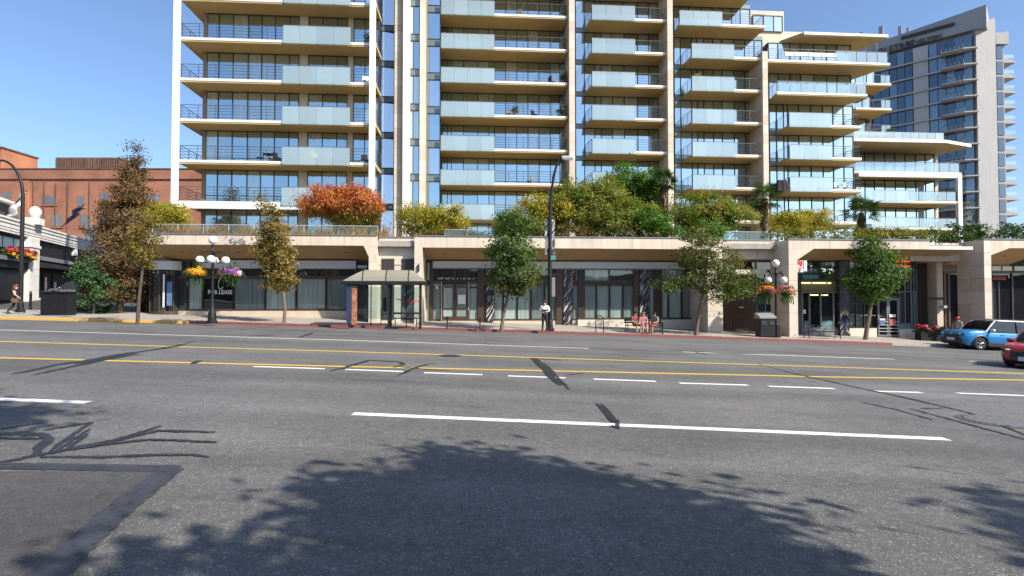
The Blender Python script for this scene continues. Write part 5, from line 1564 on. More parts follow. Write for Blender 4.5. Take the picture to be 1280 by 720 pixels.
# ------------------------------------------------------------------ trees, shrubs, palms
M['bark'] = pm('grey_brown_bark', (0.16, 0.12, 0.09), rough=0.9, var=0.3, scale=9, bump=0.6, bscale=30)
M['bark_dk'] = pm('dark_bark', (0.085, 0.06, 0.045), rough=0.9, var=0.3, scale=9, bump=0.6, bscale=30)
LM = {
    'copper': leaf_mat('copper_leaves', [(0.055, 0.04, 0.02), (0.115, 0.075, 0.032), (0.185, 0.12, 0.05), (0.25, 0.165, 0.07)]),
    'bronze_green': leaf_mat('bronze_green_leaves', [(0.075, 0.065, 0.02), (0.16, 0.13, 0.034), (0.26, 0.19, 0.05), (0.32, 0.26, 0.07)]),
    'green': leaf_mat('green_leaves', [(0.035, 0.065, 0.014), (0.06, 0.11, 0.022), (0.085, 0.15, 0.03), (0.14, 0.20, 0.05)]),
    'olive_green': leaf_mat('olive_leaves', [(0.045, 0.06, 0.016), (0.085, 0.105, 0.026), (0.13, 0.14, 0.035), (0.19, 0.16, 0.05)]),
    'fresh': leaf_mat('fresh_green_leaves', [(0.045, 0.10, 0.012), (0.08, 0.17, 0.02), (0.12, 0.22, 0.03)]),
    'yellow_green': leaf_mat('yellow_green_leaves', [(0.11, 0.14, 0.02), (0.25, 0.25, 0.03), (0.40, 0.33, 0.04), (0.46, 0.31, 0.05)]),
    'rust_green': leaf_mat('rusty_green_leaves', [(0.065, 0.11, 0.02), (0.13, 0.19, 0.03), (0.24, 0.24, 0.045), (0.38, 0.26, 0.07)]),
    'red': leaf_mat('red_maple_leaves', [(0.20, 0.05, 0.022), (0.38, 0.10, 0.04), (0.50, 0.18, 0.05), (0.46, 0.24, 0.06)]),
    'dark_green': leaf_mat('dark_evergreen_leaves', [(0.016, 0.035, 0.010), (0.03, 0.06, 0.015), (0.05, 0.09, 0.022)]),
    'pale_green': leaf_mat('pale_green_leaves', [(0.04, 0.09, 0.03), (0.08, 0.17, 0.06), (0.13, 0.24, 0.09)]),
    'straw': leaf_mat('straw_grass', [(0.22, 0.14, 0.06), (0.32, 0.21, 0.09), (0.40, 0.28, 0.13)]),
    'orange_low': leaf_mat('orange_shrub_leaves', [(0.15, 0.07, 0.02), (0.28, 0.13, 0.04), (0.22, 0.18, 0.04)]),
    'palm': leaf_mat('palm_leaves', [(0.02, 0.045, 0.012), (0.045, 0.085, 0.02), (0.08, 0.12, 0.03)], 0.2),
    'petals_y': leaf_mat('yellow_petals', [(0.65, 0.30, 0.015), (0.80, 0.45, 0.02)]), 'petals_r': leaf_mat('red_petals', [(0.5, 0.02, 0.03), (0.65, 0.06, 0.10)]),
    'petals_p': leaf_mat('pink_petals', [(0.42, 0.07, 0.16), (0.60, 0.24, 0.34)]), 'petals_v': leaf_mat('violet_petals', [(0.10, 0.03, 0.28), (0.30, 0.12, 0.45)]),
    'petals_o': leaf_mat('orange_petals', [(0.70, 0.14, 0.02), (0.75, 0.28, 0.05)]), 'petals_w': leaf_mat('white_petals', [(0.7, 0.62, 0.62), (0.8, 0.75, 0.75)]),
}

def leaves_arrays(rg, blobs, n, size, clump=0.32, nclump=None, shell=0.55, up=0.35, aspect=0.55):
    """positions and quads of leaves gathered in clumps near the surface of several ellipsoids"""
    vol = np.array([b[3] * b[4] * b[5] for b in blobs]) ** (2 / 3)
    vol = vol / vol.sum()
    nclump = nclump or max(10, n // 55)
    which = rg.choice(len(blobs), nclump, p=vol)
    B = np.array(blobs)[which]
    d = rg.normal(size=(nclump, 3)); d /= np.linalg.norm(d, axis=1)[:, None]
    r = shell + (1 - shell) * rg.random(nclump) ** 0.6
    r *= 1 + rg.normal(size=nclump) * 0.13
    cc = B[:, :3] + d * r[:, None] * B[:, 3:6]
    csz = clump * (0.6 + 0.8 * rg.random(nclump))
    li = rg.integers(0, nclump, n)
    c = cc[li] + rg.normal(size=(n, 3)) * csz[li][:, None] * np.array([1, 1, .65])
    out = d[li] + rg.normal(size=(n, 3)) * 0.75; out[:, 2] += up
    nrm = out / np.linalg.norm(out, axis=1)[:, None]
    t = rg.normal(size=(n, 3)); t -= nrm * (t * nrm).sum(1)[:, None]; t /= np.linalg.norm(t, axis=1)[:, None]
    s = np.cross(nrm, t)
    L = size * (0.65 + 0.7 * rg.random(n))[:, None]
    v = np.stack([c - t * L * .5, c + s * L * aspect * .5 + nrm * L * .06, c + t * L * .5 - nrm * L * .1, c - s * L * aspect * .5 + nrm * L * .06], axis=1)
    return v.reshape(-1, 3), cc

def quads_obj(name, V, mat, parent, idx=None):
    me = bpy.data.meshes.new(name)
    nv = len(V); nf = nv // 4
    me.vertices.add(nv); me.vertices.foreach_set('co', np.asarray(V, dtype=np.float32).ravel())
    me.loops.add(nv); me.loops.foreach_set('vertex_index', np.arange(nv, dtype=np.int32))
    me.polygons.add(nf); me.polygons.foreach_set('loop_start', np.arange(0, nv, 4, dtype=np.int32)); me.polygons.foreach_set('loop_total', np.full(nf, 4, dtype=np.int32))
    if isinstance(mat, list):
        for m_ in mat: me.materials.append(m_)
        me.polygons.foreach_set('material_index', idx.astype(np.int32))
    else: me.materials.append(mat)
    me.update(); me.validate()
    o = bpy.data.objects.new(name, me); COL.objects.link(o); o.parent = parent
    return o

def limb(mb, a, b, r0, r1, rg, n=5, wob=.08):
    a, b = Vector(a), Vector(b)
    L = (b - a).length
    pts = [a.lerp(b, i / n) + Vector(rg.normal(size=3) * wob * L * .35 * math.sin(math.pi * i / n)) for i in range(n + 1)]
    pts = [p + Vector((0, 0, .12 * L * math.sin(math.pi * i / n) * .4)) for i, p in enumerate(pts)]
    mb.tube(pts, [lerp(r0, r1, i / n) for i in range(n + 1)], 7)

def tree(name, label, cat, base, trunk, blobs, n, size, leaf, seed, bark='bark', clump=.32, group=None, limbs=9, shell=.5, second=None, up=.35, nclump=None, crown_name='crown', dens=2.3, fine=.74):
    """trunk: list of ((x, y, z), radius) relative to the base; blobs relative to the base"""
    rg = np.random.default_rng(seed)
    t = thing(name, label, cat, base, 0, group)
    V, cc = leaves_arrays(rg, blobs, int(n * dens), size * fine, clump, nclump or max(10, n // 70), shell, up)
    if trunk:
        mb = MB(); mb.tube([p for p, r in trunk], [r for p, r in trunk], 9)
        top, rt = Vector(trunk[-1][0]), trunk[-1][1]
        mid = Vector(trunk[len(trunk) // 2][0])
        for i in rg.choice(len(cc), min(limbs, len(cc)), replace=False):
            s = top if rg.random() < .6 else mid.lerp(top, .3 + .7 * rg.random())
            e = Vector(cc[i])
            if e.z < s.z: s = mid.lerp(top, .2)
            limb(mb, s, e, rt * .62, .012, rg)
        mb.build('trunk', M[bark], t, True)
    if second:      # a second leaf colour where the crown is lower
        zc = V.reshape(-1, 4, 3)[:, 0, 2]; zz = (zc - zc.min()) / (zc.max() - zc.min())
        idx = ((zz + rg.normal(size=len(zz)) * .12) < second[1]).astype(np.int32)
        quads_obj(crown_name, V, [LM[leaf], LM[second[0]]], t, idx)
    else:
        quads_obj(crown_name, V, LM[leaf], t)
    return t

def walk_at(px, py):
    return on_walk(px, py)

ST = 'street trees on the pavement'
b = walk_at(355.4, 403.5)
tree('street_tree', 'narrow bronze leaved street tree left of the bus shelter', 'tree', b, [((0, 0, -.1), .10), ((.03, 0, .8), .085), ((-.1, 0, 1.9), .075), ((-.35, 0, 3.2), .06), ((-.75, 0, 5.2), .03)],
     [(-.15, 0, 2.6, .8, .8, .9), (-.45, 0, 3.6, 1.05, 1.0, .9), (-.55, 0, 4.7, .85, .85, .9), (-.85, 0, 5.9, .5, .5, .8), (-1.15, 0, 7.0, .22, .22, .55)], 7000, .17, 'bronze_green', 1, clump=.2, group=ST, limbs=14, dens=1.4, fine=.85)
b = walk_at(626.5, 412.5)
tree('street_tree', 'round leafy green street tree with a leaning trunk before the patterned columns', 'tree', b, [((0, 0, -.1), .11), ((.12, 0, .8), .09), ((.35, 0, 1.8), .08), ((.55, 0, 2.9), .06)],
     [(.75, 0, 3.1, 1.45, 1.3, 1.0), (.6, 0, 4.3, 1.5, 1.4, 1.0), (.75, 0, 5.4, 1.15, 1.0, .9), (.8, 0, 2.3, .8, .8, .6), (.4, 0, 6.2, .5, .5, .5)], 8200, .18, 'green', 2, clump=.24, group=ST, second=('olive_green', .3), limbs=14, dens=1.15, fine=.85)
b = walk_at(869.5, 419)
tree('street_tree', 'spreading olive green street tree with forked trunk by the brown gate', 'tree', b, [((0, 0, -.1), .12), ((.15, 0, .9), .10), ((.35, 0, 1.9), .085), ((.6, 0, 3.2), .06), ((.7, 0, 4.2), .04)],
     [(.4, 0, 4.6, 1.5, 1.3, 1.0), (1.7, 0, 3.6, 1.5, 1.3, 1.2), (-1.4, 0, 2.9, 1.1, .9, .45), (.5, 0, 3.3, 1.2, 1.1, .8), (2.6, .1, 2.7, 1.0, .9, .6), (.3, 0, 5.6, 1.1, 1.0, .6), (1.3, 0, 2.4, .8, .7, .5)], 8000, .17, 'olive_green', 3, clump=.24, group=ST, limbs=18, second=('green', .2), dens=1.2, fine=.85)
b = walk_at(1081.5, 424.5)
tree('street_tree', 'bright green street tree with slanting trunk in front of the convenience shop', 'tree', b, [((0, 0, -.1), .15), ((.15, 0, .9), .12), ((.35, 0, 1.9), .10), ((.6, 0, 3.0), .07)],
     [(.6, 0, 3.7, 1.6, 1.4, .9), (.5, 0, 4.8, 1.3, 1.2, .9), (.55, 0, 6.0, .75, .7, .7), (-.35, 0, 3.6, .8, .8, .5), (1.6, 0, 3.9, .8, .8, .6), (.7, 0, 2.8, 1.0, 1.0, .5)], 8400, .19, 'green', 4, clump=.24, group=ST, limbs=14, second=('fresh', .0), dens=1.15, fine=.85)
b = walk_at(172, 402.5)
tree('street_tree', 'slim street tree with sparse brown leaves at the left end of the shops', 'tree', b, [((0, 0, -.1), .09), ((.05, 0, 1.2), .075), ((.2, 0, 2.6), .06), ((.3, 0, 3.6), .04)],
     [(.3, 0, 3.6, .7, .7, .7), (.35, 0, 4.6, .75, .7, .7), (.2, 0, 2.9, .4, .4, .4)], 1500, .15, 'bronze_green', 5, clump=.22, group=ST, bark='bark_dk')
p = at(150, 392, 34.5); b = Vector((p.x, p.y, swz(p.x, p.y)))
tree('copper_tree', 'tall pointed copper leaved tree at the corner left of the shops', 'tree', b, [((0, 0, -.2), .2), ((0, 0, 2), .16), ((.2, 0, 5), .1), ((.65, 0, 9.3), .03)],
     [(0, 0, 1.7, 1.7, 1.5, 1.1), (-.1, 0, 3.2, 1.9, 1.6, 1.1), (.1, 0, 4.7, 1.75, 1.5, 1.1), (.25, 0, 6.1, 1.35, 1.2, 1.0), (.45, 0, 7.5, .95, .9, .9), (.65, 0, 8.7, .6, .6, .8), (.78, 0, 9.7, .3, .3, .6)], 17000, .18, 'copper', 6, clump=.24, bark='bark_dk', limbs=30, shell=.6, dens=1.6, fine=.78)
p = at(117, 390, 33.4); b = Vector((p.x, p.y, swz(p.x, p.y)))
tree('leafy_shrub', 'pale green leafy shrub in front of the parked grey car', 'shrub', b, [((0, 0, -.1), .06), ((.05, 0, 1.0), .05), ((0, 0, 2.0), .03)],
     [(0, 0, 1.3, 1.15, .9, .95), (.3, 0, 2.3, 1.0, .9, .8), (-.5, 0, 2.5, .75, .7, .6), (.1, 0, 3.1, .6, .6, .5), (.9, 0, 1.2, .7, .6, .7)], 2600, .2, 'pale_green', 7, clump=.22)
p = at(114, 386, 34.2); b = Vector((p.x, p.y, swz(p.x, p.y) - .05))
tree('low_hedge', 'low clipped green hedge beside the black cabinet', 'hedge', b, None, [(-1.2, 0, .28, .8, .6, .34), (0, 0, .28, .8, .6, .34), (1.1, 0, .28, .8, .6, .34)], 1800, .11, 'fresh', 8, clump=.1, shell=.7, crown_name='foliage')

# ---- plants on the terrace
def tb(px, v):
    u = fu(px, v); return W(u, v, TERRACE_Z - .03)
def tsz(v): return F_PX / v        # pixels per metre
def terrace_tree(name, label, cat, x0, x1, y0, y1, v, n, size, leaf, seed, lobes=7, second=None, clump=.26, trunk=True, group=None, bark='bark_dk', shape=.8):
    """crown fitted to its photographed extent at depth v"""
    u0, u1 = fu(x0 - 2, v), fu(x1 + 2, v); zt, zb = fz((x0 + x1) / 2, y0, v), fz((x0 + x1) / 2, y1 + 7, v)
    um = (u0 + u1) / 2; w = (u1 - u0) / 2; h = (zt - zb) / 2
    base = W(um, v, TERRACE_Z - .03)
    rg = np.random.default_rng(seed + 100)
    blobs = []
    zc = (zt + zb) / 2 - base.z
    for i in range(lobes):
        a = rg.uniform(-1, 1); hh = rg.uniform(-1, 1) * (1 - .5 * abs(a))
        rr_ = rg.uniform(.42, .58)
        blobs.append((a * w * .62, rg.uniform(-.4, .4) * min(w, 1.6), zc + hh * h * .66, w * rr_, min(w, 1.6) * rr_ * 1.3, h * rr_ * shape * 1.1))
    blobs.append((0, 0, zc, w * .6, min(w, 1.6) * .6, h * .75))
    tr = [((0, 0, 0), .1), ((.05, 0, max(.3, (zb - base.z) * .6 + .3)), .08), ((0, 0, zc), .05)] if trunk else None
    return tree(name, label, cat, base, tr, blobs, int(n * 1.9), size * 1.12, LM_key(leaf), seed, bark=bark, clump=clump, second=second, limbs=10, group=group, shell=.62)
def LM_key(k): return k
TG = 'trees and shrubs on the terrace above the shops'
terrace_tree('maple_shrub', 'yellow green shrub on the terrace at the far left corner', 'shrub', 176, 234, 249, 284, 37.5, 2600, .17, 'yellow_green', 21, group=TG)
terrace_tree('red_maple', 'red and orange maple on the terrace below the left tower', 'tree', 374, 486, 222, 288, 38.5, 6800, .17, 'red', 22, lobes=10, second=('rust_green', .34), group=TG)
terrace_tree('maple_shrub', 'yellow green maple on the terrace right of the red maple', 'tree', 498, 580, 252, 296, 38.0, 4300, .16, 'yellow_green', 23, lobes=9, second=('green', .35), group=TG)
terrace_tree('maple_shrub', 'small green shrub on the terrace left of the big maples', 'shrub', 606, 672, 266, 297, 36.5, 2600, .15, 'olive_green', 24, group=TG)
terrace_tree('maple_shrub', 'yellow green maple on the terrace behind the banner lamp post', 'tree', 644, 724, 236, 292, 38.5, 4600, .17, 'yellow_green', 25, lobes=9, second=('green', .3), group=TG)
terrace_tree('maple_shrub', 'biggest maple on the terrace with rusty green leaves', 'tree', 694, 826, 216, 297, 38.0, 9500, .18, 'rust_green', 26, lobes=13, group=TG)
terrace_tree('garden_tree', 'fresh green tree rising behind the biggest maple', 'tree', 738, 822, 196, 285, 40.5, 6000, .2, 'fresh', 27, lobes=10, clump=.32, group=TG)
terrace_tree('maple_shrub', 'round maple on the terrace between two palms', 'tree', 846, 938, 236, 296, 38.0, 6500, .17, 'rust_green', 28, lobes=10, second=('green', .25), group=TG)
terrace_tree('maple_shrub', 'small yellow green maple on the terrace right of the middle palm', 'shrub', 964, 1036, 257, 290, 38.5, 3300, .16, 'yellow_green', 29, group=TG)
terrace_tree('evergreen_shrub', 'low green bush under the round maple at the terrace edge', 'shrub', 850, 908, 272, 300, 36.2, 2000, .15, 'fresh', 30, group=TG, trunk=False)
terrace_tree('evergreen_shrub', 'low bush with bright new leaves at the foot of the biggest maple', 'shrub', 790, 842, 264, 300, 36.4, 2000, .16, 'fresh', 31, group=TG, trunk=False)
tree('evergreen_shrub', 'ball shaped green bush on the roof of the low right wing', 'shrub', W(fu(1118, V6), V6, zr + .01), None, [(0, 0, .75, .6, .5, .65), (.4, 0, .5, .5, .4, .45), (-.4, .1, .5, .45, .4, .45)], 700, .16, 'green', 32, clump=.15, shell=.5, crown_name='foliage')
for i_, px_ in enumerate((1134, 1141, 1148)):
    tree('evergreen_shrub', ('left', 'middle', 'right')[i_] + ' of three low dark plants on the roof of the low right wing', 'shrub', W(fu(px_, V6), V6 - .2, zr + .01), None, [(0, 0, .55, .3, .3, .45)], 260, .14, 'dark_green', 33 + i_, clump=.12, shell=.4, crown_name='foliage')

def hedge_run(label, x0, x1, y0, v, depth, n, size, leaf, seed, second=None, rough=.2, h=None, name='clipped_hedge'):
    u0, u1 = fu(x0, v), fu(x1, v); zt = fz((x0 + x1) / 2, y0, v)
    um = (u0 + u1) / 2; base = W(um, v, TERRACE_Z - .03)
    rg = np.random.default_rng(seed)
    t = thing(name, label, 'hedge', base, FA, 'hedges along the terrace edge')
    hz_ = zt - base.z
    k = max(3, int((u1 - u0) / .7)); blobs = []
    for i in range(k):
        blobs.append((lerp(u0, u1, (i + .5) / k) - um, 0, hz_ * .5, .52, depth / 2, hz_ * (.5 + rg.uniform(-rough, rough) * .5)))
    V, cc = leaves_arrays(rg, blobs, n, size, .14, n // 25, .72, .4)
    q = quads_obj('foliage', V, [LM[leaf], LM[second or leaf]], t, (rg.random(len(V) // 4) < .4))
hedge_run('long clipped hedge of green and rusty leaves along the terrace behind the street lamp', 962, 1158, 284.5, 34.6, 1.0, 9000, .12, 'olive_green', 41, 'yellow_green', .12)
hedge_run('loose dark green bushes on the terrace at the right edge above the blue car', 1185, 1300, 282, 35.0, 1.4, 5200, .15, 'dark_green', 42, 'green', .45)
hedge_run('small upright green bush on the terrace just right of the white post', 1160, 1190, 287, 34.8, 1.0, 1200, .13, 'green', 43, 'dark_green', .5)
hedge_run('low rust and green planting on the terrace under the yellow green maple', 500, 608, 288, 34.8, .9, 2600, .12, 'orange_low', 44, 'olive_green', .6)
hedge_run('low dark planting along the terrace under the big maples', 640, 848, 284, 35.6, 1.2, 4200, .15, 'dark_green', 45, 'orange_low', .35)

def grasses(label, x0, x1, v, n, seed):
    u0, u1 = fu(x0, v), fu(x1, v); um = (u0 + u1) / 2
    t = thing('ornamental_grass', label, 'grass', W(um, v, TERRACE_Z - .02), FA); t['kind'] = 'stuff'
    rg = np.random.default_rng(seed); Vs = []
    for i in range(n):
        tu = (u0 - um) + (u1 - u0) * rg.random(); tv = rg.uniform(-.4, .4)
        h = rg.uniform(.35, .95) * (.6 + .6 * abs(math.sin(tu * 1.7))); le = rg.normal() * .3; w = .022
        p = np.array([tu + rg.normal() * .15, tv, 0]); q = p + np.array([le * .4, 0, h * .6]); r_ = p + np.array([le, rg.normal() * .1, h])
        Vs += [p + [-w, 0, 0], p + [w, 0, 0], q + [w, 0, 0], q + [-w, 0, 0], q + [-w, 0, 0], q + [w, 0, 0], r_ + [w * .5, 0, 0], r_ - [w * .5, 0, 0]]
    o = quads_obj('grass_blades', np.array(Vs), LM['straw'], t)
grasses('dry straw coloured ornamental grasses along the terrace at the left', 205, 372, 34.6, 600, 51)
grasses('dry ornamental grasses below the red maple on the terrace', 372, 486, 34.7, 400, 52)

def palm(label, px, ytop, ycrown, v, seed, spread):
    rg = np.random.default_rng(seed)
    u = fu(px, v); base = W(u, v, TERRACE_Z - .03)
    hub = fz(px, ycrown, v) - base.z
    t = thing('fan_palm', label, 'palm', base, 0, 'fan palms on the terrace')
    mb = MB(); mb.tube([(0, 0, 0), (.03, 0, hub * .5), (0, 0, hub)], [.12, .13, .16], 10); mb.build('trunk', M['bark_dk'], t, True)
    # shaggy fibre and dead skirts
    Vs = []
    for i in range(260):
        z = hub * rg.uniform(.15, 1.0); a = rg.uniform(0, 6.283); r_ = .13 + .1 * rg.random(); d = np.array([math.cos(a), math.sin(a), 0]); s = np.array([-d[1], d[0], 0]) * .03
        p = d * r_ + [0, 0, z]; q = p + d * .12 + [0, 0, -.4]
        Vs += [p - s, p + s, q + s, q - s]
    quads_obj('fibre', np.array(Vs), LM['straw'] if False else LM['copper'], t)
    Vs = []
    for i in range(34):
        a = rg.uniform(0, 6.283); el = math.radians(rg.uniform(-35, 80)); L = spread * rg.uniform(.45, .7)
        d = np.array([math.cos(a) * math.cos(el), math.sin(a) * math.cos(el), math.sin(el)])
        s = np.array([-math.sin(a), math.cos(a), 0]); up_ = np.cross(d, s) * -1
        o = np.array([0, 0, hub]) ; tip = o + d * L
        Vs += [o - s * .012, o + s * .012, tip + s * .012, tip - s * .012]
        R_ = spread * .5
        for k in range(15):
            th = math.radians(-105 + 210 * k / 14)
            bd = d * math.cos(th) + s * math.sin(th)
            bd = bd + np.array([0, 0, -.22 - .15 * rg.random()]); bd /= np.linalg.norm(bd)
            bs = np.cross(bd, up_); bs /= np.linalg.norm(bs) + 1e-9
            e = tip + bd * R_ * rg.uniform(.8, 1.1); m_ = tip + bd * R_ * .5; w = .032
            Vs += [tip - bs * .008, tip + bs * .008, m_ + bs * w, m_ - bs * w, m_ - bs * w, m_ + bs * w, e + bs * .006 + [0, 0, -.05], e - bs * .006 + [0, 0, -.05]]
    quads_obj('fronds', np.array(Vs), LM['palm'], t)
palm('left fan palm of three on the terrace beside the fresh green tree', 830, 205, 228, 38.6, 61, 1.15)
palm('middle fan palm of three on the terrace below the stepped balconies', 956, 228, 248, 38.0, 62, 1.25)
palm('right fan palm of three on the terrace in front of the low wing', 1077, 246, 266, 37.0, 63, 1.35)

# trees on the near pavement, behind the camera: their shade falls on the road
NT = 'trees on the near pavement'
def near_tree(label, sx, sy, h, r, seed, tx, ty, n=5200):
    """crown placed so that its shade falls around (sx, sy)"""
    k = 1 / math.tan(SUN_EL)
    c = Vector((sx + k * h * math.sin(SUN_AZ), sy - k * h * math.cos(SUN_AZ), h))
    base = Vector((tx, ty, gz(tx, ty) + .12))
    d = c - base
    tree('shade_tree', label, 'tree', base, [((0, 0, -.1), .16), ((d.x * .15, d.y * .15, d.z * .35), .13), ((d.x * .6, d.y * .6, d.z * .8), .09)],
         [(d.x, d.y, d.z, r * .75, r * .75, r * .6), (d.x - r * .45, d.y + r * .1, d.z - .2, r * .6, r * .5, r * .42), (d.x + r * .5, d.y + .1, d.z, r * .55, r * .5, r * .4), (d.x, d.y + r * .45, d.z + .4, r * .55, r * .5, r * .4),
          (d.x - .2, d.y - r * .4, d.z, r * .6, r * .5, r * .45)], n, .24, 'green', seed, clump=.3, group=NT, limbs=16, shell=.35, dens=1.3, fine=.95, nclump=55)
near_tree('leafy tree on the near pavement right of the camera', .2, 4.4, 6.0, 1.75, 71, 6.2, -.6, 5200)
near_tree('low leafy tree on the near pavement close behind the camera', -1.25, 2.1, 5.6, 1.9, 74, 4.4, -2.6, 5200)
near_tree('leafy tree on the near pavement farther right', 6.0, 3.0, 6.5, 2.2, 72, 12.0, -2.0)
near_tree('tall leafy tree on the near pavement behind the camera', -7.7, 6.2, 9.0, 2.25, 73, -1.8, -1.6)
# ------------------------------------------------------------------ street furniture
M['black_metal'] = pm('black_lamp_metal', (0.014, 0.014, 0.016), rough=0.5, metal=0.0, spec=0.3, var=0.15, scale=8)
M['globe'] = pm('opal_globe', (0.82, 0.80, 0.76), rough=0.25, var=0.02)
M['lamp_head'] = pm('grey_lamp_head', (0.5, 0.5, 0.5), rough=0.4, metal=0.3, var=0.05)
M['basket'] = pm('moss_basket', (0.06, 0.05, 0.025), rough=0.95, var=0.3, scale=12)
M['shelter_roof'] = frosted_mat('shelter_roof_plastic', (0.43, 0.39, 0.29), 0.10, 0.08)
M['shelter_glass'] = frosted_mat('shelter_glass', (0.5, 0.52, 0.5), 0.95, 0.07)
M['navy'] = pm('navy_ad_panel', (0.03, 0.04, 0.09), rough=0.35, var=0.3, scale=3)
M['poster_or'] = pm('orange_ad_poster', (0.36, 0.15, 0.08), rough=0.45, var=0.6, scale=5)
M['banner'] = swirl_mat('street_banner', (0.05, 0.05, 0.06), (0.55, 0.54, 0.56), 0.54)
M['sign_teal'] = pm('teal_street_sign', (0.08, 0.25, 0.24), rough=0.5, var=0.05)
M['grey_box'] = pm('grey_control_box', (0.22, 0.22, 0.22), rough=0.5, var=0.1)
M['wood'] = pm('bench_wood', (0.16, 0.10, 0.065), rough=0.7, var=0.25, scale=8)

def wpt(px, py):
    return on_walk(px, py)

def curved_lamp(label, base, side, h_straight, reach, top, banners=False):
    t = thing('street_lamp', label, 'street lamp', base)
    mb = MB()
    pts = [(0, 0, 0), (0, 0, h_straight)]
    n = 12
    for i in range(1, n + 1):
        a = i / n * math.pi / 2
        pts.append((side * reach * (1 - math.cos(a)), 0, h_straight + (top - h_straight) * math.sin(a)))
    rad = [.13, .10] + [lerp(.095, .055, i / n) for i in range(1, n + 1)]
    mb.tube(pts, rad, 12); mb.build('pole', M['black_metal'], t, True)
    mb = MB(); mb.lathe([(.24, 0), (.24, .12), (.17, .2), (.16, .55), (.13, .62)], 14); mb.build('pole_base', M['black_metal'], t, True)
    mb = MB(); hx_ = side * reach
    mb.box(hx_ - .05 if side > 0 else hx_ - .6, hx_ + .6 if side > 0 else hx_ + .05, -.14, .14, top - .1, top + .08); mb.build('lamp_head', M['lamp_head'], t, bevel=.03)
    mb = MB(); mb.box(hx_ + (.1 if side > 0 else -.55), hx_ + (.55 if side > 0 else -.1), -.1, .1, top - .14, top - .1); mb.build('lens', M['globe'], t)
    return t
b = wpt(25.5, 390)
k = F_PX / b.y
curved_lamp('tall black street lamp curving left at the left edge', b, -1, (390 - 246) / k, 1.45, (390 - 199) / k)
b = wpt(687.5, 413.5); k = F_PX / b.y
lamp2 = curved_lamp('tall black street lamp with two narrow banners beside the standing person', b, 1, (413.5 - 285) / k, .72, (413.5 - 196) / k)
for s in (-1, 1):
    mb = MB(); z0, z1 = (413.5 - 318) / k, (413.5 - 274) / k
    mb.box(s * .12, s * .28, -.012, .012, z0, z1); bn = mb.build('banner', M['banner'], lamp2)
    mb = MB()
    for z in (z0, z1): mb.tube([(0, 0, z), (s * .30, 0, z)], .015, 5)
    mb.build('banner_arm', M['black_metal'], bn)
mb = MB(); mb.box(.05, .32, -.09, -.06, (413.5 - 325) / k, (413.5 - 319.5) / k); mb.build('street_sign', M['sign_teal'], lamp2)
mb = MB(); mb.box(.08, .28, -.13, .13, (413.5 - 371) / k, (413.5 - 347) / k); mb.build('control_box', M['grey_box'], lamp2, bevel=.02)

def globe_lamp(label, base, h, group='five globe street lamps'):
    t = thing('globe_street_lamp', label, 'street lamp', base, .35, group)
    mb = MB(); mb.lathe([(.26, 0), (.26, .1), (.2, .16), (.19, .5), (.15, .62), (.12, .75), (.075, .95), (.07, 2.0), (.065, h - .6), (.09, h - .55), (.06, h - .5), (.055, h - .32), (.09, h - .28), (.05, h - .24)], 14)
    mb.build('post', M['black_metal'], t, True)
    for i in range(4):
        a = math.pi / 2 * i; c, s = math.cos(a), math.sin(a)
        mb = MB(); zz = h - .72
        pts = [(0, 0, zz - .05), (.2 * c, .2 * s, zz + .12), (.42 * c, .42 * s, zz + .10), (.56 * c, .56 * s, zz - .02), (.58 * c, .58 * s, zz - .10)]
        mb.tube(pts, [.03, .028, .026, .026, .03], 7)
        mb.lathe([(.05, zz + .1), (.055, zz + .2), (.02, zz + .26)], 8, (.42 * c, .42 * s, 0))
        mb.lathe([(.1, zz - .13), (.06, zz - .08)], 10, (.58 * c, .58 * s, 0)); ar = mb.build('arm', M['black_metal'], t, True)
        mb = MB(); mb.ball((.58 * c, .58 * s, zz - .3), .205, 16, 12); mb.build('globe', M['globe'], ar, True)
    mb = MB(); mb.lathe([(.06, h - .24), (.11, h - .19)], 12); mb.ball((0, 0, h), .215, 16, 12); mb.build('top_globe', M['globe'], t, True)
    # arms that carry the flower baskets
    mb = MB(); zb = h - 1.15
    mb.tube([(-.72, -.25, zb), (.72, .25, zb)], .02, 6); mb.build('basket_arm', M['black_metal'], t)
    return t

def flowers(parent, rg, c, r, n, cols, size, name='flowers', flat=.75):
    Vs, idx = [], []
    mats = [LM[k_] for k_ in cols]
    pt = rg.normal(size=(max(6, n // 30), 3)); pt /= np.linalg.norm(pt, axis=1)[:, None]
    pc = rg.integers(0, len(cols), len(pt))
    for i in range(n):
        j = rg.integers(0, len(pt)); d = pt[j] + rg.normal(size=3) * .28; d /= np.linalg.norm(d)
        if d[2] < -.45: d[2] *= -.5
        p = np.array(c) + d * np.array(r) * rg.uniform(.8, 1.08)
        t_ = rg.normal(size=3); t_ -= d * t_.dot(d); t_ /= np.linalg.norm(t_) + 1e-9; s = np.cross(d, t_); L = size * rg.uniform(.7, 1.2)
        Vs += [p - t_ * L, p + s * L, p + t_ * L, p - s * L]; idx.append(pc[j])
    return quads_obj(name, np.array(Vs), mats, parent, np.array(idx))

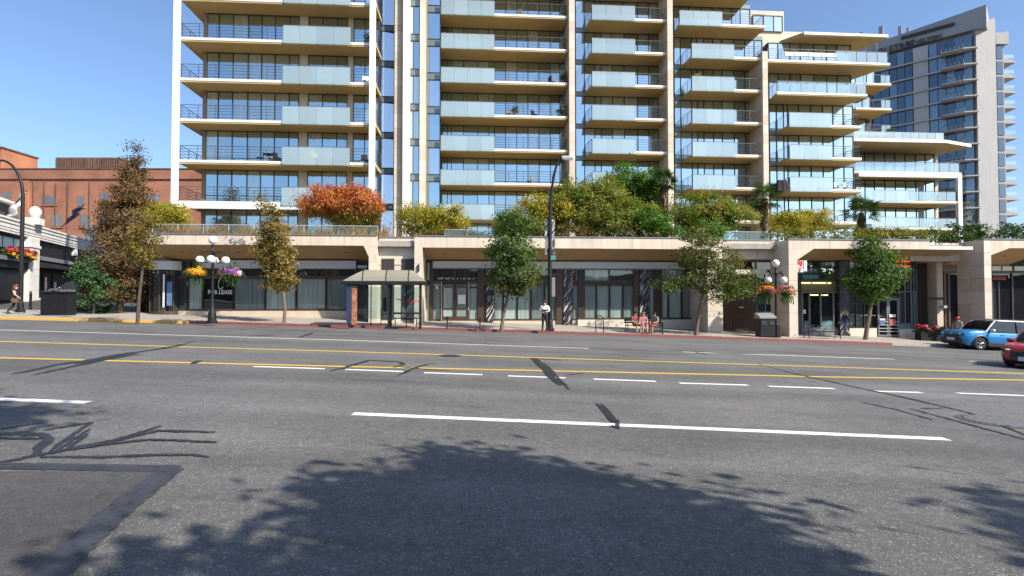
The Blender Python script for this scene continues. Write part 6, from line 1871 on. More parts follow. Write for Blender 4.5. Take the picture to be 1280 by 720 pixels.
def hanging_basket(label, loc, seed, cols, w=.5):
    rg = np.random.default_rng(seed)
    t = thing('hanging_basket', label, 'hanging basket', loc, 0, 'hanging flower baskets')
    mb = MB(); mb.lathe([(.05, -.3), (.2, -.22), (.29, -.06), (.3, 0)], 14); mb.build('bowl', M['basket'], t, True)
    mb = MB()
    for a in (0, 2.1, 4.2): mb.tube([(.29 * math.cos(a), .29 * math.sin(a), 0), (0, 0, .55)], .008, 4)
    mb.build('chain', M['black_metal'], t)
    V, _ = leaves_arrays(rg, [(0, 0, -.02, w, .42, .33), (0, 0, -.4, w * .5, .3, .3), (w * .3, 0, .35, .2, .2, .25)], 900, .085, .09, 50, .7, .1)
    quads_obj('foliage', V, LM['green'], t)
    flowers(t, rg, (0, 0, .05), (w * 1.02, .45, .33), 620, cols, .05)
    Vs = []
    for i in range(12):       # trailing stems
        x = rg.uniform(-w * .7, w * .7); y = rg.uniform(-.3, .3); L = rg.uniform(.2, .6)
        Vs += [(x - .012, y, -.2), (x + .012, y, -.2), (x + .012 + rg.normal() * .04, y, -.2 - L), (x - .012, y, -.2 - L)]
    quads_obj('trailing_stems', np.array(Vs), LM['pale_green'], t)
b = wpt(265, 404); k = F_PX / b.y; h = (404 - 300) / k
globe_lamp('five globe street lamp with flower baskets at the left before the lease sign', b, h)
zb = b.z + h - 1.15 - .55
hanging_basket('hanging basket of yellow flowers on the left arm of the left globe lamp', b + Vector((-.72, -.25, 0)) + Vector((0, 0, zb - b.z)), 81, ['petals_y', 'petals_y', 'petals_y', 'petals_p', 'petals_y'], .5)
hanging_basket('basket of violet and orange flowers, right arm of the left globe lamp', b + Vector((.78, .25, 0)) + Vector((0, 0, zb - b.z)), 82, ['petals_o', 'petals_v', 'petals_w', 'petals_p', 'petals_r', 'petals_v'], .6)
b = wpt(970.5, 421.5); k = F_PX / b.y; h = (421.5 - 329) / k
globe_lamp('five globe street lamp with flower baskets at the right beside the black litter bin', b, h)
zb = b.z + h - 1.15 - .55
hanging_basket('hanging basket of golden flowers on the left arm of the right globe lamp', b + Vector((-.68, -.25, zb - b.z)), 83, ['petals_y', 'petals_o', 'petals_y', 'petals_p'], .5)
hanging_basket('basket of pink and violet flowers, right arm of the right globe lamp', b + Vector((.72, .25, zb - b.z)), 84, ['petals_p', 'petals_v', 'petals_w', 'petals_o', 'petals_y'], .58)

# ---- bus shelter
s0 = wpt(433.5, 408.2); s1 = wpt(526, 410.5)
L_ = (s1 - s0).length
ang_s = math.atan2(s1.y - s0.y, s1.x - s0.x)
k = F_PX / ((s0.y + s1.y) / 2)
H_ = (409 - 356.5) / k
sh = thing('bus_shelter', 'bus shelter with ribbed beige barrel roof and glass walls on the pavement', 'bus shelter', s0, ang_s)
zf = (s1.z - s0.z)
def gl(x): return zf * x / L_
D_ = 1.35
for x in (.1, L_ * .56, L_ - .05):
    for y in (0.05, D_):
        mb = MB(); mb.box(x - .05, x + .05, y - .05, y + .05, gl(x) - .05, H_); mb.build('post', M['black_metal'], sh)
mb = MB(); mb.box(-.25, L_ + .3, -.16, D_ + .2, H_, H_ + .17); mb.build('roof_beam', M['black_metal'], sh, bevel=.02)
# faceted vault: curved in section, hipped ends, four translucent segments with ribs between
def vault(x0, x1, hip0, hip1):
    mb = MB(); n = 8; W2 = (D_ + .34) / 2; yc = (D_ + .04) / 2; R_h = .62
    A, B = [], []
    for i in range(n + 1):
        a = math.pi * i / n
        y = yc - W2 * math.cos(a); z = H_ + .17 + R_h * math.sin(a)
        A.append((x0 + hip0 * math.sin(a), y, z)); B.append((x1 - hip1 * math.sin(a), y, z))
    mb.poly(A + B, [(i, n + 1 + i, n + 2 + i, i + 1) for i in range(n)] + ([tuple(range(n + 1))] if hip0 else []) + ([tuple(range(2 * n + 1, n, -1))] if hip1 else []))
    return mb
xr = [-.22, L_ * .21, L_ * .525, L_ * .83, L_ + .27]
for i in range(4):
    vault(xr[i] + .015, xr[i + 1] - .015, 1.05 if i == 0 else 0, .75 if i == 3 else 0).build('roof_panel', M['shelter_roof'], sh)
for x in xr[1:-1]:
    mb = MB(); W2 = (D_ + .36) / 2; yc = (D_ + .04) / 2
    mb.tube([(x, yc - W2 * math.cos(math.pi * i / 10), H_ + .18 + .625 * math.sin(math.pi * i / 10)) for i in range(11)], .025, 6); mb.build('roof_rib', M['black_metal'], sh)
for xa, xb_ in ((.15, L_ * .28), (L_ * .28, L_ * .55), (L_ * .57, L_ * .78), (L_ * .78, L_ - .1)):
    mb = MB(); mb.box(xa + .03, xb_ - .03, D_ - .01, D_ + .005, .35, H_ - .1); mb.build('glass_wall', M['shelter_glass'], sh)
mb = MB()
for x in (L_ * .28, L_ * .78): mb.box(x - .025, x + .025, D_ - .03, D_ + .02, gl(x), H_)
mb.build('wall_mullions', M['black_metal'], sh)
mb = MB(); mb.box(-.02, .22, -.02, .1, .15, H_ - .02); mb.build('ad_panel_edge', M['navy'], sh)
mb = MB(); mb.box(.24, .5, .02, .08, .1, H_ - .1); mb.build('ad_poster', M['poster_or'], sh)
mb = MB(); mb.box(L_ * .60, L_ * .96, D_ - .55, D_ - .12, .46 + gl(L_ * .8), .51 + gl(L_ * .8)); mb.build('bench_seat', M['black_metal'], sh)
mb = MB(); mb.box(L_ * .60, L_ * .96, D_ - .1, D_ - .05, .70 + gl(L_ * .8), .80 + gl(L_ * .8)); mb.build('bench_back', M['black_metal'], sh)
for x in (L_ * .63, L_ * .93):
    mb = MB(); mb.tube([(x, D_ - .35, gl(x)), (x, D_ - .35, .46 + gl(x))], .03, 6); mb.build('bench_leg', M['black_metal'], sh)
mb = MB()
for z in (.35, .62, .9): mb.tube([(L_ * .42, D_ - .05, z), (L_ * .55, D_ - .05, z)], .02, 5)
for x in (L_ * .42, L_ * .545): mb.tube([(x, D_ - .05, gl(x)), (x, D_ - .05, .9)], .022, 5)
mb.build('lean_rail', M['black_metal'], sh)
mb = MB(); mb.box(L_ * .455, L_ * .5, D_ - .2, D_ - .1, .75, 1.5); mb.build('timetable_case', M['black_metal'], sh)
# red brushed word on the glass wall
xa = L_ * .70; P0 = [(0, .1), (.12, .12), (.2, .05), (.3, -.02), (.34, .12), (.4, -.08), (.5, .02), (.56, -.1), (.66, .06), (.74, -.06), (.85, .1), (.95, 0), (1.05, .04)]
mb = MB(); mb.tube([(xa + p[0], D_ - .03, 1.28 + p[1]) for p in P0], [.035] * len(P0), 5); mb.tube([(xa - .25, D_ - .03, 1.46), (xa + .05, D_ - .03, 1.36)], .025, 5)
mb.build('red_script', M['sign_red'], sh)

# ---- bike racks and posts
def bike_rack(label, px, py):
    b = wpt(px, py); t = thing('bike_rack', label, 'bike rack', b, FA, 'bike racks')
    mb = MB(); pts = [(-.22, 0, 0), (-.22, 0, .72)] + [(-.22 * math.cos(a), 0, .72 + .22 * math.sin(a)) for a in np.linspace(.3, math.pi - .3, 9)] + [(.22, 0, .72), (.22, 0, 0)]
    mb.tube(pts, .028, 7); mb.build('hoop', M['black_metal'], t, True)
    mb = MB(); mb.tube([(-.22, 0, .42), (.22, 0, .42)], .022, 6); mb.build('crossbar', M['black_metal'], t)
    mb = MB(); mb.lathe([(.12, .36), (.12, .38)], 3, (0, 0, 0)); 
    mb = MB(); mb.tube([(.13 * math.cos(a), 0, .6 + .13 * math.sin(a)) for a in np.linspace(0, 2 * math.pi, 17)], .016, 5); mb.build('ring', M['black_metal'], t)
    for x in (-.22, .22):
        mb = MB(); mb.lathe([(.06, 0), (.06, .015)], 10, (x, 0, 0)); mb.build('foot_plate', M['black_metal'], t)
bike_rack('black hoop bike rack on the pavement before the middle shop windows', 749.5, 415.3)
def bollard(label, px, py, h=.6):
    b = wpt(px, py); t = thing('bollard', label, 'bollard', b, 0, 'short posts along the kerb')
    mb = MB(); mb.lathe([(.055, 0), (.055, .05), (.035, .08), (.035, h - .1), (.06, h - .06), (.06, h - .02), (.03, h)], 10); mb.build('shaft', M['black_metal'], t, True)
    mb = MB(); mb.ball((0, 0, h + .03), .045, 10, 6); mb.build('cap', M['black_metal'], t, True)
bollard('short black post by the kerb right of the seated people', 828, 417.6)
bollard('short black post by the kerb just right of the bus shelter', 559, 410.8)
bollard('short black post by the kerb left of the leaning green tree', 600, 411.8)

# ---- benches
def bench(label, p, rot, L=1.6, back=True):
    t = thing('bench', label, 'bench', p, rot, 'metal benches on the pavement')
    for i in range(4):
        mb = MB(); y = -.2 + i * .13; mb.box(-L / 2, L / 2, y - .05, y + .05, .42, .45); mb.build('seat_slat', M['black_metal'], t)
    if back:
        for i in range(3):
            mb = MB(); z = .55 + i * .12; mb.box(-L / 2, L / 2, .25 + i * .02, .28 + i * .02, z, z + .09); mb.build('back_slat', M['black_metal'], t)
    for s in (-1, 1):
        mb = MB(); x = s * (L / 2 - .08)
        mb.tube([(x, -.24, 0), (x, -.22, .42), (x, .22, .42), (x, .3, 0)], .025, 6)
        if back: mb.tube([(x, .2, .42), (x, .3, .88)], .022, 6)
        mb.tube([(x, -.22, .42), (x, -.2, .62), (x, .24, .64)], .02, 6); mb.build('leg_frame', M['black_metal'], t, True)
    return t
bn1 = wpt(797, 416.3); bench('dark metal bench with two people seated on it', bn1 + Vector((0, .25, 0)), FA, 1.3)
bn2 = wpt(819, 417.0); bench('dark metal bench with one person on it near the short post', bn2 + Vector((.05, .25, 0)), FA, .95)
bn3 = wpt(1028, 423.5); bench('empty low metal bench in front of the convenience shop', bn3, FA, 2.1, back=False)

# ---- litter bin, cabinet, planters
b = wpt(957.5, 421.3)
t = thing('litter_bin', 'large black litter bin with sloping grey lid beside the right globe lamp', 'litter bin', b, FA)
mb = MB(); mb.box(-.5, .42, -.3, .3, .03, 1.08); mb.build('body', M['black_metal'], t, bevel=.03)
mb = MB(); mb.extrude_x([(-.34, 1.08), (.34, 1.08), (.34, 1.34), (.2, 1.42), (-.34, 1.2)], -.55, .47); mb.build('lid', M['grey_box'], t, bevel=.02)
for x in (-.28, .2):
    mb = MB(); mb.box(x - .15, x + .15, -.325, -.3, .72, .95); mb.build('hatch', M['dark_frame'], t)
mb = MB(); mb.box(.5, .72, -.25, .2, 0, .75); mb.build('side_box', M['black_metal'], t, bevel=.03)
b = wpt(73, 395)
t = thing('utility_cabinet', 'square black utility cabinet near the kerb at the left', 'utility cabinet', b, .05)
mb = MB(); mb.box(-.72, .72, -.35, .35, .05, 1.28); mb.build('body', M['black_paint'], t, bevel=.02)
mb = MB(); mb.box(-.77, .77, -.4, .4, 1.28, 1.36); mb.build('lid', M['black_paint'], t, bevel=.015)
for i in range(3):
    mb = MB(); mb.box(-.66 + i * .45, -.24 + i * .45, -.365, -.35, .15, 1.2); mb.build('door', M['black_paint'], t)
mb = MB(); mb.box(-.74, .74, -.37, .37, 0, .05); mb.build('plinth', M['grey_box'], t)
b = wpt(56.5, 392)
t = thing('sign_post', 'thin rusty signpost standing behind the black cabinet', 'post', b)
mb = MB(); mb.tube([(0, 0, 0), (0, 0, 2.1)], .035, 7); mb.build('post', M['rust'], t)
mb = MB(); mb.lathe([(.045, 2.1), (.03, 2.14)], 8); mb.build('cap', M['rust'], t)
b = wpt(38, 387)
t = thing('bollard', 'black post in front of the white shop pillar', 'bollard', b, 0, 'short posts along the kerb')
mb = MB(); mb.lathe([(.08, 0), (.07, .9), (.09, .95), (.05, 1.05)], 10); mb.build('shaft', M['black_metal'], t, True)
mb = MB(); mb.ball((0, 0, 1.08), .06, 10, 6); mb.build('cap', M['black_metal'], t, True)

def planter(label, x0, x1, py, v, seed, cols, h=.62):
    u0, u1 = fu(x0, v), fu(x1, v); um = (u0 + u1) / 2
    p = W(um, v); p.z = swz(p.x, p.y) - .05
    t = thing('flower_planter', label, 'planter', p, FA, 'black planters with pink flowers')
    L = (u1 - u0)
    mb = MB(); mb.box(-L / 2, L / 2, -.25, .25, 0, h); mb.build('trough', M['black_paint'], t)
    rg = np.random.default_rng(seed)
    V, _ = leaves_arrays(rg, [(x, 0, h + .12, .4, .3, .2) for x in np.linspace(-L / 2 + .2, L / 2 - .2, 6)], 1500, .1, .1, 60, .6)
    quads_obj('foliage', V, LM['dark_green'], t)
    
    for x in np.linspace(-L / 2 + .1, L / 2 - .1, 9): flowers(t, rg, (x + rg.normal() * .06, rg.normal() * .08, h + .2 + rg.normal() * .07), (.17, .2, .15), 60, cols, .045)
planter('black planter of pink flowers beside the wood slat wall', 1145.5, 1176, 415, 33.9, 91, ['petals_p', 'petals_p', 'petals_r'])
planter('black planter of pink flowers behind the person in the red helmet', 1178, 1206, 416, 33.8, 92, ['petals_p', 'petals_r', 'petals_r'])
# flowers on the white corner shop: each box its own thing
fl = [(8, 'window box of red and yellow flowers at the left edge of the white shop'), (27, 'window box of red and yellow flowers beside the white pillar')]
for i, (px, lab) in enumerate(fl):
    c = wl(px); rg = np.random.default_rng(95 + i)
    P = white.matrix_basis @ Vector((c, -.3, wzz(20, 322)))
    t = thing('flower_box', lab, 'flower box', P, wdir, 'flower boxes on the corner shop')
    mb = MB(); mb.box(-.62, .62, -.22, .22, -.12, .12); mb.build('box', M['black_paint'], t)
    V, _ = leaves_arrays(rg, [(x, 0, .25, .3, .35, .32) for x in (-.5, 0, .5)], 700, .12, .12, 30, .6); quads_obj('foliage', V, LM['green'], t)
    
    for x in np.linspace(-.75, .75, 7):
        flowers(t, rg, (x + rg.normal() * .08, -.1 + rg.normal() * .12, .5 + rg.normal() * .12), (.22, .25, .2), 50, ['petals_r', 'petals_r', 'petals_p'], .07, 'red_flowers')
        if rg.random() < .75: flowers(t, rg, (x + rg.normal() * .08, -.2 + rg.normal() * .1, .1 + rg.normal() * .1), (.2, .22, .17), 40, ['petals_y'], .07, 'yellow_flowers')

# ---- terrace guards
def guard(label, x0, x1, ytop, v, glass=True):
    u0, u1 = fu(x0, v), fu(x1, v); um = (u0 + u1) / 2
    t = thing('terrace_guard', label, 'railing', W(um, v, TERRACE_Z - .02), FA, 'guards along the terrace edge')
    h = fz((x0 + x1) / 2, ytop, v) - TERRACE_Z + .02; L = u1 - u0; n = max(2, round(L / 1.5))
    mb = MB(); mb.tube([(-L / 2, 0, h), (L / 2, 0, h)], .028, 6); mb.build('top_rail', M['lamp_head'], t)
    for i in range(n + 1):
        x = lerp(-L / 2, L / 2, i / n); mb = MB(); mb.tube([(x, 0, 0), (x, 0, h)], .024, 6); mb.build('post', M['lamp_head'], t)
        if i < n and glass: piece('glass_pane', M['shelter_glass'], t, x + .05, x + L / n - .05, -.006, .006, .08, h - .06)
guard('long glass guard on the terrace before the dry grasses at the left', 190, 472, 281.5, 35.3)
guard('short glass guard on the terrace between the yellow maple and the green shrub', 556, 612, 287.5, 34.4)
guard('glass guard on the terrace above the brown gate', 905, 962, 290, 35.0)

# ------------------------------------------------------------------ vehicles
M['tyre'] = pm('tyre_rubber', (0.02, 0.02, 0.02), rough=0.8, var=0.2)
M['rim'] = pm('alloy_rim', (0.45, 0.45, 0.46), rough=0.3, metal=0.8, var=0.05)
M['car_black'] = pm('black_car_trim', (0.02, 0.02, 0.022), rough=0.5, var=0.1)
M['car_glass'] = glass_mat('car_glass', (0.012, 0.014, 0.016), 0.05, (0.8, 0.85, 0.9), fmax=0.35)
M['car_light'] = pm('headlamp_lens', (0.75, 0.76, 0.78), rough=0.12, var=0.02, coat=.5)
M['plate'] = pm('number_plate', (0.6, 0.62, 0.66), rough=0.4, var=0.1, scale=20)
def car_paint(name, col): return pm(name, col, rough=0.28, metal=0.15, var=0.03, scale=1.5, coat=0.8)
M['paint_blue'] = car_paint('blue_car_paint', (0.012, 0.20, 0.46)); M['paint_white'] = car_paint('white_car_paint', (0.75, 0.75, 0.74)); M['paint_red'] = car_paint('red_car_paint', (0.38, 0.015, 0.02))
M['paint_grey'] = car_paint('grey_car_paint', (0.10, 0.12, 0.15)); M['paint_silver'] = car_paint('silver_car_paint', (0.45, 0.46, 0.47)); M['paint_crim'] = car_paint('crimson_car_paint', (0.35, 0.03, 0.03))

def car(label, loc, rot, paint, roof, L=4.6, Wd=1.85, H=1.68, suv=True, group='cars'):
    """front points to local +x"""
    t = thing('car', label, 'car', loc, 0, group); t.rotation_euler = rot
    hw = Wd / 2; xf, xr = L / 2, -L / 2
    wr = .36 if suv else .32
    ax_f, ax_r = xf - .93, xr + .85
    belt = 1.03 if suv else .88; hood0 = 1.12 if suv else .94; nose = .98 if suv else .78
    cl = .24 if suv else .18; wsb = xf - 1.28      # windscreen base
    def top(x):
        if x > wsb: 
            s = (x - wsb) / (xf - wsb); return lerp(hood0, nose, s ** 1.8) if s < .96 else lerp(hood0, nose, s ** 1.8) - (s - .96) * 2.2
        if x < xr + .15: return belt - .02 + (x - xr - .15) * .6
        return lerp(hood0, belt, clamp((wsb - x) / .25, 0, 1))
    def half(x):
        a = clamp((x - (xf - .55)) / .55, 0, 1); b = clamp(((xr + .35) - x) / .35, 0, 1)
        return hw * (1 - (.20 if suv else .26) * a ** 2.4 - .12 * b ** 2)
    def low(x):
        z = cl + .16 * clamp((x - (xf - .25)) / .25, 0, 1) + .16 * clamp((xr + .25 - x) / .25, 0, 1)
        for a in (ax_f, ax_r):
            d = abs(x - a)
            if d < wr + .07: z = max(z, wr + math.sqrt(max(0, (wr + .07) ** 2 - d * d)))
        return z
    xs = sorted(set([round(v, 3) for v in list(np.linspace(xr, xf, 40)) + [ax_f + d for d in np.linspace(-.43, .43, 19)] + [ax_r + d for d in np.linspace(-.43, .43, 19)]]))
    rings = []
    for x in xs:
        h_, w_, l_ = top(x), half(x), low(x)
        mid = max(l_ + .02, lerp(cl, h_, .55)); mid = min(mid, h_ - .1)
        rings.append([(x, 0, l_), (x, -w_ * .90, l_), (x, -w_ * .985, lerp(l_, mid, .6)), (x, -w_, mid), (x, -w_ * .985, lerp(mid, h_, .55)), (x, -w_ * .93, h_ - .05), (x, -w_ * .80, h_), (x, 0, h_ + .025),
                      (x, w_ * .80, h_), (x, w_ * .93, h_ - .05), (x, w_ * .985, lerp(mid, h_, .55)), (x, w_, mid), (x, w_ * .985, lerp(l_, mid, .6)), (x, w_ * .90, l_)])
    mb = MB(); n = 14; vs = [p for r_ in rings for p in r_]; fs = []
    for i in range(len(rings) - 1):
        for k_ in range(n): a, b = i * n + k_, i * n + (k_ + 1) % n; fs.append((a, a + n, b + n, b))
    fs += [tuple(range(n)), tuple(range((len(rings) - 1) * n + n - 1, (len(rings) - 1) * n - 1, -1))]
    mb.poly(vs, fs); body = mb.build('body', M[paint], t, True)
    # cabin: glass shell with painted roof and pillars
    rb = xr + (.28 if suv else .55); r0 = wsb - (.62 if suv else .8); r1 = xr + (.62 if suv else 1.15)
    bz = belt - .03
    def cab(x):     # (height, half width at top) of the greenhouse
        if x > r0: s = (wsb - x) / (wsb - r0); return lerp(bz + .02, H - .05, math.sin(s * math.pi / 2) ** .9)
        if x < r1: s = (x - rb) / (r1 - rb); return lerp(bz + .02, H - .06, math.sin(clamp(s, 0, 1) * math.pi / 2) ** .9)
        return H - .05
    gx = list(np.linspace(wsb, r0, 8)) + list(np.linspace(r0, r1, 8))[1:] + list(np.linspace(r1, rb, 8))[1:]
    rings = []
    for x in gx:
        z = cab(x); w0 = hw * .92; w1 = lerp(w0, hw * .74, clamp((z - bz) / (H - bz), 0, 1))
        rings.append([(x, -w0, bz), (x, -lerp(w0, w1, .55), lerp(bz, z, .6)), (x, -w1, z - .02), (x, -w1 * .6, z + .015), (x, 0, z + .025), (x, w1 * .6, z + .015), (x, w1, z - .02), (x, lerp(w0, w1, .55), lerp(bz, z, .6)), (x, w0, bz)])
    mb = MB(); n = 9; vs = [p for r_ in rings for p in r_]; fs = []
    for i in range(len(rings) - 1):
        for k_ in range(n - 1): a = i * n + k_; fs.append((a, a + 1, a + 1 + n, a + n))
    mb.poly(vs, fs); mb.build('windows', M['car_glass'], t, True)
    mb = MB(); rr_ = [r_ for r_, x in zip(rings, gx) if r1 - .02 <= x <= r0 + .02]
    vs, fs = [], []
    for r_ in rr_:
        for p in r_[2:7]: vs.append((p[0], p[1] * 1.02, p[2] + .02))
    for i in range(len(rr_) - 1):
        for k_ in range(4): a = i * 5 + k_; fs.append((a, a + 1, a + 6, a + 5))
    mb.poly(vs, fs); rf = mb.build('roof', M[roof], t, True)
    so = rf.modifiers.new('thick', 'SOLIDIFY'); so.thickness = .05; so.offset = 1
    for s in (-1, 1):
        mb = MB(); mb.tube([(wsb + .03, s * hw * .92, bz), (lerp(wsb, r0, .5), s * hw * .85, lerp(bz, H, .56)), (r0, s * hw * .755, H - .05)], .04, 6); mb.build('pillar', M[roof], t)
        mb = MB(); mb.tube([(rb, s * hw * .92, bz), (lerp(rb, r1, .4), s * hw * .85, lerp(bz, H, .62)), (r1, s * hw * .755, H - .05)], .07, 6); mb.build('pillar', M[roof], t)
        xb_ = (r0 + r1) / 2 - .15
        mb = MB(); mb.tube([(xb_, s * hw * .93, bz), (xb_ - .03, s * hw * .86, lerp(bz, H, .55)), (xb_ - .05, s * hw * .76, H - .05)], .035, 6); mb.build('pillar', M['car_black'], t)
        xm = wsb - .25
        mb = MB(); mb.ball((xm, s * (hw + .1), belt + .08), .12, 10, 7, (.8, 1, .75)); mb.tube([(xm, s * hw * .9, belt - .02), (xm, s * (hw + .05), belt + .05)], .03, 5); mb.build('mirror', M[roof] if suv else M[paint], t, True)
        mb = MB()
        for xh in (.1, -.95): mb.box(xh - .1, xh + .1, s * (hw - .012), s * (hw + .012), belt - .17, belt - .13)
        dh = mb.build('door_handles', M[paint], t)
        mb = MB()
        for xs_ in (wsb - .05, xb_, rb + .45): mb.box(xs_ - .006, xs_ + .006, s * (hw - .03), s * (hw + .003), cl + .15, belt - .06)
        mb.build('door_gaps', M['car_black'], t)
        mb = MB(); xa, xb2 = ax_r + wr + .12, ax_f - wr - .12; mb.box(xa, xb2, s * (hw * .93), s * (hw + .006), cl - .02, cl + (.18 if suv else .06)); mb.build('sill_trim', M['car_black'], t)
        # front and rear lamps
        yh = s * hw * .64
        mb = MB(); mb.ball((xf - .13, s * hw * .68, nose - .13), .2, 14, 8, (.85, 1.0, .30)); hb = mb.build('headlight_housing', M['car_black'], t, True)
        mb = MB(); mb.ball((xf - .055, s * hw * .64, nose - .125), .12, 12, 8, (.95, 1.0, .30)); mb.build('headlight', M['car_light'], hb, True)
        mb = MB(); mb.box(xr - .01, xr + .25, s * hw * .60, s * hw * .91, belt - .25, belt - .08); mb.build('tail_light', M['paint_red'], t, bevel=.02)
        mb = MB(); mb.ball((xf - .12, s * hw * .66, cl + .30), .09, 8, 6, (.5, 1.2, 1)); mb.build('fog_lamp_recess', M['car_black'], t, True)
        for a, nm in ((ax_f, 'front'), (ax_r, 'rear')):
            yw = s * (hw - .12)
            mb = MB(); prof = [(wr * .62, -.11), (wr * .9, -.11), (wr, -.07), (wr, .07), (wr * .9, .11), (wr * .62, .11)]
            vs, fs, nn = [], [], 24
            for i in range(nn):
                an = 2 * math.pi * i / nn
                for r_, y_ in prof: vs.append((a + r_ * math.cos(an), yw + y_, wr + r_ * math.sin(an)))
            for i in range(nn):
                for k_ in range(6): p, q = i * 6 + k_, i * 6 + (k_ + 1) % 6; p2, q2 = ((i + 1) % nn) * 6 + k_, ((i + 1) % nn) * 6 + (k_ + 1) % 6; fs.append((p, q, q2, p2))
            mb.poly(vs, fs); wh = mb.build('wheel', M['tyre'], t, True)
            mb = MB()
            yo = yw + s * .09
            for i in range(5):
                an = 2 * math.pi * i / 5 + .3
                for da in (-.16, .16):
                    mb.tube([(a + .05 * math.cos(an), yo, wr + .05 * math.sin(an)), (a + wr * .6 * math.cos(an + da), yo - s * .02, wr + wr * .6 * math.sin(an + da))], .028, 5)
            mb.tube([(a + wr * .61 * math.cos(q), yo - s * .02, wr + wr * .61 * math.sin(q)) for q in np.linspace(0, 2 * math.pi, 25)], .022, 5)
            mb.ball((a, yo, wr), .06, 8, 5, (1, .4, 1)); mb.build('rim', M['rim'], wh, True)
            mb = MB(); mb.ball((a, yw - s * .02, wr), wr * .6, 14, 6, (1, .15, 1)); mb.build('brake_disc', M['car_black'], wh, True)
            if suv:
                mb = MB(); ra = wr + .075
                mb.tube([(a + ra * math.cos(q), s * (hw - .005) * (1 if a < 0 else .985), wr + ra * math.sin(q)) for q in np.linspace(-.25, math.pi + .25, 17)], .05, 6); mb.build('arch_trim', M['car_black'], t, True)
    mb = MB(); mb.box(ax_r - .6, ax_f + .5, -hw * .72, hw * .72, cl - .04, .72); mb.build('underbody', M['car_black'], t)
    mb = MB(); mb.box(xf - .2, xf + .015, -hw * .56, hw * .56, nose - .42, nose - .16); mb.build('grille', M['car_black'], t, bevel=.03)
    mb = MB(); mb.box(xf - .4, xf + (.025 if suv else -.012), -hw * .80, hw * .80, cl + .06, cl + (.36 if suv else .3)); mb.build('lower_bumper', M['car_black'], t, bevel=.05)
    mb = MB(); mb.box(xf + .018, xf + .034, -.26, .26, nose - .50, nose - .35); mb.build('number_plate', M['plate'], t)
    mb = MB(); mb.ball((xf + .01, 0, nose - .12), .07, 10, 6, (.3, 1.2, .8)); mb.build('badge', M['rim'], t, True)
    mb = MB(); mb.box(wsb + .0, wsb + .06, -hw * .7, hw * .7, hood0 + .005, hood0 + .025); mb.build('wiper_cowl', M['car_black'], t)
    if suv:
        for s in (-1, 1):
            mb = MB(); mb.tube([(r0 - .2, s * hw * .66, H), (r0 - .3, s * hw * .66, H + .07), (r1 + .25, s * hw * .66, H + .07), (r1 + .1, s * hw * .66, H)], .022, 6); mb.build('roof_rail', M['car_black'], t)
    return t

def slope_rot(yaw, X, Y):
    """car attitude on the falling street"""
    fx, fy = math.cos(yaw), math.sin(yaw)
    e = .5
    dzf = (gz(X + fx * e, Y + fy * e) - gz(X - fx * e, Y - fy * e)) / (2 * e)
    dzl = (gz(X - fy * e, Y + fx * e) - gz(X + fy * e, Y - fx * e)) / (2 * e)
    return (math.atan(dzl), -math.atan(dzf), yaw)
# blue car parked at the kerb: left front wheel at (1229, 438)
p = on_road(1224, 437.6)
yaw = math.pi + .06
fwd = Vector((math.cos(yaw), math.sin(yaw), 0)); left = Vector((-math.sin(yaw), math.cos(yaw), 0))
c = Vector((p.x, p.y, 0)) - fwd * (2.3 - .93) - left * .82
c.z = gz(c.x, c.y)
car('bright blue compact car with white roof parked at the kerb', c, slope_rot(yaw, c.x, c.y), 'paint_blue', 'paint_white')
p = on_road(1251, 458)
yaw = math.atan2(-.50, -.866)
fwd = Vector((math.cos(yaw), math.sin(yaw), 0)); left = Vector((-math.sin(yaw), math.cos(yaw), 0))
c = Vector((p.x, p.y, 0)) - fwd * 2.0 + left * .84
c.z = gz(c.x, c.y)
car('glossy red car entering at the right edge of the road', c, slope_rot(yaw, c.x, c.y), 'paint_red', 'paint_red', 4.5, 1.82, 1.46, False)
def far_car(label, px, Y, yaw, paint, **kw):
    q = at(px, 377, Y); c = Vector((q.x, Y, gz(q.x, Y) + .035))
    return car(label, c, slope_rot(yaw, c.x, c.y), paint, paint, 4.5, 1.8, 1.45, False, **kw)
far_car('dark grey car parked behind the pale green shrub', 98, 46.5, math.pi - .1, 'paint_grey')
far_car('silver car parked behind the copper leaved tree', 172, 47.5, math.pi - .1, 'paint_silver')
far_car('crimson car behind the walking woman at the left edge', -14, 43.0, -.1, 'paint_crim')
# ------------------------------------------------------------------ people
def cloth(name, col): return pm(name, col, rough=0.85, var=0.15, scale=8, bump=0.2, bscale=60)
M['skin_l'] = pm('skin_light', (0.55, 0.33, 0.24), rough=0.5, var=0.05); M['skin_d'] = pm('skin_tan', (0.42, 0.23, 0.15), rough=0.5, var=0.05)
M['lip'] = pm('lips', (0.4, 0.12, 0.1), rough=0.5, var=0.02); M['eye'] = pm('eye_dark', (0.02, 0.015, 0.012), rough=0.2, var=0.02)
M['hair_red'] = cloth('auburn_hair', (0.20, 0.07, 0.035)); M['hair_dk'] = cloth('dark_hair', (0.03, 0.02, 0.016)); M['hair_bl'] = cloth('blond_hair', (0.48, 0.28, 0.13)); M['hair_br'] = cloth('brown_hair', (0.11, 0.06, 0.035))
M['c_black'] = cloth('black_cloth', (0.018, 0.018, 0.02)); M['c_white'] = cloth('white_cloth', (0.8, 0.78, 0.76)); M['c_navy'] = cloth('navy_cloth', (0.03, 0.04, 0.09)); M['c_denim'] = cloth('denim', (0.08, 0.13, 0.24))
M['c_red'] = cloth('red_cloth', (0.22, 0.05, 0.045)); M['c_pink'] = cloth('pink_cloth', (0.42, 0.2, 0.2)); M['c_grey'] = cloth('grey_green_cloth', (0.24, 0.26, 0.22)); M['c_brown'] = cloth('brown_cloth', (0.12, 0.07, 0.05)); M['c_tan'] = cloth('tan_cloth', (0.42, 0.36, 0.28))
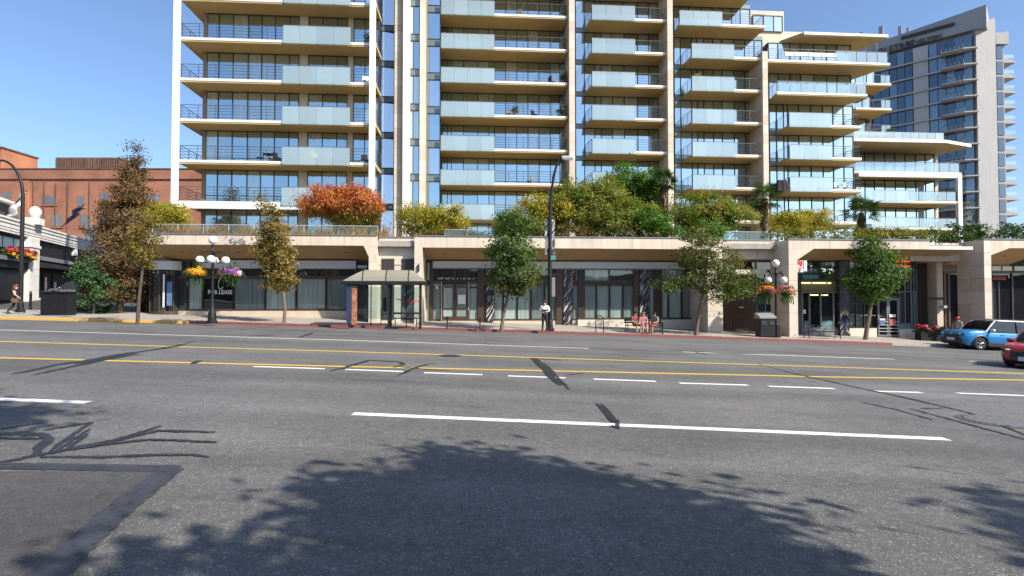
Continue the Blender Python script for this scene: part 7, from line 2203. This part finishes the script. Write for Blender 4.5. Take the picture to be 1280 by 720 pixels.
M['c_shoe'] = cloth('dark_shoe', (0.03, 0.03, 0.03)); M['c_maroon'] = pm('maroon_helmet', (0.28, 0.02, 0.04), rough=0.3, var=0.05, coat=.5)

STAND = dict(pelvis=(0, 0, .95), spine=(0, 0, 1.12), chest=(.01, 0, 1.30), neck=(.0, 0, 1.45), skull=(.03, 0, 1.58),
             hipL=(0, .09, .90), kneeL=(.03, .10, .49), ankL=(-.01, .10, .09), toeL=(.15, .12, .035), hipR=(0, -.09, .90), kneeR=(.03, -.10, .49), ankR=(-.01, -.10, .09), toeR=(.15, -.12, .035),
             shL=(0, .18, 1.39), elL=(-.03, .24, 1.12), wrL=(.07, .25, .89), haL=(.10, .25, .81), shR=(0, -.18, 1.39), elR=(-.03, -.24, 1.12), wrR=(.07, -.25, .89), haR=(.10, -.25, .81))
WALK = dict(STAND, kneeL=(.20, .09, .52), ankL=(.30, .09, .12), toeL=(.46, .10, .10), kneeR=(-.05, -.09, .48), ankR=(-.34, -.09, .17), toeR=(-.22, -.10, .05), elL=(-.12, .23, 1.14), wrL=(-.08, .25, .92), haL=(-.05, .25, .84), elR=(.08, -.24, 1.13), wrR=(.24, -.22, .98), haR=(.30, -.20, .93), pelvis=(0, 0, .93), skull=(.05, 0, 1.57))
SIT = dict(pelvis=(0, 0, .55), spine=(-.02, 0, .74), chest=(.0, 0, .92), neck=(.03, 0, 1.07), skull=(.08, 0, 1.20),
           hipL=(.04, .10, .53), kneeL=(.44, .12, .52), ankL=(.42, .12, .09), toeL=(.58, .13, .035), hipR=(.04, -.10, .53), kneeR=(.44, -.12, .52), ankR=(.36, -.12, .09), toeR=(.52, -.13, .035),
           shL=(.01, .18, 1.01), elL=(.06, .25, .76), wrL=(.28, .16, .68), haL=(.35, .12, .68), shR=(.01, -.18, 1.01), elR=(.06, -.25, .76), wrR=(.28, -.16, .68), haR=(.35, -.12, .68))
BONES = [('pelvis', 'spine', 'top'), ('spine', 'chest', 'top'), ('chest', 'neck', 'top'), ('neck', 'skull', 'skin'),
         ('pelvis', 'hipL', 'bot'), ('hipL', 'kneeL', 'bot'), ('kneeL', 'ankL', 'leg'), ('ankL', 'toeL', 'shoe'), ('pelvis', 'hipR', 'bot'), ('hipR', 'kneeR', 'bot'), ('kneeR', 'ankR', 'leg'), ('ankR', 'toeR', 'shoe'),
         ('chest', 'shL', 'top'), ('shL', 'elL', 'sleeve'), ('elL', 'wrL', 'fore'), ('wrL', 'haL', 'skin'), ('chest', 'shR', 'top'), ('shR', 'elR', 'sleeve'), ('elR', 'wrR', 'fore'), ('wrR', 'haR', 'skin')]
RAD = dict(pelvis=(.155, .115), spine=(.135, .10), chest=(.165, .115), neck=(.058, .058), skull=(.078, .098), hip=(.10, .10), knee=(.064, .064), ank=(.042, .045), toe=(.045, .03), sh=(.07, .07), el=(.047, .047), wr=(.032, .032), ha=(.028, .045))

def person(label, loc, yaw, h, pose, wear, hair, skin='skin_l', hair_style='short', extras=None, scale_w=1.0):
    """continuous skinned body, clothing by region; faces local +x"""
    t = thing('person', label, 'person', loc, yaw)
    s = h / 1.70
    names = list(pose.keys()); idx = {n: i for i, n in enumerate(names)}
    co = [Vector(pose[n]) * s for n in names]
    me = bpy.data.meshes.new('tmp_body')
    me.from_pydata(co, [(idx[a], idx[b]) for a, b, _ in BONES], [])
    o = bpy.data.objects.new('tmp_body', me); COL.objects.link(o)
    sk = o.modifiers.new('skin', 'SKIN'); sk.use_smooth_shade = True; sk.branch_smoothing = .4
    su = o.modifiers.new('sub', 'SUBSURF'); su.levels = 2; su.render_levels = 2
    for i, n in enumerate(names):
        key = n[:-1] if n[-1] in 'LR' else n
        r = RAD[key]; k_ = scale_w if key in ('pelvis', 'spine', 'chest', 'hip') else 1
        me.skin_vertices[0].data[i].radius = (r[0] * s * k_ * 1.12, r[1] * s * k_ * 1.12)
    me.skin_vertices[0].data[idx['pelvis']].use_root = True
    ev = bpy.data.meshes.new_from_object(o.evaluated_get(bpy.context.evaluated_depsgraph_get()))
    bpy.data.objects.remove(o); bpy.data.meshes.remove(me)
    bm = bmesh.new(); bm.from_mesh(ev)
    mats = []; slot = {}
    def sl(m_):
        if m_ not in slot: slot[m_] = len(mats); mats.append(M[m_])
        return slot[m_]
    segs = [(Vector(pose[a]) * s, Vector(pose[b]) * s, reg) for a, b, reg in BONES]
    for f in bm.faces:
        c_ = f.calc_center_median(); best, bd = 'top', 9
        for a, b, reg in segs:
            ab = b - a; q = clamp((c_ - a).dot(ab) / ab.length_squared, 0, 1); d = (a + ab * q - c_).length - (.03 if reg in ('top', 'bot') else 0)
            if d < bd: bd, best = d, reg
            if reg == 'top' and best == 'top': pass
        if best == 'skin' or (best == 'top' and c_.z > Vector(pose['neck']).z * s - .01 and abs(c_.y) < .07): best = 'skin'
        f.material_index = sl({'top': wear['top'], 'sleeve': wear.get('sleeve', wear['top']), 'fore': wear.get('fore', skin), 'bot': wear['bot'], 'leg': wear.get('leg', wear['bot']), 'shoe': wear.get('shoe', 'c_shoe'), 'skin': skin}[best])
        f.smooth = True
    # hands: four fingers and a thumb grown out of each palm, nose and ears on the head
    def finger(pts, r0, r1, m_):
        mb = MB(); mb.tube(pts, [lerp(r0, r1, i / (len(pts) - 1)) for i in range(len(pts))], 6)
        vs = [bm.verts.new(p) for p in mb.v]
        for f_ in mb.f:
            try: q = bm.faces.new([vs[i] for i in f_]); q.material_index = sl(m_); q.smooth = True
            except ValueError: pass
    for sd in 'LR':
        w, hnd = Vector(pose['wr' + sd]) * s, Vector(pose['ha' + sd]) * s
        d = (hnd - w).normalized(); side = Vector((1, 0, 0)) - d * d.x
        if side.length < .2: side = Vector((0, 1, 0)) - d * d.y
        side.normalize(); curl = d.cross(side) * (1 if sd == 'L' else -1)
        for i, ln in enumerate((.062, .075, .070, .055)):
            o_ = hnd + side * ((i - 1.5) * -.018 * s)
            finger([o_ - d * .015 * s, o_ + d * ln * .5 * s - curl * .006 * s, o_ + d * ln * s - curl * .028 * s], .0095 * s, .0075 * s, skin)
        o_ = w + d * .035 * s + side * .025 * s
        finger([o_, o_ + (d * .5 + side * .6) * .045 * s, o_ + (d * .85 + side * .45) * .07 * s - curl * .012 * s], .011 * s, .008 * s, skin)
    hd = Vector(pose['skull']) * s; up = (hd - Vector(pose['neck']) * s).normalized(); fw = (Vector((1, 0, 0)) - up * up.x).normalized(); sd_ = up.cross(fw)
    finger([hd + fw * .085 * s + up * .02 * s, hd + fw * .112 * s - up * .015 * s, hd + fw * .09 * s - up * .022 * s], .010 * s, .014 * s, skin)
    for q in (-1, 1): finger([hd + sd_ * q * .078 * s + up * .02 * s, hd + sd_ * q * .093 * s - fw * .012 * s + up * .01 * s, hd + sd_ * q * .08 * s - up * .03 * s], .014 * s, .009 * s, skin)
    ev2 = bpy.data.meshes.new('body'); bm.to_mesh(ev2); bm.free(); bpy.data.meshes.remove(ev)
    for m_ in mats: ev2.materials.append(m_)
    body = mesh_obj('body', ev2, t)
    for q in (-1, 1):
        mb = MB(); mb.ball(hd + fw * .088 * s + sd_ * q * .034 * s + up * .018 * s, .011 * s, 8, 6); mb.build('eye', M['eye'], t, True)
    mb = MB(); mb.ball(hd + fw * .090 * s - up * .050 * s, .02 * s, 8, 6, (.5, 1.1, .35)); mb.build('mouth', M['lip'], t, True)
    if hair:
        mb = MB(); rg_ = random.Random(len(label))
        c_ = hd - fw * .018 * s + up * .028 * s
        mb.ball(c_, .112 * s, 14, 10, (.98, .86, 1.0))
        if hair_style == 'long':
            for i in range(9):
                a = R(70 + 220 * i / 8); e = c_ + (fw * math.cos(a) + sd_ * math.sin(a)) * .085 * s
                mb.tube([e + up * .03 * s, e - up * .09 * s + (fw * math.cos(a) + sd_ * math.sin(a)) * .03 * s, e - up * (.2 + rg_.uniform(0, .05)) * s], [.045 * s, .05 * s, .02 * s], 7)
        if hair_style == 'tail':
            mb.tube([c_ - fw * .09 * s + up * .03 * s, c_ - fw * .16 * s - up * .03 * s, c_ - fw * .15 * s - up * .2 * s], [.04 * s, .045 * s, .012 * s], 7)
        ho = mb.build('hair', M[hair], t, True)
        # keep the face free: pull the front of the cap up
        for v in ho.data.vertices:
            r_ = v.co - c_
            if r_.dot(fw) > .02 * s and r_.dot(up) < .055 * s: v.co = v.co - fw * (r_.dot(fw) - .0 * s)
    return t

p = wpt(19, 392.5)
w1 = person('woman with auburn hair in a black top and trousers walking at the left edge', p, .25, 1.68, WALK, dict(top='c_black', sleeve='skin_l', fore='skin_l', bot='c_black', leg='c_black'), 'hair_red', hair_style='long')
bagp = w1.matrix_basis @ Vector((.12, -.3, .78))
bg = thing('handbag', 'dark handbag carried by the woman at the left edge', 'handbag', bagp, .25)
mb = MB(); mb.box(-.17, .17, -.05, .05, -.14, .12); mb.build('bag_body', M['c_brown'], bg, bevel=.03)
mb = MB(); mb.tube([(-.12, 0, .1), (-.08, 0, .28), (.08, 0, .28), (.12, 0, .1)], .012, 5); mb.build('strap', M['c_brown'], bg)

p = wpt(681, 414.2)
STANDH = dict(STAND, elL=(.02, .25, 1.13), wrL=(.22, .12, 1.08), haL=(.29, .08, 1.09), elR=(.02, -.25, 1.13), wrR=(.22, -.12, 1.06), haR=(.29, -.08, 1.07), ankL=(-.04, .13, .09), toeL=(.11, .17, .035), ankR=(.03, -.13, .09), toeR=(.18, -.16, .035))
m1 = person('person in white shirt and dark trousers standing by the banner lamp post', p, -1.7, 1.68, STANDH, dict(top='c_white', bot='c_black', fore='skin_l'), 'hair_br')
q = m1.matrix_basis @ Vector((.2, 0, 1.12))
bp_ = thing('camera_bag', 'dark strap bag held by the person in white', 'bag', q, -1.7)
mb = MB(); mb.box(-.07, .07, -.13, .13, -.1, .08); mb.build('bag_body', M['c_black'], bp_, bevel=.02)
mb = MB(); mb.tube([(-.02, -.1, .07), (-.08, -.06, .3), (-.12, .02, .33)], .012, 5); mb.build('strap', M['c_black'], bp_)

def seat(base, du, dv): return base + Vector((du, dv, 0))
s1_ = seat(bn1, -.12, .18); s1_.z = bn1.z - .06
person('person in red top on the left of the shared bench', s1_, -1.2, 1.66, SIT, dict(top='c_red', bot='c_brown', leg='skin_l', fore='skin_l'), 'hair_dk')
s2_ = seat(bn1, .36, .18); s2_.z = bn1.z - .06
person('person in pink top on the right of the shared bench', s2_, -1.5, 1.62, SIT, dict(top='c_pink', bot='c_pink', leg='skin_l', fore='skin_l'), 'hair_bl', hair_style='long')
s3_ = seat(bn2, .05, .18); s3_.z = bn2.z - .06
person('person in grey top and red trousers seated alone facing left', s3_, -2.5, 1.68, SIT, dict(top='c_grey', bot='c_red', leg='skin_d', fore='skin_d'), 'hair_dk', 'skin_d')
p = W(fu(1055, 34.2), 34.2); p.z = swz(p.x, p.y)
person('blond woman in dark jacket and denim shorts walking before the convenience shop', p, 2.75 + .2, 1.66, WALK, dict(top='c_navy', sleeve='c_navy', fore='c_navy', bot='c_denim', leg='skin_l'), 'hair_bl', hair_style='tail')
v_ = 32.9; u_0 = fu(1195, v_); p = W(u_0, v_); p.z = swz(p.x, p.y)
m2 = person('person in tan top and maroon helmet behind the blue car', p, -2.6, 1.62, STAND, dict(top='c_tan', bot='c_black', fore='skin_l'), None)
hp_ = m2.matrix_basis @ (Vector(STAND['skull']) * (1.62 / 1.7))
hm = thing('helmet', 'round maroon helmet worn behind the blue car', 'helmet', hp_, -2.6)
mb = MB(); mb.ball((-.005, 0, .03), .135, 16, 10, (1.08, .95, .95)); mb.build('shell', M['c_maroon'], hm, True)
mb = MB(); mb.box(.08, .19, -.09, .09, .015, .035); mb.build('peak', M['c_maroon'], hm, bevel=.01)
# ------------------------------------------------------------------ buildings across the street, behind the camera: they show in the shop windows
M['opp_brick'] = brick_mat('brown_brick', (0.16, 0.085, 0.06), (0.13, 0.07, 0.05), (0.15, 0.11, 0.09))
M['opp_dark'] = pm('dark_render', (0.07, 0.065, 0.06), rough=.8, var=.15)
M['opp_grey'] = pm('grey_render', (0.16, 0.15, 0.14), rough=.8, var=.12, streak=.15)
def opposite(label, x0, x1, h, mat, seed):
    y = -16.0
    zb = min(gz(x0, 0), gz(x1, 0)) - .3
    t = thing('opposite_building', label, 'building', ((x0 + x1) / 2, y, zb), 0, 'buildings across the street behind the camera')
    L = x1 - x0
    mb = MB(); mb.box(-L / 2, L / 2, -12, 0, 0, h); mb.build('wall', M[mat], t)
    mb = MB(); mb.box(-L / 2 - .1, L / 2 + .1, -12, .25, h, h + .4); mb.build('cornice', M['opp_grey'], t)
    n = int(L / 3.2)
    for i in range(n):
        a, b = lerp(-L / 2, L / 2, (i + .15) / n), lerp(-L / 2, L / 2, (i + .85) / n)
        piece('shop_window', M['shop_black'], t, a, b, .0, .06, .6, 3.2)
        if h > 6: piece('window', M['shop_glass'], t, a + .5, b - .5, .0, .05, 4.6, 6.0)
opposite('two storey brown brick building across the street behind the camera, left', -120, -22, 8.5, 'opp_brick', 1)
opposite('dark two storey building across the street right behind the camera', -21.5, 9, 7.2, 'opp_dark', 2)
opposite('grey two storey building across the street behind the camera, right', 9.5, 130, 8.8, 'opp_grey', 3)

# ------------------------------------------------------------------ things left out on the balconies
def balcony_chair(label, u, v, z, mat, rot=0.0):
    t = thing('balcony_chair', label, 'chair', W(u, v, z), FA + rot, 'chairs on the balconies')
    mb = MB(); mb.box(-.23, .23, -.23, .23, .42, .46); mb.build('seat', mat, t)
    mb = MB(); mb.box(-.23, .23, .19, .24, .46, .9); mb.build('backrest', mat, t)
    for a in (-.2, .2):
        for b in (-.2, .2): mb = MB(); mb.tube([(a, b, 0), (a, b, .42)], .02, 5); mb.build('leg', mat, t)
def balcony_table(label, u, v, z, mat):
    t = thing('balcony_table', label, 'table', W(u, v, z), FA, 'tables on the balconies')
    mb = MB(); mb.lathe([(.42, .7), (.42, .74)], 18); mb.build('tabletop', mat, t)
    mb = MB(); mb.tube([(0, 0, 0), (0, 0, .7)], .03, 6); mb.build('stem', mat, t)
    mb = MB(); mb.lathe([(.25, 0), (.2, .03)], 12); mb.build('foot', mat, t)
def potted(label, u, v, z, seed, leaf='green', h=.5):
    rg = np.random.default_rng(seed)
    t = thing('potted_plant', label, 'potted plant', W(u, v, z), 0, 'potted plants on the balconies')
    mb = MB(); mb.lathe([(.14, 0), (.2, .36), (.22, .38)], 12); mb.build('pot', M['brown_wall'], t, True)
    V, _ = leaves_arrays(rg, [(0, 0, .38 + h * .6, .3, .3, h * .6)], 260, .14, .1, 16, .4); quads_obj('foliage', V, LM[leaf], t)
zf1, zf2 = lambda k: Z1 + k * FH + .004, lambda k: Z2 + k * FH + .004
balcony_table('dark round table on the second balcony of the left tower', fu(335, V1 + .8), V1 + .8, zf1(1), M['black_metal'])
balcony_chair('dark chair left of the table on the second balcony of the left tower', fu(324, V1 + .8), V1 + .8, zf1(1), M['black_metal'], -1.2)
balcony_chair('dark chair right of the table on the second balcony of the left tower', fu(346, V1 + .8), V1 + .8, zf1(1), M['black_metal'], 1.2)
M['yellow_seat'] = pm('yellow_cushion', (.7, .5, .06), rough=.8, var=.1)
balcony_chair('yellow chair behind frosted glass on the second balcony of the left tower', fu(392, V1 + .6), V1 + .6, zf1(1), M['yellow_seat'], .4)
balcony_chair('second yellow chair behind frosted glass, nearer the white post', fu(408, V1 + .6), V1 + .6, zf1(1), M['yellow_seat'], -.4)
balcony_chair('white chair behind the right rail on the fourth balcony of the left tower', fu(456, V1 + .8), V1 + .8, zf1(3), M['white_metal'], .3)
balcony_chair('dark chair by the right rail on the second balcony of the left tower', fu(455, V1 + .9), V1 + .9, zf1(1), M['black_metal'], .3)
potted('green potted plant by the right rail on the fifth balcony of the left tower', fu(457, V1 + .5), V1 + .5, zf1(4), 3)
for i, (px, k, lab) in enumerate(((636, 3, 'left chair behind the rail on the fourth middle balcony'), (668, 3, 'right chair behind the rail on the fourth middle balcony'), (672, 4, 'chair behind the rail on the fifth middle balcony'), (690, 4, 'chair by the corner rail on the fifth middle balcony'),
                                  (650, 6, 'chair behind the rail on the highest middle balcony'), (680, 0, 'chair behind the rail on the lowest middle balcony'), (662, 1, 'chair behind the rail on the second middle balcony'))):
    balcony_chair('dark ' + lab, fu(px, V2 + 1), V2 + 1, zf2(k), M['black_metal'] if i % 2 else M['grey_box'], i * .7)
for px, k, lab in ((644, 3, 'pot of low green plants on the fourth middle balcony'), (704, 4, 'tall green plant in the corner of the fifth middle balcony'), (700, 3, 'green plant in the corner of the fourth middle balcony')):
    potted(lab, fu(px, V2 + .5), V2 + .5, zf2(k), px, 'green', .45)
potted('yellow green plant on top of the frosted rail, fourth stepped balcony', fu(874, V4 + .4), V4 + .4, zf2(4), 9, 'yellow_green', 1.1)
potted('dark bush at the corner of the low wing balcony beside the palm', fu(1060, V6 + .6), V6 + .6, za + .004, 10, 'dark_green', .7)
for px, lab in ((1048, 'left white chair on the stepped balcony below the wide terrace'), (1060, 'right white chair on the stepped balcony below the wide terrace')):
    balcony_chair(lab, fu(px, V5 + .9), V5 + .9, zf2(1), M['white_metal'], .5)
M['cover_dk'] = cloth('dark_barbecue_cover', (.03, .03, .03))
t = thing('covered_barbecue', 'black covered barbecue on the left end of the lower stepped balcony', 'barbecue', W(fu(978, V5 + 1.4), V5 + 1.4, zf2(1)), FA)
mb = MB(); mb.box(-.55, .55, -.28, .28, 0, .85); mb.build('cover', M['cover_dk'], t, bevel=.05)
mb = MB(); mb.extrude_x([(-.28, .85), (.28, .85), (.2, 1.1), (-.2, 1.1)], -.4, .4); mb.build('hood', M['cover_dk'], t, bevel=.04)
